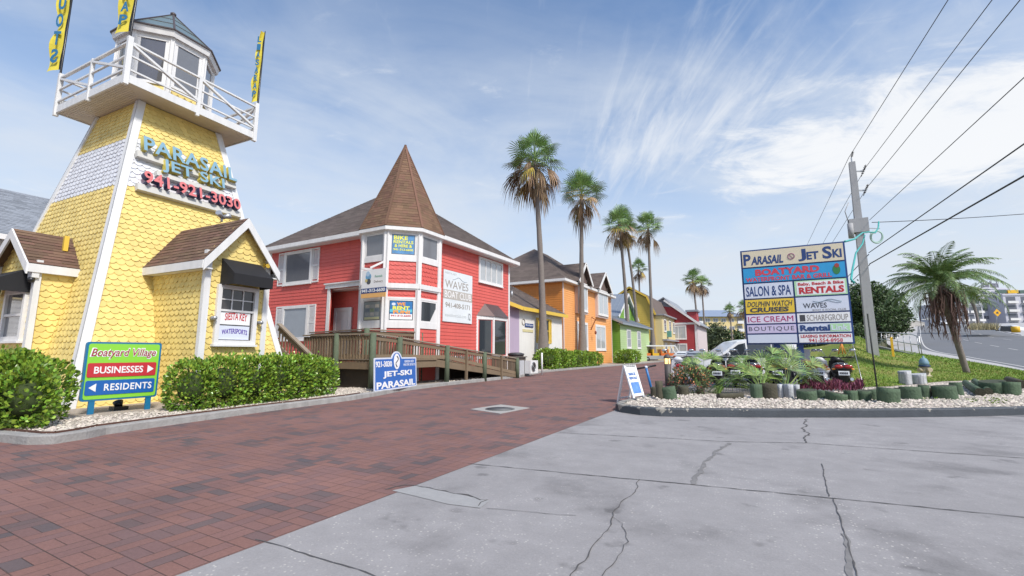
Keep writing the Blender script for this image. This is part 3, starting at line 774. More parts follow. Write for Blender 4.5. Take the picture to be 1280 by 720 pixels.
        mb.fbox(F, .07, L_ - .07, .62, .70, 0, .05); mb.fbox(F, .07, L_ - .07, 2.02, 2.25, 0, .05)
        mb.fbox(F, .07, .15, .7, 2.02, 0, .035); mb.fbox(F, L_ - .15, L_ - .07, .7, 2.02, 0, .035)
        fr = mb.build('lantern_window', WHITE2, t)
        g = MB(); g.poly([F.p(.15, .7, .018), F.p(L_ - .15, .7, .018), F.p(L_ - .15, 2.02, .018), F.p(.15, 2.02, .018)]); g.build('pane', GREYGL if k % 2 else M('lantern_glass', (.10, .10, .12), .06, .2, 1, spec=.8, coat=.7), fr)
    mb = MB(); mb2 = MB()
    apex = Vector(Wd(0, 0, 12.2))
    for k in range(8):
        a, b = oc(1.4, k, 10.86), oc(1.4, k + 1, 10.86); ai, bi = oc(1.15, k, 10.74), oc(1.15, k + 1, 10.74)
        mb.poly([a, b, apex]); mb2.hexa([ai, bi, oc(1.36, k + 1, 10.66), oc(1.36, k, 10.66), ai + Vector((0, 0, .1)), bi + Vector((0, 0, .1)), oc(1.4, k + 1, 10.84), oc(1.4, k, 10.84)])
    roof = mb.build('lantern_roof', GREENGL, t)
    mb2.build('eave', WHITE2, roof)
    mb = MB()
    for k in range(8):
        mb.bar(oc(1.42, k, 10.86), apex, .05, .04); mb.bar(oc(1.42, k, 10.86), oc(1.42, k + 1, 10.86), .04, .04)
        for f in (.35, .65):
            mb.bar(oc(1.4, k, 10.87).lerp(apex, f), oc(1.4, k + 1, 10.87).lerp(apex, f), .018, .015)
    mb.sph(apex, .09, .09, .07, 8, 5)
    mb.build('roof_rib', COPPER, roof)

    # gabled ticket window bays
    def bay(lab, F, half, front, back, zt, za, ov, win, panel, name='ticket_bay', vents=True):
        """F: u across, n outwards from the tower's middle axis; front/back are n distances"""
        b = MB()
        # box and gable
        b.fprism(F, [(-half, 0), (half, 0), (half, zt), (0, za - .12), (-half, zt)], back, front)
        scales(b, lambda q, z, n: F.p(q, z, front + n), lambda z: (-half * min(1, max(.02, (za - z) / (za - zt))), half * min(1, max(.02, (za - z) / (za - zt)))), .02, za - .2, .135, .185, lambda z, q: 0, n1=.022)
        scales(b, lambda q, z, n: F.p(half + n, z, front - q), lambda z: (0, front - back), .02, zt, .135, .185, lambda z, q: 0, n1=.022)
        scales(b, lambda q, z, n: F.p(-half - n, z, front - q), lambda z: (0, front - back), .02, zt, .135, .185, lambda z, q: 0, n1=.022)
        o = b.build('bay_wall', [YEL], t)
        for q in (-1, 1):
            b = MB(); b.fbox(F, q * half - .07, q * half + .07, 0, zt, front - .06, front + .05); b.build('corner_board', WHITE, t)
        # roof
        sl = (za - zt) / half
        ze = zt - sl * ov
        r = MB()
        for q in (-1, 1):
            e0, e1 = F.p(q * (half + ov), ze, back), F.p(q * (half + ov), ze, front + .2)
            k0, k1 = F.p(0, za, front + .2), F.p(0, za, back)
            shingles(r, [e0, e1, k0, k1], .13, .3)
            dn = Vector((0, 0, -.05))
            r.hexa([e0 + dn, e1 + dn, k1 + (k0 - k1) + dn, k1 + dn, e0 - Vector((0, 0, .008)), e1 - Vector((0, 0, .008)), k0 - Vector((0, 0, .008)), k1 - Vector((0, 0, .008))])
        rf = r.build('bay_roof', BROWNSH, t)
        f = MB()
        for q in (-1, 1):
            e = F.p(q * (half + ov), ze - .05, front + .2); k = F.p(0, za - .05, front + .2)
            up = Vector((0, 0, 1)); w = F.n * .035
            f.hexa([e - up * .2, k - up * .2, k - up * .2 + w, e - up * .2 + w, e + up * .045, k + up * .045, k + up * .045 + w, e + up * .045 + w])
            f.fbox(F, q * (half + ov) - .02, q * (half + ov) + .02, ze - .2, ze - .01, back, front + .2)
            f.fbox(F, min(q * half, q * (half + ov)), max(q * half, q * (half + ov)), ze - .2, ze - .17, back, front + .2)
        f.build('fascia', WHITE, rf)
        return rf
    Fr_ = Fr(Wd(0, -.215, 0), Vector(Wd(0, 1, 0)) - Vector(Wd(0, 0, 0)), Vector(Wd(1, 0, 0)) - Vector(Wd(0, 0, 0)))
    rf = bay('r', Fr_, .76, 4.79, 2.2, 3.66, 4.62, .22, None, None)
    b = MB(); p = Fr_.p(0, 4.66, 3.9)
    b.tube([p, p + Vector((0, 0, .12))], .03); b.tube([p + Vector((0, 0, .12)), p + Vector((.12, -.16, .2))], [.05, .075]); b.tube([p + Vector((0, 0, .12)), p + Vector((.12, .16, .2))], [.05, .075])
    b.build('floodlight', STEEL, rf)
    Fw = Fr(Fr_.p(0, 0, 4.79), Fr_.u, Fr_.n)
    w = window(t, Fw, -.42, .42, 1.55, 2.78, M('ticket_window_glass', (.06, .055, .055), .06, .3, 4, coat=.5), fw=.1, mull=(0, 0), depth=.1, name='ticket_window')
    b = MB()
    b.fbox(Fw, -.42, .42, 2.24, 2.29, .036, .075)
    for u in (-.14, .14): b.fbox(Fw, u - .012, u + .012, 2.29, 2.78, .036, .06)
    b.fbox(Fw, -.42, .42, 2.52, 2.545, .036, .062)
    b.build('mullion', WHITE2, w)
    b = MB(); b.fbox(Fw, -.40, .36, 1.93, 2.23, .036, .05); pa = b.build('poster', SWHITE, w)
    text('SIESTA KEY', Fw, -.28, .28, 2.02, 2.2, SRED, pa, .02, .0505, .003, name='lettering', arch=.15)
    b = MB(); b.fbox(Fw, -.40, .36, 1.57, 1.90, .036, .05); pb = b.build('poster', SPALE, w)
    text('WATERSPORTS', Fw, -.33, .31, 1.68, 1.80, M('poster_purple', (.10, .05, .35), .5, 0), pb, .02, .0505, .003, arch=.3)
    def awning(Fa, w0, w1, z0, z1, out):
        b = MB(); d0 = Fa.p(w0, z1, .0); 
        b.poly([Fa.p(w0, z1, .03), Fa.p(w1, z1, .03), Fa.p(w1, z0 + .26, out), Fa.p(w0, z0 + .26, out)])
        b.poly([Fa.p(w0, z0 + .26, out), Fa.p(w1, z0 + .26, out), Fa.p(w1, z0, out), Fa.p(w0, z0, out)])
        for u in (w0, w1): b.poly([Fa.p(u, z1, .03), Fa.p(u, z0 + .26, out), Fa.p(u, z0, out), Fa.p(u, z0, .03)])
        b.poly([Fa.p(w0, z1 - .02, .03), Fa.p(w1, z1 - .02, .03), Fa.p(w1, z0 + .24, out - .02), Fa.p(w0, z0 + .24, out - .02)])
        return b.build('awning', AWN, t)
    awning(Fw, -.46, .56, 2.86, 3.52, .55)
    for u, z in ((-.58, 2.06), (.60, 2.02)):
        b = MB(); b.tube([Fw.p(u, z, .03), Fw.p(u, z, .12)], .05, 10); b.sph(Fw.p(u, z, .15), .055, .055, .055, 10, 6); b.build('wall_lamp', STEEL, t)
    b = MB(); b.fbox(Fw, .62, .74, 3.5, 3.58, .03, .08); b.tube([Fw.p(.68, 3.54, .08), Fw.p(.64, 3.50, .2)], [.04, .055]); b.build('spotlight', YTRIM, t)
    Fl = Fr(Wd(.46, 0, 0), Vector(Wd(1, 0, 0)) - Vector(Wd(0, 0, 0)), Vector(Wd(0, -1, 0)) - Vector(Wd(0, 0, 0)))
    rf = bay('l', Fl, 1.0, 2.78, 1.2, 3.37, 4.2, .12, None, None)
    b = MB(); q = Fl.p(.55, 3.75, 2.2); b.bar(q, q + Vector((0, 0, .38)), .09, .09); b.build('vent_pipe', YTRIM, rf)
    Fv = Fr(Fl.p(0, 0, 2.78), Fl.u, Fl.n)
    w = window(t, Fv, -.2, .72, 1.62, 2.62, GREYGL, fw=.1, depth=.09, name='ticket_window', mull=(0, 1))
    awning(Fv, -.75, .86, 2.62, 3.2, .6)
    b = MB(); b.fbox(Fv, .90, 1.12, 2.95, 3.1, .0, .12); b.sph(Fv.p(1.05, 2.9, .1), .07, .07, .07, 10, 6, m=1); b.build('security_camera', [WHITE, BLACK], t)
    b = MB(); b.fbox(Fw, .62, .82, .95, 1.2, -2.2, -2.0); 
    # raised channel letters along the white band
    k = (ax - bx) / ht
    o = Vector(Wd(ax, 0, 0)); up = Vector(Wd(ax - k, 0, 1)) - o; uu = Vector(Wd(0, 1, 0)) - Vector(Wd(0, 0, 0)); nn = uu.cross(up)
    Ff = Fr(o, uu, nn, up); L1 = up.length
    sg = thing('tower_sign', 'raised channel letters reading PARASAIL JET SKI and a phone number on the yellow tower', 'sign', Ff.p(0, 5.6 * L1, 0))
    for name, u0, u1, z0, z1 in (('raceway', -1.30, 1.42, 6.42, 6.6), ('raceway', -.85, 1.0, 6.03, 6.17), ('raceway', -1.32, 1.5, 5.45, 5.63)):
        b = MB(); b.fbox(Ff, u0, u1, z0 * L1, z1 * L1, .03, .16); b.build(name, M('raceway_paint', (.55, .54, .50), .6, .1, 3, streak=.08), sg)
    text('PARASAIL', Ff, -1.2, 1.38, 6.58 * L1, 7.02 * L1, STEALGREY, sg, .022, .13, .16, back=LYEL, space=1.06)
    text('JET SKI', Ff, -.75, .98, 6.12 * L1, 6.55 * L1, STEALGREY, sg, .022, .10, .16, back=LYEL, space=1.06)
    text('941-921-3030', Ff, -1.22, 1.42, 5.62 * L1, 5.98 * L1, LPINK, sg, .022, .13, .16, back=LNAVY, space=1.04)
    # feather flags on the gallery posts
    for (q, nm, lab, h, lean) in (((-dx, -dy), 'STOUB', 'yellow feather flag on the left corner post of the tower gallery', 3.5, (.05, .0)), ((dx, -dy), 'PARASAIL', 'yellow feather flag on the near corner post of the tower gallery', 3.6, (.12, .05)), ((dx, dy), 'PARASAIL', 'narrow yellow feather flag on the right corner post of the tower gallery', 2.75, (.02, .03))):
        base = Vector(Wd(q[0], q[1], 9.5)); tp = base + Vector((lean[0], lean[1], h))
        fl = thing('feather_flag', lab, 'flag', base)
        b = MB(); b.tube([base - Vector((0, 0, .35)), base, tp], [.03, .028, .014], 8); b.build('flag_pole', BLACK, fl)
        # banner hangs off the left side of its pole, rippled
        side = Vector((-_r[0], -_r[1], 0)); dep = Vector((-side.y, side.x, 0))
        wd = .40 if h > 3 else .24
        b = MB(); n = 26; m_ = 6; i0 = 0; grid = []
        for i in range(n + 1):
            f = i / n; z0 = f
            w_ = wd * (1 - .25 * math.sin(f * 9 + h) * .5) * (1 - max(0, f - .85) * 4)
            row = []
            for j in range(m_ + 1):
                g = j / m_
                row.append(base.lerp(tp, .06 + .93 * f) + side * w_ * g + dep * (.07 * math.sin(f * 17 + g * 3) * g) + Vector((0, 0, -.1 * g * (1 - f))))
            grid.append(row)
        for i in range(n):
            for j in range(m_): b.poly([grid[i][j], grid[i][j + 1], grid[i + 1][j + 1], grid[i + 1][j]], 1 if j == 0 else 0, True)
        bn = b.build('banner', [FLAGY, BLACK], fl)
        for i, ch in enumerate(nm):
            f = (i + .55) / len(nm) * .9 + .02
            if f > .93: continue
            hh = .9 / len(nm) * h * .72; zc = f * h * .93 + .12 * h * .5
            ori = base.lerp(tp, .06 + .93 * f) + side * wd * .48
            Fz = Fr(ori, -side, Vector((0, -1, 0)) * 0 + (dep if dep.dot(Vector((-ori.x, -ori.y, 0))) > 0 else -dep), (tp - base))
            text(ch, Fz, -wd * .27, wd * .27, -hh / 2, hh / 2, FLAGB, bn, .035, .08, .004, mirror=(nm[0] == 'S'))
build_tower()

# ------------------------------------------------------------------ red corner house with the turret
def eaves(mb, pts, h=.2, w=.05):
    for a, b in zip(pts, pts[1:]):
        mb.bar(Vector(a) - Vector((0, 0, h / 2)), Vector(b) - Vector((0, 0, h / 2)), w, h)
def build_red():
    x0, x1, y0, y1, zt = -24.0, -14.0, 15.3, 24.75, 6.85
    t = thing('red_house', 'red clapboard corner house with a conical brown turret roof and white trim', 'house', (-17, 18, 0))
    b = MB(); pL = -18.95; pd = 16.05; pI = -19.7
    b.box(x0, pI, y0, y1, 0, zt); b.box(pI, x1, pd, y1, 0, zt - .002); b.box(pI + .002, x1 - .6, y0 + .001, pd - .002, 4.42, zt - .004); b.box(pI + .002, pL, y0 + .001, y0 + .12, 0, 4.418)
    F = FY(y0)
    siding(b, F, [(x0, 0), (pL, 0), (pL, zt), (x0, zt)], .175)
    siding(b, F, [(pL, 4.42), (x1 - .9, 4.42), (x1 - .9, zt), (pL, zt)], .175)
    siding(b, FX(x1), [(y0 + .9, 0), (y1, 0), (y1, zt), (y0 + .9, zt)], .175)
    siding(b, FY(pd), [(pI, 0), (-15.2, 0), (-15.2, 4.42), (pI, 4.42)], .175)
    b.build('wall', RED, t)
    b = MB()
    b.fbox(F, x0 - .01, x0 + .13, 0, zt, 0, .045); b.build('corner_board', WHITE2, t); b = MB()
    b.fbox(F, pL - .12, pL + .06, 0, 4.42, -.01, .06); b.build('porch_post', WHITE2, t); b = MB(); b.fbox(F, pL - .25, -15.3, 4.42, 4.62, .0, .10); b.fbox(F, pL - .30, -15.3, 4.62, 4.68, .0, .16); b.build('porch_lintel', WHITE2, t); b = MB()
    b.fbox(FX(x1), y1 - .13, y1 + .03, 0, zt, 0, .045); b.build('corner_board', WHITE2, t); b = MB(); b.fbox(FX(x1), y0 + 1.52, y0 + 1.66, 0, zt, 0, .05)
    b.build('corner_board', WHITE2, t)
    b = MB(); b.box(pI, -15.4, y0 + .13, pd - .03, 4.36, 4.415); b.build('porch_ceiling', WHITE2, t)
    # roof
    ov = .5; ez = zt + .12; e = [Vector((x0 - ov, y0 - ov, ez)), Vector((x1 + ov, y0 - ov, ez)), Vector((x1 + ov, y1 + ov, ez)), Vector((x0 - ov, y1 + ov, ez))]
    k0, k1 = Vector((-19.3, 19.8, 11.1)), Vector((-19.3, 20.4, 11.1))
    r = MB(); shingles(r, [e[0], e[1], k0], .16, .4); shingles(r, [e[1], e[2], k1, k0], .16, .4); r.poly([e[2], e[3], k1]); r.poly([e[3], e[0], k0, k1])
    roof = r.build('roof', BROWNSH2, t)
    b = MB(); eaves(b, [e[0], e[1], e[2], e[3], e[0]])
    b.box(x0 - ov, x1 + ov, y0 - ov, y1 + ov, ez - .23, ez - .2); b.build('eave', WHITE2, roof)
    # front windows
    window(t, F, -22.5, -20.55, 5.0, 6.5, GREYGL, shut=.52, fw=.16); window(t, F, -22.4, -20.6, 2.05, 3.55, M('pale_blind_glass', (.34, .38, .42), .08, .1, 2, coat=.7), shut=.52, fw=.16)
    # porch door
    Fd = FY(pd); d = MB(); DA = PY(421, 395, pd).x + .05; DB = DA + .95
    d.fbox(Fd, DA, DB, 1.18, 3.35, .02, .07)
    for u in (DA + .1, DA + .51):
        for z in (1.35, 2.2): d.fbox(Fd, u, u + .34, z, z + .7, .07, .085)
    dr = d.build('door', WHITE, t)
    b = MB()
    for u in (DA - .16, DB): b.fbox(Fd, u, u + .16, 1.18, 3.52, .02, .10)
    b.fbox(Fd, DA, DB, 3.35, 3.52, .02, .10); b.build('frame', WHITE2, dr)
    b = MB(); b.sph(Fd.p(DB - .1, 2.2, .12), .035, .035, .035, 8, 6); b.build('handle', STEEL, dr)
    # street side
    Fs = FX(x1)
    window(t, Fs, 21.35, 23.75, 5.35, 6.55, CURT, mull=(3, 0), fw=.13)
    # bay window with a little hipped copper roof
    by0, by1, zb0, zb1 = 21.15, 24.1, 0.0, 3.35; pr = .55
    b = MB(); F2 = Fr((x1, 0, 0), (0, 1, 0), (1, 0, 0))
    plan = [(by0, 0), (by0 + .85, pr), (by1 - .6, pr), (by1, 0)]
    for (a, na), (c, nc) in zip(plan, plan[1:]):
        p0, p1 = Vector((x1 + na, a, 0)), Vector((x1 + nc, c, 0)); L_ = (p1 - p0).length; Fb = Fr(p0, p1 - p0, (p1 - p0).cross(Vector((0, 0, 1))))
        b = MB(); b.fbox(Fb, 0, L_, 0, 3.3, -.2, 0, 0)
        for u in (0, L_): b.fbox(Fb, u - .06, u + .06, 0, 3.3, -.05, .045, 1)
        for z0_, z1_ in ((.92, 1.1), (3.1, 3.32)): b.fbox(Fb, .06, L_ - .06, z0_, z1_, -.02, .04, 1)
        w = b.build('bay_window', [RED, WHITE2], t)
        g = MB(); g.poly([Fb.p(.14, 1.14, .012), Fb.p(L_ - .14, 1.14, .012), Fb.p(L_ - .14, 3.06, .012), Fb.p(.14, 3.06, .012)]); g.build('pane', GLASS, w)
    b = MB(); top = [Vector((x1 + .02, by0 + .75, 4.05)), Vector((x1 + .02, by1 - .75, 4.05))]
    pp = [Vector((x1, by0 - .1, 3.3)), Vector((x1 + pr + .12, by0 + .8, 3.3)), Vector((x1 + pr + .12, by1 - .55, 3.3)), Vector((x1, by1 + .1, 3.3))]
    b.poly([pp[0], pp[1], top[0]]); b.poly([pp[1], pp[2], top[1], top[0]]); b.poly([pp[2], pp[3], top[1]]); b.poly(pp)
    b.build('bay_window_roof', M('brown_copper', (.16, .11, .10), .35, .15, 2, metal=.5), t)
    # turret
    cx, cy, rr = -14.3, 15.33, 1.62
    def oc(r, k): a = R(-112.5 + 45 * k); q = r / math.cos(R(22.5)); return Vector((cx + q * math.cos(a), cy + q * math.sin(a), 0))
    zm = lambda v: D(505, v, 18.77).z
    lv = {k: zm(v) for k, v in dict(top=286, w1t=291.5, w1b=320, s1=326, s0=353, b1=354.5, b0=360.5, r0=366, w2t=374, w2b=402, t0=410).items()}
    for k in (7, 0, 1, 2, 3):
        a, c = oc(rr, k), oc(rr, k + 1); L_ = (c - a).length; Ft = Fr(a, c - a, (c - a).cross(Vector((0, 0, 1))))
        b = MB(); b.fbox(Ft, 0, L_, 0, lv['top'], -.15, 0)
        scales(b, lambda q, z, n: Ft.p(q, z, n), lambda z: (0, L_), lv['s0'], lv['s1'], .19, .19, lambda z, q: 0, n1=.028)
        siding(b, Ft, [(0, 0), (L_, 0), (L_, lv['t0']), (0, lv['t0'])], .17)
        scales(b, lambda q, z, n: Ft.p(q, z, n), lambda z: (0, L_), lv['b0'] - .25, lv['b0'], .19, .19, lambda z, q: 0, n1=.02)
        b.build('turret_wall', RED, t)
        b = MB()
        for u in (0, L_): b.fbox(Ft, u - .11, u + .11, 0, lv['top'], -.02, .065)
        b.fbox(Ft, .11, L_ - .11, lv['w1t'], lv['top'], 0, .05); b.fbox(Ft, .11, L_ - .11, lv['s1'] - .02, lv['w1b'], 0, .05)
        b.fbox(Ft, -.06, L_ + .06, lv['b0'], lv['b1'], 0, .12); b.fbox(Ft, -.02, L_ + .02, lv['b0'] - .06, lv['b0'], 0, .08)
        b.fbox(Ft, .11, L_ - .11, lv['t0'], lv['w2b'], 0, .05); b.fbox(Ft, .11, L_ - .11, lv['w2t'], lv['w2t'] + .09, 0, .05)
        b.build('turret_trim', WHITE2, t)
        for zi, (z0, z1) in enumerate(((lv['w1b'], lv['w1t']), (lv['w2b'], lv['w2t']))):
            b = MB()
            for u0, u1, v0, v1 in ((.11, .19, z0, z1), (L_ - .19, L_ - .11, z0, z1), (.19, L_ - .19, z0, z0 + .06), (.19, L_ - .19, z1 - .06, z1)): b.fbox(Ft, u0, u1, v0, v1, 0, .04)
            if zi == 1 and k == 2:      # the lower street-side window has its corner cut off
                b.fprism(Ft, [(L_ - .55, z0 + .06), (L_ - .19, z0 + .06), (L_ - .19, z0 + .62)], 0, .041)
            w = b.build('turret_window', WHITE2, t)
            g = MB(); g.poly([Ft.p(.19, z0 + .06, .02), Ft.p(L_ - .19, z0 + .06, .02), Ft.p(L_ - .19, z1 - .06, .02), Ft.p(.19, z1 - .06, .02)])
            g.build('pane', GREYGL if zi == 0 else GLASS, w)
            a0, a1, b0, b1 = .22, L_ - .22, z0 + .09, z1 - .09; H_ = b1 - b0; Wp = a1 - a0
            def sub(mt, u0, u1, v0, v1, d=.031):
                q = MB(); q.fbox(Ft, a0 + Wp * u0, a0 + Wp * u1, b0 + H_ * v0, b0 + H_ * v1, .021, d); return q
            if k == 1 and zi == 0:
                q = sub(0, 0, 1, 0, 1); po = q.build('poster', M('poster_blue', (.10, .26, .48), .4, .45, 2.5), w)
                for s_, u0, u1, v0, v1 in (('BIKE', .06, .70, .74, .97), ('RENTALS', .05, .95, .54, .71), ('& HERE &', .10, .90, .34, .50), ('941-313-6600', .05, .95, .16, .28)):
                    text(s_, Ft, a0 + Wp * u0, a0 + Wp * u1, b0 + H_ * v0, b0 + H_ * v1, M('poster_yellow', (.80, .78, .10), .4, 0), po, .03, .033)
            if k == 1 and zi == 1:
                po = sub(0, 0, 1, 0, 1).build('poster', M('poster_sea', (.03, .17, .42), .4, .35, 3), w)
                sub(0, 0, 1, .40, .56, .0325).build('poster_band', M('poster_aqua', (.10, .50, .62), .4, .2, 4), w)
                sub(0, 0, 1, 0, .30, .0325).build('poster_band', SWHITE, w)
                text('WE', Ft, a0 + Wp * .30, a0 + Wp * .68, b0 + H_ * .76, b0 + H_ * .94, SORANGE, po, .05, .034)
                text('RENT', Ft, a0 + Wp * .12, a0 + Wp * .88, b0 + H_ * .53, b0 + H_ * .73, M('poster_yellow', (.8, .78, .1), .4, 0), po, .05, .034)
                text('FUN!', Ft, a0 + Wp * .14, a0 + Wp * .90, b0 + H_ * .31, b0 + H_ * .50, SORANGE, po, .05, .034)
                text('941-313-6600', Ft, a0 + Wp * .05, a0 + Wp * .95, b0 + H_ * .15, b0 + H_ * .25, SRED, po, .03, .034)
                q = MB(); q.fprism(Ft, [(a0 + Wp * (.16 + .09 * math.cos(i)), b0 + H_ * (.84 + .08 * math.sin(i))) for i in [j * 6.283 / 12 for j in range(12)]], .031, .033); q.build('poster_disc', SPALE, w)
            if k == 0 and zi == 1:
                po = sub(0, 0, 1, 0, 1).build('poster', M('poster_teal_grey', (.20, .24, .25), .4, .2, 4), w)
                for i in range(3):
                    for j in range(3):
                        sub(0, .08 + i * .3, .34 + i * .3, .22 + j * .22, .40 + j * .22, .034).build('poster_photo', M('photo_tone_%d' % ((i * 2 + j) % 4), [(.28, .30, .30), (.12, .16, .2), (.42, .40, .36), (.2, .26, .16)][(i * 2 + j) % 4], .4, .5, 9), w)
                sub(0, .03, .97, .02, .15, .033).build('poster_band', M('poster_khaki', (.5, .5, .28), .4, .1), w)
    ze = lv['top'] + .05; apex = Vector((cx, cy, 10.95)); r = MB(); e2 = MB()
    for k in range(8):
        a, c = oc(rr + .22, k), oc(rr + .22, k + 1); a.z = c.z = ze
        shingles(r, [a, c, apex], .14, .26)
        r.bar(a + Vector((0, 0, .02)), apex + Vector((0, 0, .02)), .10, .03)
        a2, c2 = oc(rr + .05, k), oc(rr + .05, k + 1); a2.z = c2.z = ze - .22
        q = [a2, c2, Vector((c.x, c.y, ze - .16)), Vector((a.x, a.y, ze - .16))]
        e2.hexa(q + [a2 + Vector((0, 0, .2)), c2 + Vector((0, 0, .2)), c - Vector((0, 0, .01)), a - Vector((0, 0, .01))])
    tr = r.build('turret_roof', TURSH, t); e2.build('eave', WHITE2, tr)
    # pipework against the street wall
    gm = thing('gas_meter_bank', 'row of round gas meters on red pipes low on the red wall', 'gas meter', (x1 + .15, 18.6, 0))
    b = MB(); b.tube([(x1 + .12, 17.3, 0), (x1 + .12, 17.3, 1.75)], .05); b.box(x1 + .04, x1 + .26, 17.0, 17.45, 1.25, 2.05); b.build('red_cabinet', M('meter_red', (.36, .02, .02), .5, .1), gm)
    b = MB(); b.tube([(x1 + .15, 17.6, 1.35), (x1 + .15, 20.3, 1.35)], .035)
    for i in range(6): b.tube([(x1 + .15, 17.75 + i * .5, .5), (x1 + .15, 17.75 + i * .5, 1.35)], .025)
    b.build('red_pipe', M('meter_red', (.36, .02, .02), .5, .1), gm)
    for i in range(6):
        b = MB(); b.tube([(x1 + .1, 17.95 + i * .48, .98), (x1 + .28, 17.95 + i * .48, .98)], .13, 12); b.build('meter', STEEL, gm)
    # wall sign
    s0, s1, z0, z1 = 18.0, 20.55, 2.80, 5.42
    sg = thing('wall_sign', 'white boat club sign with taupe lettering on the red wall', 'sign', (x1 + .05, (s0 + s1) / 2, z0))
    b = MB(); b.fbox(Fs, s0, s1, z0, z1, .03, .06); b.build('panel', M('sign_bluewhite', (.70, .74, .76), .4, .12, 1.2), sg)
    b = MB(); b.fbox(Fs, s0, s1, 3.95, 4.42, .06, .064); b.build('band', M('sign_taupe_band', (.45, .42, .38), .4, .03), sg)
    text('WAVES', Fs, s0 + .12, s1 - .38, 4.52, 4.92, SGREY, sg, .004, .061, name='lettering')
    text('BOAT CLUB', Fs, s0 + .1, s1 - .1, 4.02, 4.36, SWHITE, sg, .004, .065)
    text('941-408-5171', Fs, s0 + .18, s1 - .22, 3.52, 3.78, SGREY, sg, .02, .061)
    text('wavesboatclub.com', Fs, s0 + .14, s1 - .55, 3.06, 3.24, M('sign_faint', (.5, .53, .54), .5, 0), sg, .005, .061)
    text('12', Fs, s1 - .36, s1 - .14, 2.98, 3.34, SDK, sg, .005, .061)
    text('SIESTA KEY', Fs, s0 + .1, s0 + 1.1, 5.24, 5.33, M('sign_faint', (.5, .53, .54), .5, 0), sg, .005, .061)
    b = MB()
    P = [Fs.p(s0 + .75 + i * .09, 5.0 + .13 * math.exp(-((i - 6) / 3.2) ** 2) - .02 * math.cos(i * .6), .063) for i in range(15)]
    b.tube(P, .013, 5); b.build('wave_mark', M('sign_bluegrey', (.28, .36, .42), .5, 0), sg)
    # hanging sign in front of the turret
    Fh = FY(13.25); p0, p1 = PY(453, 339, 13.25), PY(482, 373, 13.25)
    hs = thing('hanging_sign', 'white hanging shop sign with navy phone strip and orange strip below a white bracket', 'sign', Fh.p((p0.x + p1.x) / 2, p1.z, 0))
    zA, zB = PY(465, 337, 13.25).z, PY(465, 360, 13.25).z; zC, zD = PY(465, 366.5, 13.25).z, PY(465, 372, 13.25).z; u0, u1 = p0.x, p1.x
    b = MB(); b.fbox(Fh, u0, u1, zB, zA, -.02, .02); pn = b.build('panel', SWHITE, hs)
    b = MB(); b.fbox(Fh, u0, u1, zC, zB, -.021, .021); b.build('phone_strip', NAVY, hs)
    b = MB(); b.fbox(Fh, u0, u1, zD, zC, -.02, .02); b.build('lower_strip', M('strip_peach', (.80, .45, .16), .5, .1), hs)
    text('941-313-6600', Fh, u0 + .03, u1 - .03, zC + .04, zB - .03, SWHITE, hs, .03, .022)
    q = MB()
    for (a, c, rr_, mi) in ((.28, .62, .16, 0), (.26, .78, .11, 1), (.30, .36, .12, 2), (.20, .42, .07, 3)):
        q.fprism(Fh, [(u0 + (u1 - u0) * a + rr_ * math.cos(j * .524), zB + (zA - zB) * c + rr_ * math.sin(j * .524)) for j in range(12)], .02, .023 + mi * .001, mi)
    q.build('picture', [M('pic_blue', (.15, .35, .55), .5, .2), M('pic_sky', (.4, .55, .7), .5, .2), M('pic_dark', (.08, .09, .1), .5, .2), M('pic_straw', (.6, .5, .2), .5, .2)], hs)
    text('Rentals', Fh, u0 + (u1 - u0) * .55, u0 + (u1 - u0) * .85, zB + .42, zB + .52, M('sign_greentext', (.2, .4, .3), .5, 0), hs, .01, .021)
    text('Delivery', Fh, u0 + (u1 - u0) * .52, u0 + (u1 - u0) * .88, zB + .18, zB + .30, SGREY, hs, .01, .021)
    b = MB(); w0 = oc(rr, 1)
    b.bar((u0 - .05, 13.25, zA + .10), (w0.x, w0.y - .02, zA - .02), .09, .08); b.bar((u0 + .45, 13.25, zA + .08), (w0.x, w0.y - .02, zA + .42), .08, .08)
    b.build('bracket', WHITE, hs)
build_red()

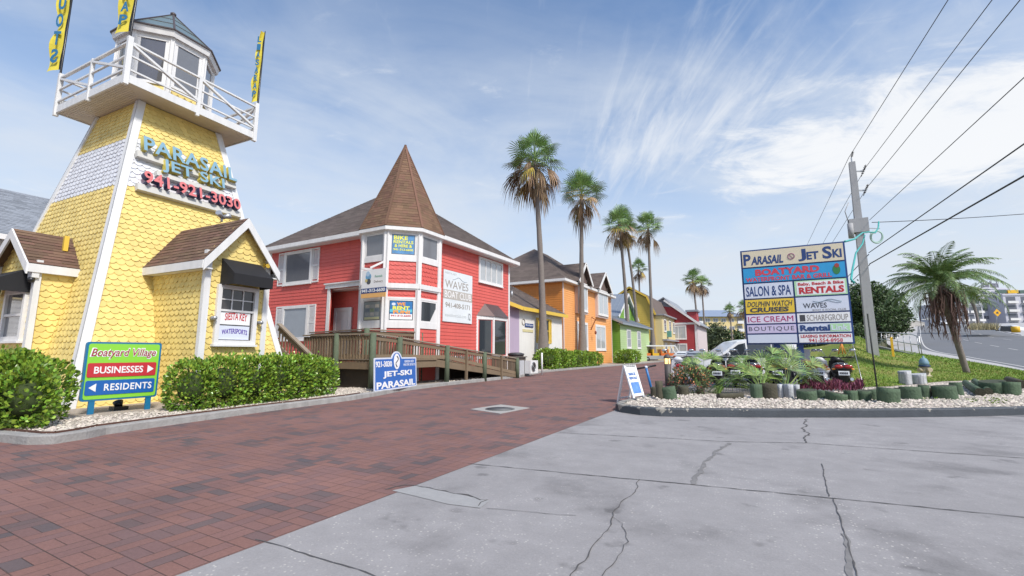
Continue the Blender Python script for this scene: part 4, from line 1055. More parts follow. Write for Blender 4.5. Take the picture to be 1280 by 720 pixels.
# ------------------------------------------------------------------ wooden access ramp and landing in front of it
def build_ramp():
    t = thing('wooden_ramp', 'weathered wooden access ramp with slatted railings and green treated posts', 'ramp', (-11.9, 12, 0))
    xo, xi = -11.15, -12.75
    # deck: landing then slope
    b = MB(); z0 = 1.02
    for i in range(46):
        x = -17.6 + i * .142; b.box(x, x + .132, 10.75, 14.0, z0 - .04, z0)
    y = 14.05
    while y < 20.6:
        z = z0 * (1 - (y - 14.05) / 7.0) + .05
        b.box(xi, xo, y, y + .132, z - .04, z); y += .142
    b.build('deck', WOOD, t)
    b = MB(); b.box(-17.6, xo, 10.72, 10.76, z0 - .30, z0 - .05); b.build('joist', WOOD, t)
    b = MB(); b.hexa([(xo - .02, 10.8, z0 - .3), (xo + .03, 10.8, z0 - .3), (xo + .03, 14.05, z0 - .3), (xo - .02, 14.05, z0 - .3), (xo - .02, 10.8, z0 - .02), (xo + .03, 10.8, z0 - .02), (xo + .03, 14.05, z0 - .02), (xo - .02, 14.05, z0 - .02)])
    b.build('joist', WOOD, t)
    b = MB(); b.hexa([(xo - .02, 14.06, z0 - .3), (xo + .03, 14.06, z0 - .3), (xo + .03, 20.6, .0), (xo - .02, 20.6, .0), (xo - .02, 14.06, z0 - .02), (xo + .03, 14.06, z0 - .02), (xo + .03, 20.6, .14), (xo - .02, 20.6, .14)])
    b.build('joist', WOOD, t)
    def top(y): return PX(557, 434, -11.2).z if False else (1.86 if y < 11 else 1.86 - (y - 11) * .094)
    def floor(y): return z0 if y < 14.05 else z0 * (1 - (y - 14.05) / 7.0) + .05
    def rail(a, b_, ta, tb, fa, fb, name='railing'):
        a = Vector(a); b_ = Vector(b_); L_ = (b_ - a).length; d = (b_ - a).normalized(); m = MB()
        m.hexa([p for p in []] or [tuple(q) for q in ()]) if False else None
        n = Vector((-d.y, d.x, 0))
        m.bar(a + Vector((0, 0, ta)), b_ + Vector((0, 0, tb)), .15, .045, 1)
        m.bar(a + Vector((0, 0, ta - .12)), b_ + Vector((0, 0, tb - .12)), .04, .14)
        m.bar(a + Vector((0, 0, fa + .1)), b_ + Vector((0, 0, fb + .1)), .04, .14)
        k = int(L_ / .135)
        for i in range(k):
            f = (i + .5) / k; p = a.lerp(b_, f) + n * .025
            m.bar(p + Vector((0, 0, fa + (fb - fa) * f + .02)), p + Vector((0, 0, ta + (tb - ta) * f - .05)), .042, .034)
        m.build(name, [WOOD, WOODTOP], t)
    ys = [10.72, 12.2, 14.7, 15.9, 17.35, 18.8, 20.45]
    ys = [10.72, 11.95, 14.65, 16.0, 17.4, 18.9, 20.45]
    for a, b_ in zip(ys, ys[1:]): rail((xo, a, 0), (xo, b_, 0), top(a), top(b_), floor(a), floor(b_))
    for i, y in enumerate(ys):
        m = MB(); g = i in (0, 2, 4, 6, 1)
        if g: m.tube([(xo + .06, y, -.05), (xo + .06, y, top(y) + .03)], [.105, .095], 10)
        else: m.bar((xo + .05, y, -.05), (xo + .05, y, top(y)), .09, .09)
        m.build('post', GPOST if g else WOOD, t)
    for (a, b_) in ((-11.15, -12.72), (-12.72, -14.5)): rail((a, 10.72, 0), (b_, 10.72, 0), 1.86, 1.86, z0, z0)
    m = MB(); m.tube([(-12.72, 10.66, -.05), (-12.72, 10.66, 1.9)], [.10, .09], 10); m.build('post', GPOST, t)
    rail((xi, 12.0, 0), (xi, 15.0, 0), 2.1, 2.1, z0, z0); rail((-17.3, 13.1, 0), (xi, 12.0, 0), 2.12, 2.1, z0, z0)
    for p, h in (((xi, 12.0), 2.14), ((xi, 15.0), 2.1)):
        m = MB(); m.tube([(p[0], p[1], 0), (p[0], p[1], h)], [.10, .095], 10); m.build('post', GPOST, t)
    # stair rail going down behind the hedge
    m = MB(); a, b_ = PY(349, 405, 10.1), PY(393, 448, 10.1)
    m.bar(a, b_, .16, .05); m.bar(a - Vector((0, 0, .16)), b_ - Vector((0, 0, .16)), .05, .14); m.bar(a - Vector((0, 0, .75)), b_ - Vector((0, 0, .75)), .05, .14)
    m.build('stair_rail', WOODTOP, t)
    m = MB()
    for i in range(11):
        p = a.lerp(b_, (i + .4) / 11.5); m.bar(p - Vector((0, 0, .8)), p - Vector((0, 0, .05)), .04, .04)
    m.build('stair_baluster', WOOD, t)
    m = MB(); m.box(-17.5, xo - .15, 10.95, 11.0, .0, z0 - .3); m.box(xi + .02, xi + .06, 11.0, 20.4, 0, .62); m.build('skirt', M('under_deck_shade_board', (.05, .04, .03), .9, .2), t)  # near-black skirt added, its colour stands in for shade beneath the ramp
build_ramp()

# jet-ski sign leaning at the kerb
def build_jet():
    p0, p1 = G(464, 494.5), G(527, 486.5)
    p0 = Vector((-10.15, 9.95, .127)); p1 = Vector((-10.74, 12.45, .127))
    F = Fr(p0, p1 - p0, (1, 0, 0) if True else 0, (-.06, 0, 1)); Wd = (p1 - p0).length
    t = thing('jet_ski_sign', 'blue arch-topped board reading JET-SKI PARASAIL leaning against the ramp', 'sign', (p0 + p1) / 2)
    Hh = .95; cxx = Wd * .5
    out = [(0, 0), (Wd, 0), (Wd, Hh)] + [(cxx + .33 * math.cos(R(a)), Hh - .13 + .33 * math.sin(R(a))) for a in range(24, 157, 12)] + [(0, Hh)]
    b = MB(); b.fprism(F, out, -.03, 0); b.build('board', JBLUE, t)
    b = MB(); e = out + [out[0]]
    for (a, c), (a2, c2) in zip(e, e[1:]): b.bar(F.p(a, c, -.012), F.p(a2, c2, -.012), .03, .045)
    b.build('edge', SPALE, t)
    text('PARASAIL', F, .10, Wd - .08, .04, .25, SWHITE, t, .035, .002, .006); text('JET-SKI', F, Wd * .18, Wd * .88, .34, .56, SWHITE, t, .035, .002, .006)
    text('921-3030', F, .06, Wd * .38, .69, .87, SWHITE, t, .03, .002, .006)
    text('GREEN KEY', F, Wd * .69, Wd * .95, .80, .88, SPALE, t, .02, .002); text('WATER SPORTS', F, Wd * .66, Wd * .98, .69, .77, SPALE, t, .02, .002)
    b = MB(); b.fprism(F, [(cxx + .19 * math.cos(R(a)), .85 + .25 * math.sin(R(a))) for a in range(0, 360, 15)], .0, .006); b.build('oval', SWHITE, t)
    b = MB(); b.tube([F.p(cxx + .09 * math.sin(math.pi * q / 8) * (1 - .3 * abs(q / 8)), .85 + .17 * q / 8, .01) for q in range(-8, 9)], .018, 5); b.build('swirl_mark', SDK, t)
build_jet()

# ------------------------------------------------------------------ small white shop, orange house, green house, yellow house, far red house
def hip(t, x0, x1, y0, y1, ez, k0, k1, ov, mat, course=.2, tab=.5, name='roof'):
    e = [Vector((x0 - ov, y0 - ov, ez)), Vector((x1 + ov, y0 - ov, ez)), Vector((x1 + ov, y1 + ov, ez)), Vector((x0 - ov, y1 + ov, ez))]
    k0, k1 = Vector(k0), Vector(k1); r = MB()
    shingles(r, [e[0], e[1], k0], course, tab); shingles(r, [e[1], e[2], k1, k0], course, tab); r.poly([e[2], e[3], k1]); r.poly([e[3], e[0], k0, k1])
    o = r.build(name, mat, t); b = MB(); eaves(b, [e[0], e[1], e[2], e[3], e[0]], .22); b.box(x0 - ov, x1 + ov, y0 - ov, y1 + ov, ez - .25, ez - .22); b.build('eave', WHITE2, o)
    return o
def build_shop():
    x = -15.55; t = thing('white_shop', 'small white stucco shop with yellow eave and yellow shutters between red and orange houses', 'shop', (-17, 32, 0))
    b = MB(); b.fprism(FX(-16.5), [(29.0, 0), (36.9, 0), (36.9, 4.45), (29.0, 4.45)], -4, .95); b.build('wall', STUCCO, t)
    b = MB(); p = [Vector((x, 29.0, 0)), Vector((-16.45, 28.0, 0)), Vector((-21, 28.0, 0)), Vector((-21, 29.0, 0))]
    b.hexa([q for q in p] + [q + Vector((0, 0, 4.5)) for q in p]); b.build('side_wall', LILAC, t)
    r = MB(); pts = [Vector((-15.1, 28.75, 4.5)), Vector((-15.1, 37.2, 4.5)), Vector((-20.5, 37.2, 7.4)), Vector((-20.5, 28.75, 7.4))]
    shingles(r, pts, .2, .4); p2 = [Vector((-16.2, 27.4, 5.05)), Vector((-15.1, 28.75, 4.5)), Vector((-20.5, 28.75, 7.4))]; r.poly(p2)
    rf = r.build('roof', BROWNSH2, t)
    b = MB(); b.bar((-15.1, 28.75, 4.40), (-15.1, 37.2, 4.40), .06, .26); b.bar((-16.2, 27.4, 4.95), (-15.1, 28.75, 4.40), .06, .26); b.build('fascia', YTRIM, rf)
    b = MB(); b.tube([(-17.0, 30.5, 5.4), (-17.0, 30.5, 6.0)], .08); b.build('vent_pipe', STEEL, rf)
    F = FX(x); w = window(t, F, 32.35, 34.0, 2.15, 3.85, GLASS, fw=.13, mull=(1, 1), frame=YTRIM, shut=.42)
    b = MB(); b.fbox(F, 32.45, 33.1, 2.35, 2.75, .036, .045); b.build('window_sticker', NAVY, w)
    s = thing('shop_sign', 'small white wall sign with a navy name plate beside the yellow window', 'sign', (x + .05, 30.2, 3))
    b = MB(); b.fbox(F, 29.85, 31.2, 3.15, 3.42, .01, .05); b.build('name_plate', NAVY, s)
    text('Boutique', F, 29.95, 31.1, 3.2, 3.37, SPALE, s, .01, .051)
    b = MB(); b.torus(F.p(29.62, 3.5, .03), (1, 0, 0), .22, .025, 16, 5); b.build('round_emblem', SGREY, s)
    b = MB(); b.fbox(F, 29.5, 31.2, 2.78, 2.98, .01, .03); b.build('strip', M('strip_straw', (.62, .55, .30), .5, .1), s)
build_shop()
def build_orange():
    x1, y0, y1, zt = -15.8, 37.7, 52.3, 7.65; x0 = -27
    t = thing('orange_house', 'two-storey orange clapboard house with brown hipped roof and two gabled upper windows', 'house', (-20, 45, 0))
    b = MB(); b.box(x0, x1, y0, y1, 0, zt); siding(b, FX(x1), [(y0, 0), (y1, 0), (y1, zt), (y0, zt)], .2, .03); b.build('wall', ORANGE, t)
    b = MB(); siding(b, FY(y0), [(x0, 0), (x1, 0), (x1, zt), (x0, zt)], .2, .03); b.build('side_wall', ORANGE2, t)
    b = MB(); F = FX(x1)
    for u in (y0, y1 - .2): b.fbox(F, u, u + .2, 0, zt, 0, .06)
    b.build('corner_board', M('pinkish_trim', (.62, .50, .46), .5, .05), t)
    hip(t, x0, x1, y0, y1, zt + .2, (-21.4, 43.4, 12.4), (-21.4, 46.8, 12.4), .5, BROWNSH2)
    for u0, u1 in ((40.9, 43.2), (46.75, 49.9)):
        m_ = (u0 + u1) / 2; b = MB(); b.fbox(F, u0 - .2, u1 + .2, 5.0, 8.5, 0, .32); d = b.build('dormer', M('pinkish_trim', (.62, .50, .46), .5, .05), t)
        F2 = FX(x1 + .32); window(t, F2, u0 + .1, u1 - .1, 5.45, 7.85, CURT, fw=.2, mull=(1, 0), bar_=.06)
        r = MB(); za = 10.05; zb = 8.0
        for s_ in (-1, 1):
            e0 = Vector((x1 + .75, m_ + s_ * ((u1 - u0) / 2 + .75), zb)); k0 = Vector((x1 + .75, m_, za)); k1 = Vector((x1 - 3.6, m_, za)); e1 = Vector((x1 - 1.2, e0.y, zb))
            shingles(r, [e0, e1, k1, k0] if s_ > 0 else [e1, e0, k0, k1], .2, .5)
        rf = r.build('dormer_roof', BROWNSH2, t)
        b = MB()
        for s_ in (-1, 1):
            b.bar((x1 + .77, m_ + s_ * ((u1 - u0) / 2 + .75), zb - .1), (x1 + .77, m_, za - .1), .06, .28)
        b.build('fascia', WHITE2, rf)
        b = MB(); b.fprism(FX(x1 + .3), [(u0 - .2, 8.0), (u1 + .2, 8.0), (m_, za - .3)], -.3, .05); b.build('gable', M('gable_brown', (.14, .10, .09), .7, .1), rf)
    for u0, u1 in ((41.3, 43.8), (46.7, 49.6)): window(t, F, u0, u1, 1.75, 4.0, CURT, fw=.24, mull=(1, 0), bar_=.06)
    b = MB(); b.bar((x1 + .05, 45.0, 3.6), (x1 + .55, 45.0, 4.6), .07); b.bar((x1 + .05, 45.3, 4.9), (x1 + .55, 45.2, 4.6), .07); b.sph((x1 + .5, 45.1, 3.3), .12, .12, .2, 8, 6); b.build('wall_lamp', M('rusty_bracket', (.22, .06, .03), .6, .2), t)
build_orange()
def build_green():
    t = thing('green_house', 'low two-tone green house with sheet-metal roofs', 'house', (-18, 60, 0))
    x1 = -15.0; F = FX(x1)
    b = MB(); b.box(-24, x1, 53.0, 68, 0, 4.7); siding(b, F, [(53, 0), (68, 0), (68, 4.7), (53, 4.7)], .25, .03); b.build('wall', LGREEN, t)
    b = MB(); siding(b, FY(53.0), [(-24, 0), (x1, 0), (x1, 4.55), (-17.2, 5.7), (-24, 5.7)], .25, .03)
    b.fprism(FY(53.02), [(-24, 0), (x1, 0), (x1, 4.55), (-17.2, 5.7), (-24, 5.7)], -.1, 0); b.build('side_wall', GREENS, t)
    b = MB(); b.hexa([(-14.5, 52.6, 4.55), (-14.5, 68.4, 4.55), (-17.2, 68.4, 5.75), (-17.2, 52.6, 5.75), (-14.5, 52.6, 4.75), (-14.5, 68.4, 4.75), (-17.2, 68.4, 5.95), (-17.2, 52.6, 5.95)]); 
    for i in range(26): y = 52.8 + i * .6; b.bar((-14.5, y, 4.78), (-17.2, y, 5.98), .04, .05)
    b.build('lower_roof', GALV, t)
    # upper storey with gable facing the street
    xu = -17.0; b = MB(); b.fprism(FX(xu), [(58.8, 4.2), (68, 4.2), (68, 6.2), (63.5, 9.2), (58.8, 6.2)], -9, 0); siding(b, FX(xu), [(58.8, 4.4), (68, 4.4), (68, 6.2), (63.5, 9.2), (58.8, 6.2)], .25, .03); b.build('upper_wall', GREENS, t)
    b = MB()
    for s_ in (-1, 1):
        e = [(xu + .45, 63.5 + s_ * 5.3, 5.85), (xu - 9, 63.5 + s_ * 5.3, 5.85), (xu - 9, 63.5, 9.4), (xu + .45, 63.5, 9.4)]
        b.hexa(e + [(p[0], p[1], p[2] + .12) for p in e])
        for i in range(16): b.bar((xu + .3 - i * .6, 63.5 + s_ * 5.3, 6.0), (xu + .3 - i * .6, 63.5, 9.55), .05, .06)
    rf = b.build('upper_roof', GALV, t)
    b = MB()
    for s_ in (-1, 1): b.bar((xu + .47, 63.5 + s_ * 5.3, 5.85), (xu + .47, 63.5, 9.4), .06, .25)
    b.build('bargeboard', WHITE2, rf)
    window(t, FX(xu), 62.4, 64.6, 6.2, 7.9, CURT, fw=.18, mull=(1, 0))
    for u0, u1 in ((55.9, 57.5), (61.0, 62.6)): window(t, F, u0, u1, 2.0, 3.95, GREYGL, fw=.2, mull=(0, 1))
build_green()
def build_yellow():
    y0 = 76.0; t = thing('yellow_house', 'mustard yellow gambrel-roofed house beyond the green house', 'house', (-19, 80, 0))
    pr = [(-23.5, 0), (-15.9, 0), (-15.9, 7.6), (-17.0, 10.2), (-19.6, 11.8), (-22.2, 10.2), (-23.5, 7.6)]
    b = MB(); b.fprism(FY(y0), pr, -12, 0); 
    siding(b, FY(y0), pr, .3, .03); b.build('wall', MUST, t)
    b = MB()
    pts = [(-15.5, 7.3), (-16.8, 10.35), (-19.6, 12.1), (-22.4, 10.35), (-23.9, 7.3)]
    for (a, z), (c, w) in zip(pts, pts[1:]):
        b.hexa([(a, y0 - .4, z), (c, y0 - .4, w), (c, y0 + 12.4, w), (a, y0 + 12.4, z), (a, y0 - .4, z + .2), (c, y0 - .4, w + .2), (c, y0 + 12.4, w + .2), (a, y0 + 12.4, z + .2)])
    rf = b.build('roof', BROWNSH2, t)
    b = MB()
    for (a, z), (c, w) in zip(pts, pts[1:]): b.bar((a, y0 - .45, z + .05), (c, y0 - .45, w + .05), .06, .3)
    b.build('bargeboard', YTRIM, rf)
    b = MB(); b.box(-15.9, -14.7, y0 + .5, y0 + 12, 0, 7.3); b.build('front_bay', CREAM, t)
    b = MB(); b.box(-15.9, -14.2, y0 + .2, y0 + 12.2, 7.3, 7.5); b.box(-14.75, -14.0, y0 + .5, y0 + 12, 3.2, 3.45); b.build('canopy', M('grey_canopy', (.3, .3, .32), .6, .1), t)
    F = FX(-14.7)
    for u in (78, 82.5, 86): window(t, F, u, u + 1.6, 4.9, 6.6, GREYGL, fw=.2); window(t, F, u, u + 1.6, .9, 2.7, GREYGL, fw=.2)
    b = MB(); b.fbox(F, 80.2, 81.2, 3.9, 4.9, .02, .6); b.build('window_box', M('teal_box', (.10, .28, .24), .6, .1), t)
    window(t, FY(y0), -17.4, -16.6, 1.0, 2.9, GLASS, fw=.15)
    b = MB(); b.fbox(FY(y0 + .5), -15.85, -14.75, 0, 7.2, .02, .05); b.build('bay_side', CREAM, t)
build_yellow()
def build_farred():
    y0 = 88.0; t = thing('far_red_house', 'dark red house with big side gable at the far end of the street', 'house', (-14, 92, 0))
    xa, xb = -19.2, -10.9; F = FY(y0)
    pr = [(xa, 0), (xb, 0), (xb, 6.5), (-14.9, 9.7), (-16.3, 10.5), (xa, 10.2)]
    b = MB(); b.fprism(F, pr, -14, 0); siding(b, F, [(xa, 0), (xb, 0), (xb, 6.5), (xa, 6.5)], .3, .03); siding(b, F, [(xa, 6.5), (xb, 6.5), (-16.3, 10.5), (xa, 10.2)], .3, .03); b.build('wall', REDDK, t)
    b = MB(); pts = [(-10.2, 6.1), (-14.9, 9.85), (-16.4, 11.4), (-18.2, 10.4), (-19.6, 10.3)]
    for (a, z), (c, w) in zip(pts, pts[1:]):
        b.hexa([(a, y0 - .4, z), (c, y0 - .4, w), (c, y0 + 14.4, w), (a, y0 + 14.4, z), (a, y0 - .4, z + .2), (c, y0 - .4, w + .2), (c, y0 + 14.4, w + .2), (a, y0 + 14.4, z + .2)])
    b.fprism(FY(y0 - .02), [(-18.6, 10.2), (-14.4, 9.5), (-16.4, 11.5)], -.3, .02)
    rf = b.build('roof', GREYSH, t)
    b = MB()
    b.bar((-10.2, y0 - .46, 6.15), (-16.3, y0 - .46, 10.95), .06, .35); b.fbox(F, xa, xb + .5, 6.35, 6.7, 0, .12); b.fbox(F, xb - .35, xb, 0, 6.35, 0, .1)
    b.build('trim', WHITE2, t)
    b = MB(); b.box(-12.9, -11.2, y0 + 3, y0 + 6, 6.5, 8.9); d = b.build('dormer', REDDK, t)
    b = MB(); b.box(-13.1, -10.9, y0 + 2.7, y0 + 6.3, 8.9, 9.25); b.build('dormer_roof', GREYSH, d)
    for u0, u1, z0, z1 in ((-18.6, -17.6, 3.9, 6.0), (-15.3, -12.9, 3.9, 6.0), (-15.2, -12.9, .6, 2.7)): window(t, F, u0, u1, z0, z1, CURT, fw=.22, mull=(1, 0), bar_=.06)
    b = MB(); b.box(xb, xb + .12, y0, y0 + 14, 0, 6.3); b.build('side_wall', M('pinkwhite_siding', (.62, .55, .55), .6, .05), t)
build_farred()
def build_grey():
    t = thing('grey_roofed_house', 'pale house with a grey shingle roof behind the tower at the left edge', 'house', (-28, 6, 0))
    b = MB(); b.box(-36, -26, -6, 8.6, 0, 5.7); siding(b, FX(-26), [(-6, 0), (8.6, 0), (8.6, 5.7), (-6, 5.7)], .2, .02); b.build('wall', WHITE, t)
    r = MB(); shingles(r, [(-25.4, -6, 5.75), (-25.4, 9.0, 5.75), (-31, 9.0, 8.9), (-31, -6, 8.9)], .18, .4); r.poly([(-36.6, -6, 5.75), (-36.6, 9, 5.75), (-31, 9, 8.9), (-31, -6, 8.9)])
    rf = r.build('roof', GREYSH, t); b = MB(); b.bar((-25.4, -6, 5.68), (-25.4, 9, 5.68), .06, .2); b.build('eave', WHITE2, rf)
    F = FX(-26)
    for u in (4.6, 6.6): window(t, F, u, u + 1.1, 4.2, 5.2, CURT, fw=.12, mull=(0, 1))
    b = MB(); b.fbox(F, -6, 8.6, 3.4, 4.0, .03, .08); b.build('band', CREAM, t)
build_grey()
def block(name, lab, c, wdt, dep, h, floors, cols, wall, ang, roofh, roofm, cat='apartment building', win=GREYGL, balc=()):
    t = thing(name, lab, cat, (c[0], c[1], 0))
    u = Vector((math.cos(ang), math.sin(ang), 0)); n = Vector((math.sin(ang), -math.cos(ang), 0)); F = Fr((c[0], c[1], c[2] if len(c) > 2 else 0), u, n)
    b = MB(); b.fbox(F, -wdt / 2, wdt / 2, 0, h, -dep, 0); b.build('wall', wall, t)
    fh = h / floors
    for i in range(cols):
        u0 = -wdt / 2 + wdt * (i + .18) / cols; u1 = -wdt / 2 + wdt * (i + .82) / cols
        for j in range(floors):
            z0 = j * fh
            if i in balc:
                b = MB(); b.fbox(F, u0 - .2, u1 + .2, z0 + .25, z0 + .45, 0, 1.2); b.fbox(F, u0 - .2, u1 + .2, z0 + .45, z0 + 1.3, 1.1, 1.15); q = b.build('balcony', WHITE2, t)
                b = MB(); b.fbox(F, u0, u1, z0 + .5, z0 + fh * .85, .0, .05); b.build('opening', win, q)
            else:
                b = MB(); b.fbox(F, u0, u1, z0 + fh * .32, z0 + fh * .78, .0, .06); q = b.build('window', WHITE2, t)
                b = MB(); b.fbox(F, u0 + .15, (u0 + u1) / 2 - .06, z0 + fh * .35, z0 + fh * .75, .06, .08); b.fbox(F, (u0 + u1) / 2 + .06, u1 - .15, z0 + fh * .35, z0 + fh * .75, .06, .08); b.build('pane', win, q)
    if roofh:
        b = MB(); o = 1.2
        e = [F.p(-wdt / 2 - o, h, o), F.p(wdt / 2 + o, h, o), F.p(wdt / 2 + o, h, -dep - o), F.p(-wdt / 2 - o, h, -dep - o)]
        k = [F.p(-wdt / 4, h + roofh, -dep / 2), F.p(wdt / 4, h + roofh, -dep / 2)]
        b.poly([e[0], e[1], k[1], k[0]]); b.poly([e[1], e[2], k[1]]); b.poly([e[2], e[3], k[0], k[1]]); b.poly([e[3], e[0], k[0]]); b.poly(e)
        b.build('roof', roofm, t)
    else:
        b = MB(); b.fbox(F, -wdt / 2 - .3, wdt / 2 + .3, h, h + .8, -dep, .3); b.build('parapet', wall, t)
    return t, F
BLUEROOF = M('blue_grey_roof', (.22, .27, .36), .7, .08, .2)
cc = D(902, 440, 170)
block('condominium', 'yellow five-storey condominium with a blue-grey roof beyond the far trees', (cc.x, cc.y), 17.5, 12, 14.6, 5, 6, CONDOM, YAW - .05, 3.0, BLUEROOF, balc=(0, 5))
HOTW = M('hotel_shaded_glass', (.13, .14, .17), .3, .2, .2)
cc = D(1252, 430, 210)
h1, F1 = block('beach_hotel', 'white beach hotel slab with rooftop lettering and rows of balconies above the road', (cc.x, cc.y), 17, 14, 30.5, 8, 3, HOTELM, YAW + .1, 0, HOTELM, 'hotel', HOTW)
text('Siesta Beach', F1, -5, 4, 31.5, 34.6, M('roof_letter_grey', (.22, .22, .26), .6, 0), h1, .01, -1, .3)
cc = D(1210, 430, 205)
block('hotel_wing', 'pale hotel wing with balconies left of the lettered slab behind the far palm', (cc.x, cc.y), 19, 12, 22.5, 6, 5, HOTELM, YAW + .06, 0, HOTELM, 'hotel', HOTW, balc=(0, 1, 2, 3, 4))
cc = D(1310, 430, 200)
block('hotel_wing', 'pale hotel wing at the right edge with long dark balconies', (cc.x, cc.y), 30, 12, 26.5, 7, 5, HOTELM, YAW - .1, 0, HOTELM, 'hotel', HOTW, balc=(0, 1, 2, 3, 4))

# ------------------------------------------------------------------ road climbing to the bridge, grass bank
def lerp(a, b, f): return a + (b - a) * f
LEFT = [D(1420, 500, 18), D(1280, 462.5, 27), D(1200, 447, 36), D(1150, 436.5, 47), D(1146, 424, 70), D(1147, 414, 100), D(1149, 407.5, 130), D(1160, 409, 190)]
RIGHT = [LEFT[0] + Vector((16, 2, 0)), LEFT[1] + Vector((17, 1, 0)), LEFT[2] + Vector((17, 0, .1)), LEFT[3] + Vector((17.5, -1, .1)), D(1290, 421, 72), D(1238, 411, 102), D(1202, 406, 132), D(1195, 408, 192)]
def loft(name, A, B, mat, dz=0., k=6):
    mb = MB()
    def pt(P, t):
        i = min(int(t), len(P) - 2); f = t - i
        p0, p1, p2, p3 = P[max(i - 1, 0)], P[i], P[i + 1], P[min(i + 2, len(P) - 1)]
        return .5 * ((2 * p1) + (p2 - p0) * f + (2 * p0 - 5 * p1 + 4 * p2 - p3) * f * f + (3 * p1 - p0 - 3 * p2 + p3) * f ** 3)
    n = (len(A) - 1) * k; Z = Vector((0, 0, dz))
    for i in range(n):
        a0, a1, b0, b1 = pt(A, i / k), pt(A, (i + 1) / k), pt(B, i / k), pt(B, (i + 1) / k)
        mb.poly([a0 + Z, b0 + Z, b1 + Z, a1 + Z])
    return struct(mb.build(name, mat)), pt
_, cr = loft('road', LEFT, RIGHT, ASPH)
# painted edge and lane lines
mb = MB()
for off, w, dash in ((.035, .008, 0), (.36, .007, 1), (.66, .007, 1), (.96, .008, 0)):
    for i in range(7 * 14):
        t = i / 14
        if dash and i % 4 > 1: continue
        a0, b0, a1, b1 = cr(LEFT, t), cr(RIGHT, t), cr(LEFT, t + 1 / 14), cr(RIGHT, t + 1 / 14); Z = Vector((0, 0, .012))
        mb.poly([a0.lerp(b0, off) + Z, a0.lerp(b0, off + w) + Z, a1.lerp(b1, off + w) + Z, a1.lerp(b1, off) + Z])
struct(mb.build('road_marking', M('road_paint', (.55, .54, .52), .7, .2, 2)))
SWO = [D(1400, 520, 18), D(1280, 467, 25.2), D(1200, 451, 33), D(1148, 443, 40), D(1118, 436, 52), D(1108, 426, 72), D(1118, 417, 100), D(1140, 409, 128), D(1155, 410, 190)]
SWI = [LEFT[0], LEFT[1], LEFT[2], LEFT[3], LEFT[3].lerp(LEFT[4], .4), LEFT[4], LEFT[5], LEFT[6], LEFT[7]]
loft('sidewalk', SWO, SWI, SIDEW, .06)
# bank: from the stones up to the sidewalk and the embankment behind the pole
FR = [G(880, 462, 0), Vector((-.2, 24, 0.0)), G(1010, 470, 0.0), G(1065, 484, .128), G(1110, 483, .128), G(1180, 476.5, .128), G(1240, 474.5, .128), G(1300, 476, .128), D(1420, 520, 17.5)]
BK = [D(900, 441, 62), D(980, 438, 56), D(1030, 432, 50), D(1072, 420, 50), D(1100, 434, 49), D(1148, 442, 40.2), D(1200, 450.3, 33.2), D(1282, 466, 25.4), D(1402, 519, 18)]
def bank_pt(t, f):
    i = min(int(t), len(FR) - 2); q = t - i
    a, b = FR[i].lerp(FR[i + 1], q), BK[i].lerp(BK[i + 1], q); p = a.lerp(b, f)
    p.z += .12 * math.sin(f * math.pi) + .03 * math.sin(p.x * 1.3) * math.sin(p.y * 1.1) * math.sin(f * math.pi); return p
def grass_mat():
    m = bpy.data.materials.new('lawn'); m.use_nodes = True; nt = m.node_tree; N = nt.nodes; L = nt.links; b = N['Principled BSDF']; tc = N.new('ShaderNodeTexCoord')
    n = N.new('ShaderNodeTexNoise'); n.inputs['Scale'].default_value = .35; n.inputs['Detail'].default_value = 8; n.inputs['Roughness'].default_value = .7; L.new(tc.outputs['Object'], n.inputs['Vector'])
    rp = N.new('ShaderNodeValToRGB'); L.new(n.outputs[0], rp.inputs[0]); e = rp.color_ramp.elements
    e[0].position = .38; e[0].color = (.15, .235, .03, 1); e[1].position = .66; e[1].color = (.26, .205, .075, 1)
    n2 = N.new('ShaderNodeTexNoise'); n2.inputs['Scale'].default_value = 14; n2.inputs['Detail'].default_value = 6; L.new(tc.outputs['Object'], n2.inputs['Vector'])
    h = N.new('ShaderNodeHueSaturation'); L.new(rp.outputs[0], h.inputs['Color']); mp = N.new('ShaderNodeMapRange'); L.new(n2.outputs[0], mp.inputs[0]); mp.inputs[1].default_value = .3; mp.inputs[2].default_value = .7; mp.inputs[3].default_value = .6; mp.inputs[4].default_value = 1.4; L.new(mp.outputs[0], h.inputs['Value'])
    L.new(h.outputs[0], b.inputs['Base Color']); b.inputs['Roughness'].default_value = .95; b.inputs['Specular IOR Level'].default_value = .2
    bp = N.new('ShaderNodeBump'); bp.inputs['Distance'].default_value = .05; L.new(n2.outputs[0], bp.inputs['Height']); L.new(bp.outputs[0], b.inputs['Normal'])
    return m
mb = MB()
for i in range(8 * 6):
    for j in range(14): mb.poly([bank_pt(i / 6, j / 14), bank_pt((i + 1) / 6, j / 14), bank_pt((i + 1) / 6, (j + 1) / 14), bank_pt(i / 6, (j + 1) / 14)])
struct(mb.build('grass_bank', grass_mat()))
mb = MB()
for i in range(15000):
    t = rnd(2.6, 8); f = random.random() ** 1.7; p = bank_pt(t, f)
    for k in range(2):
        a = rnd(0, 6.28); h = rnd(.03, .075) * (1 + f); d = Vector((math.cos(a), math.sin(a), 0)); w = Vector((-d.y, d.x, 0)) * .012 * (1 + f)
        q = p + Vector((rnd(-.06, .06), rnd(-.06, .06), -.005)); mb.poly([q - w, q + w, q + d * h * .5 + Vector((0, 0, h))])
struct(mb.build('grass', GRASSB), 'stuff')
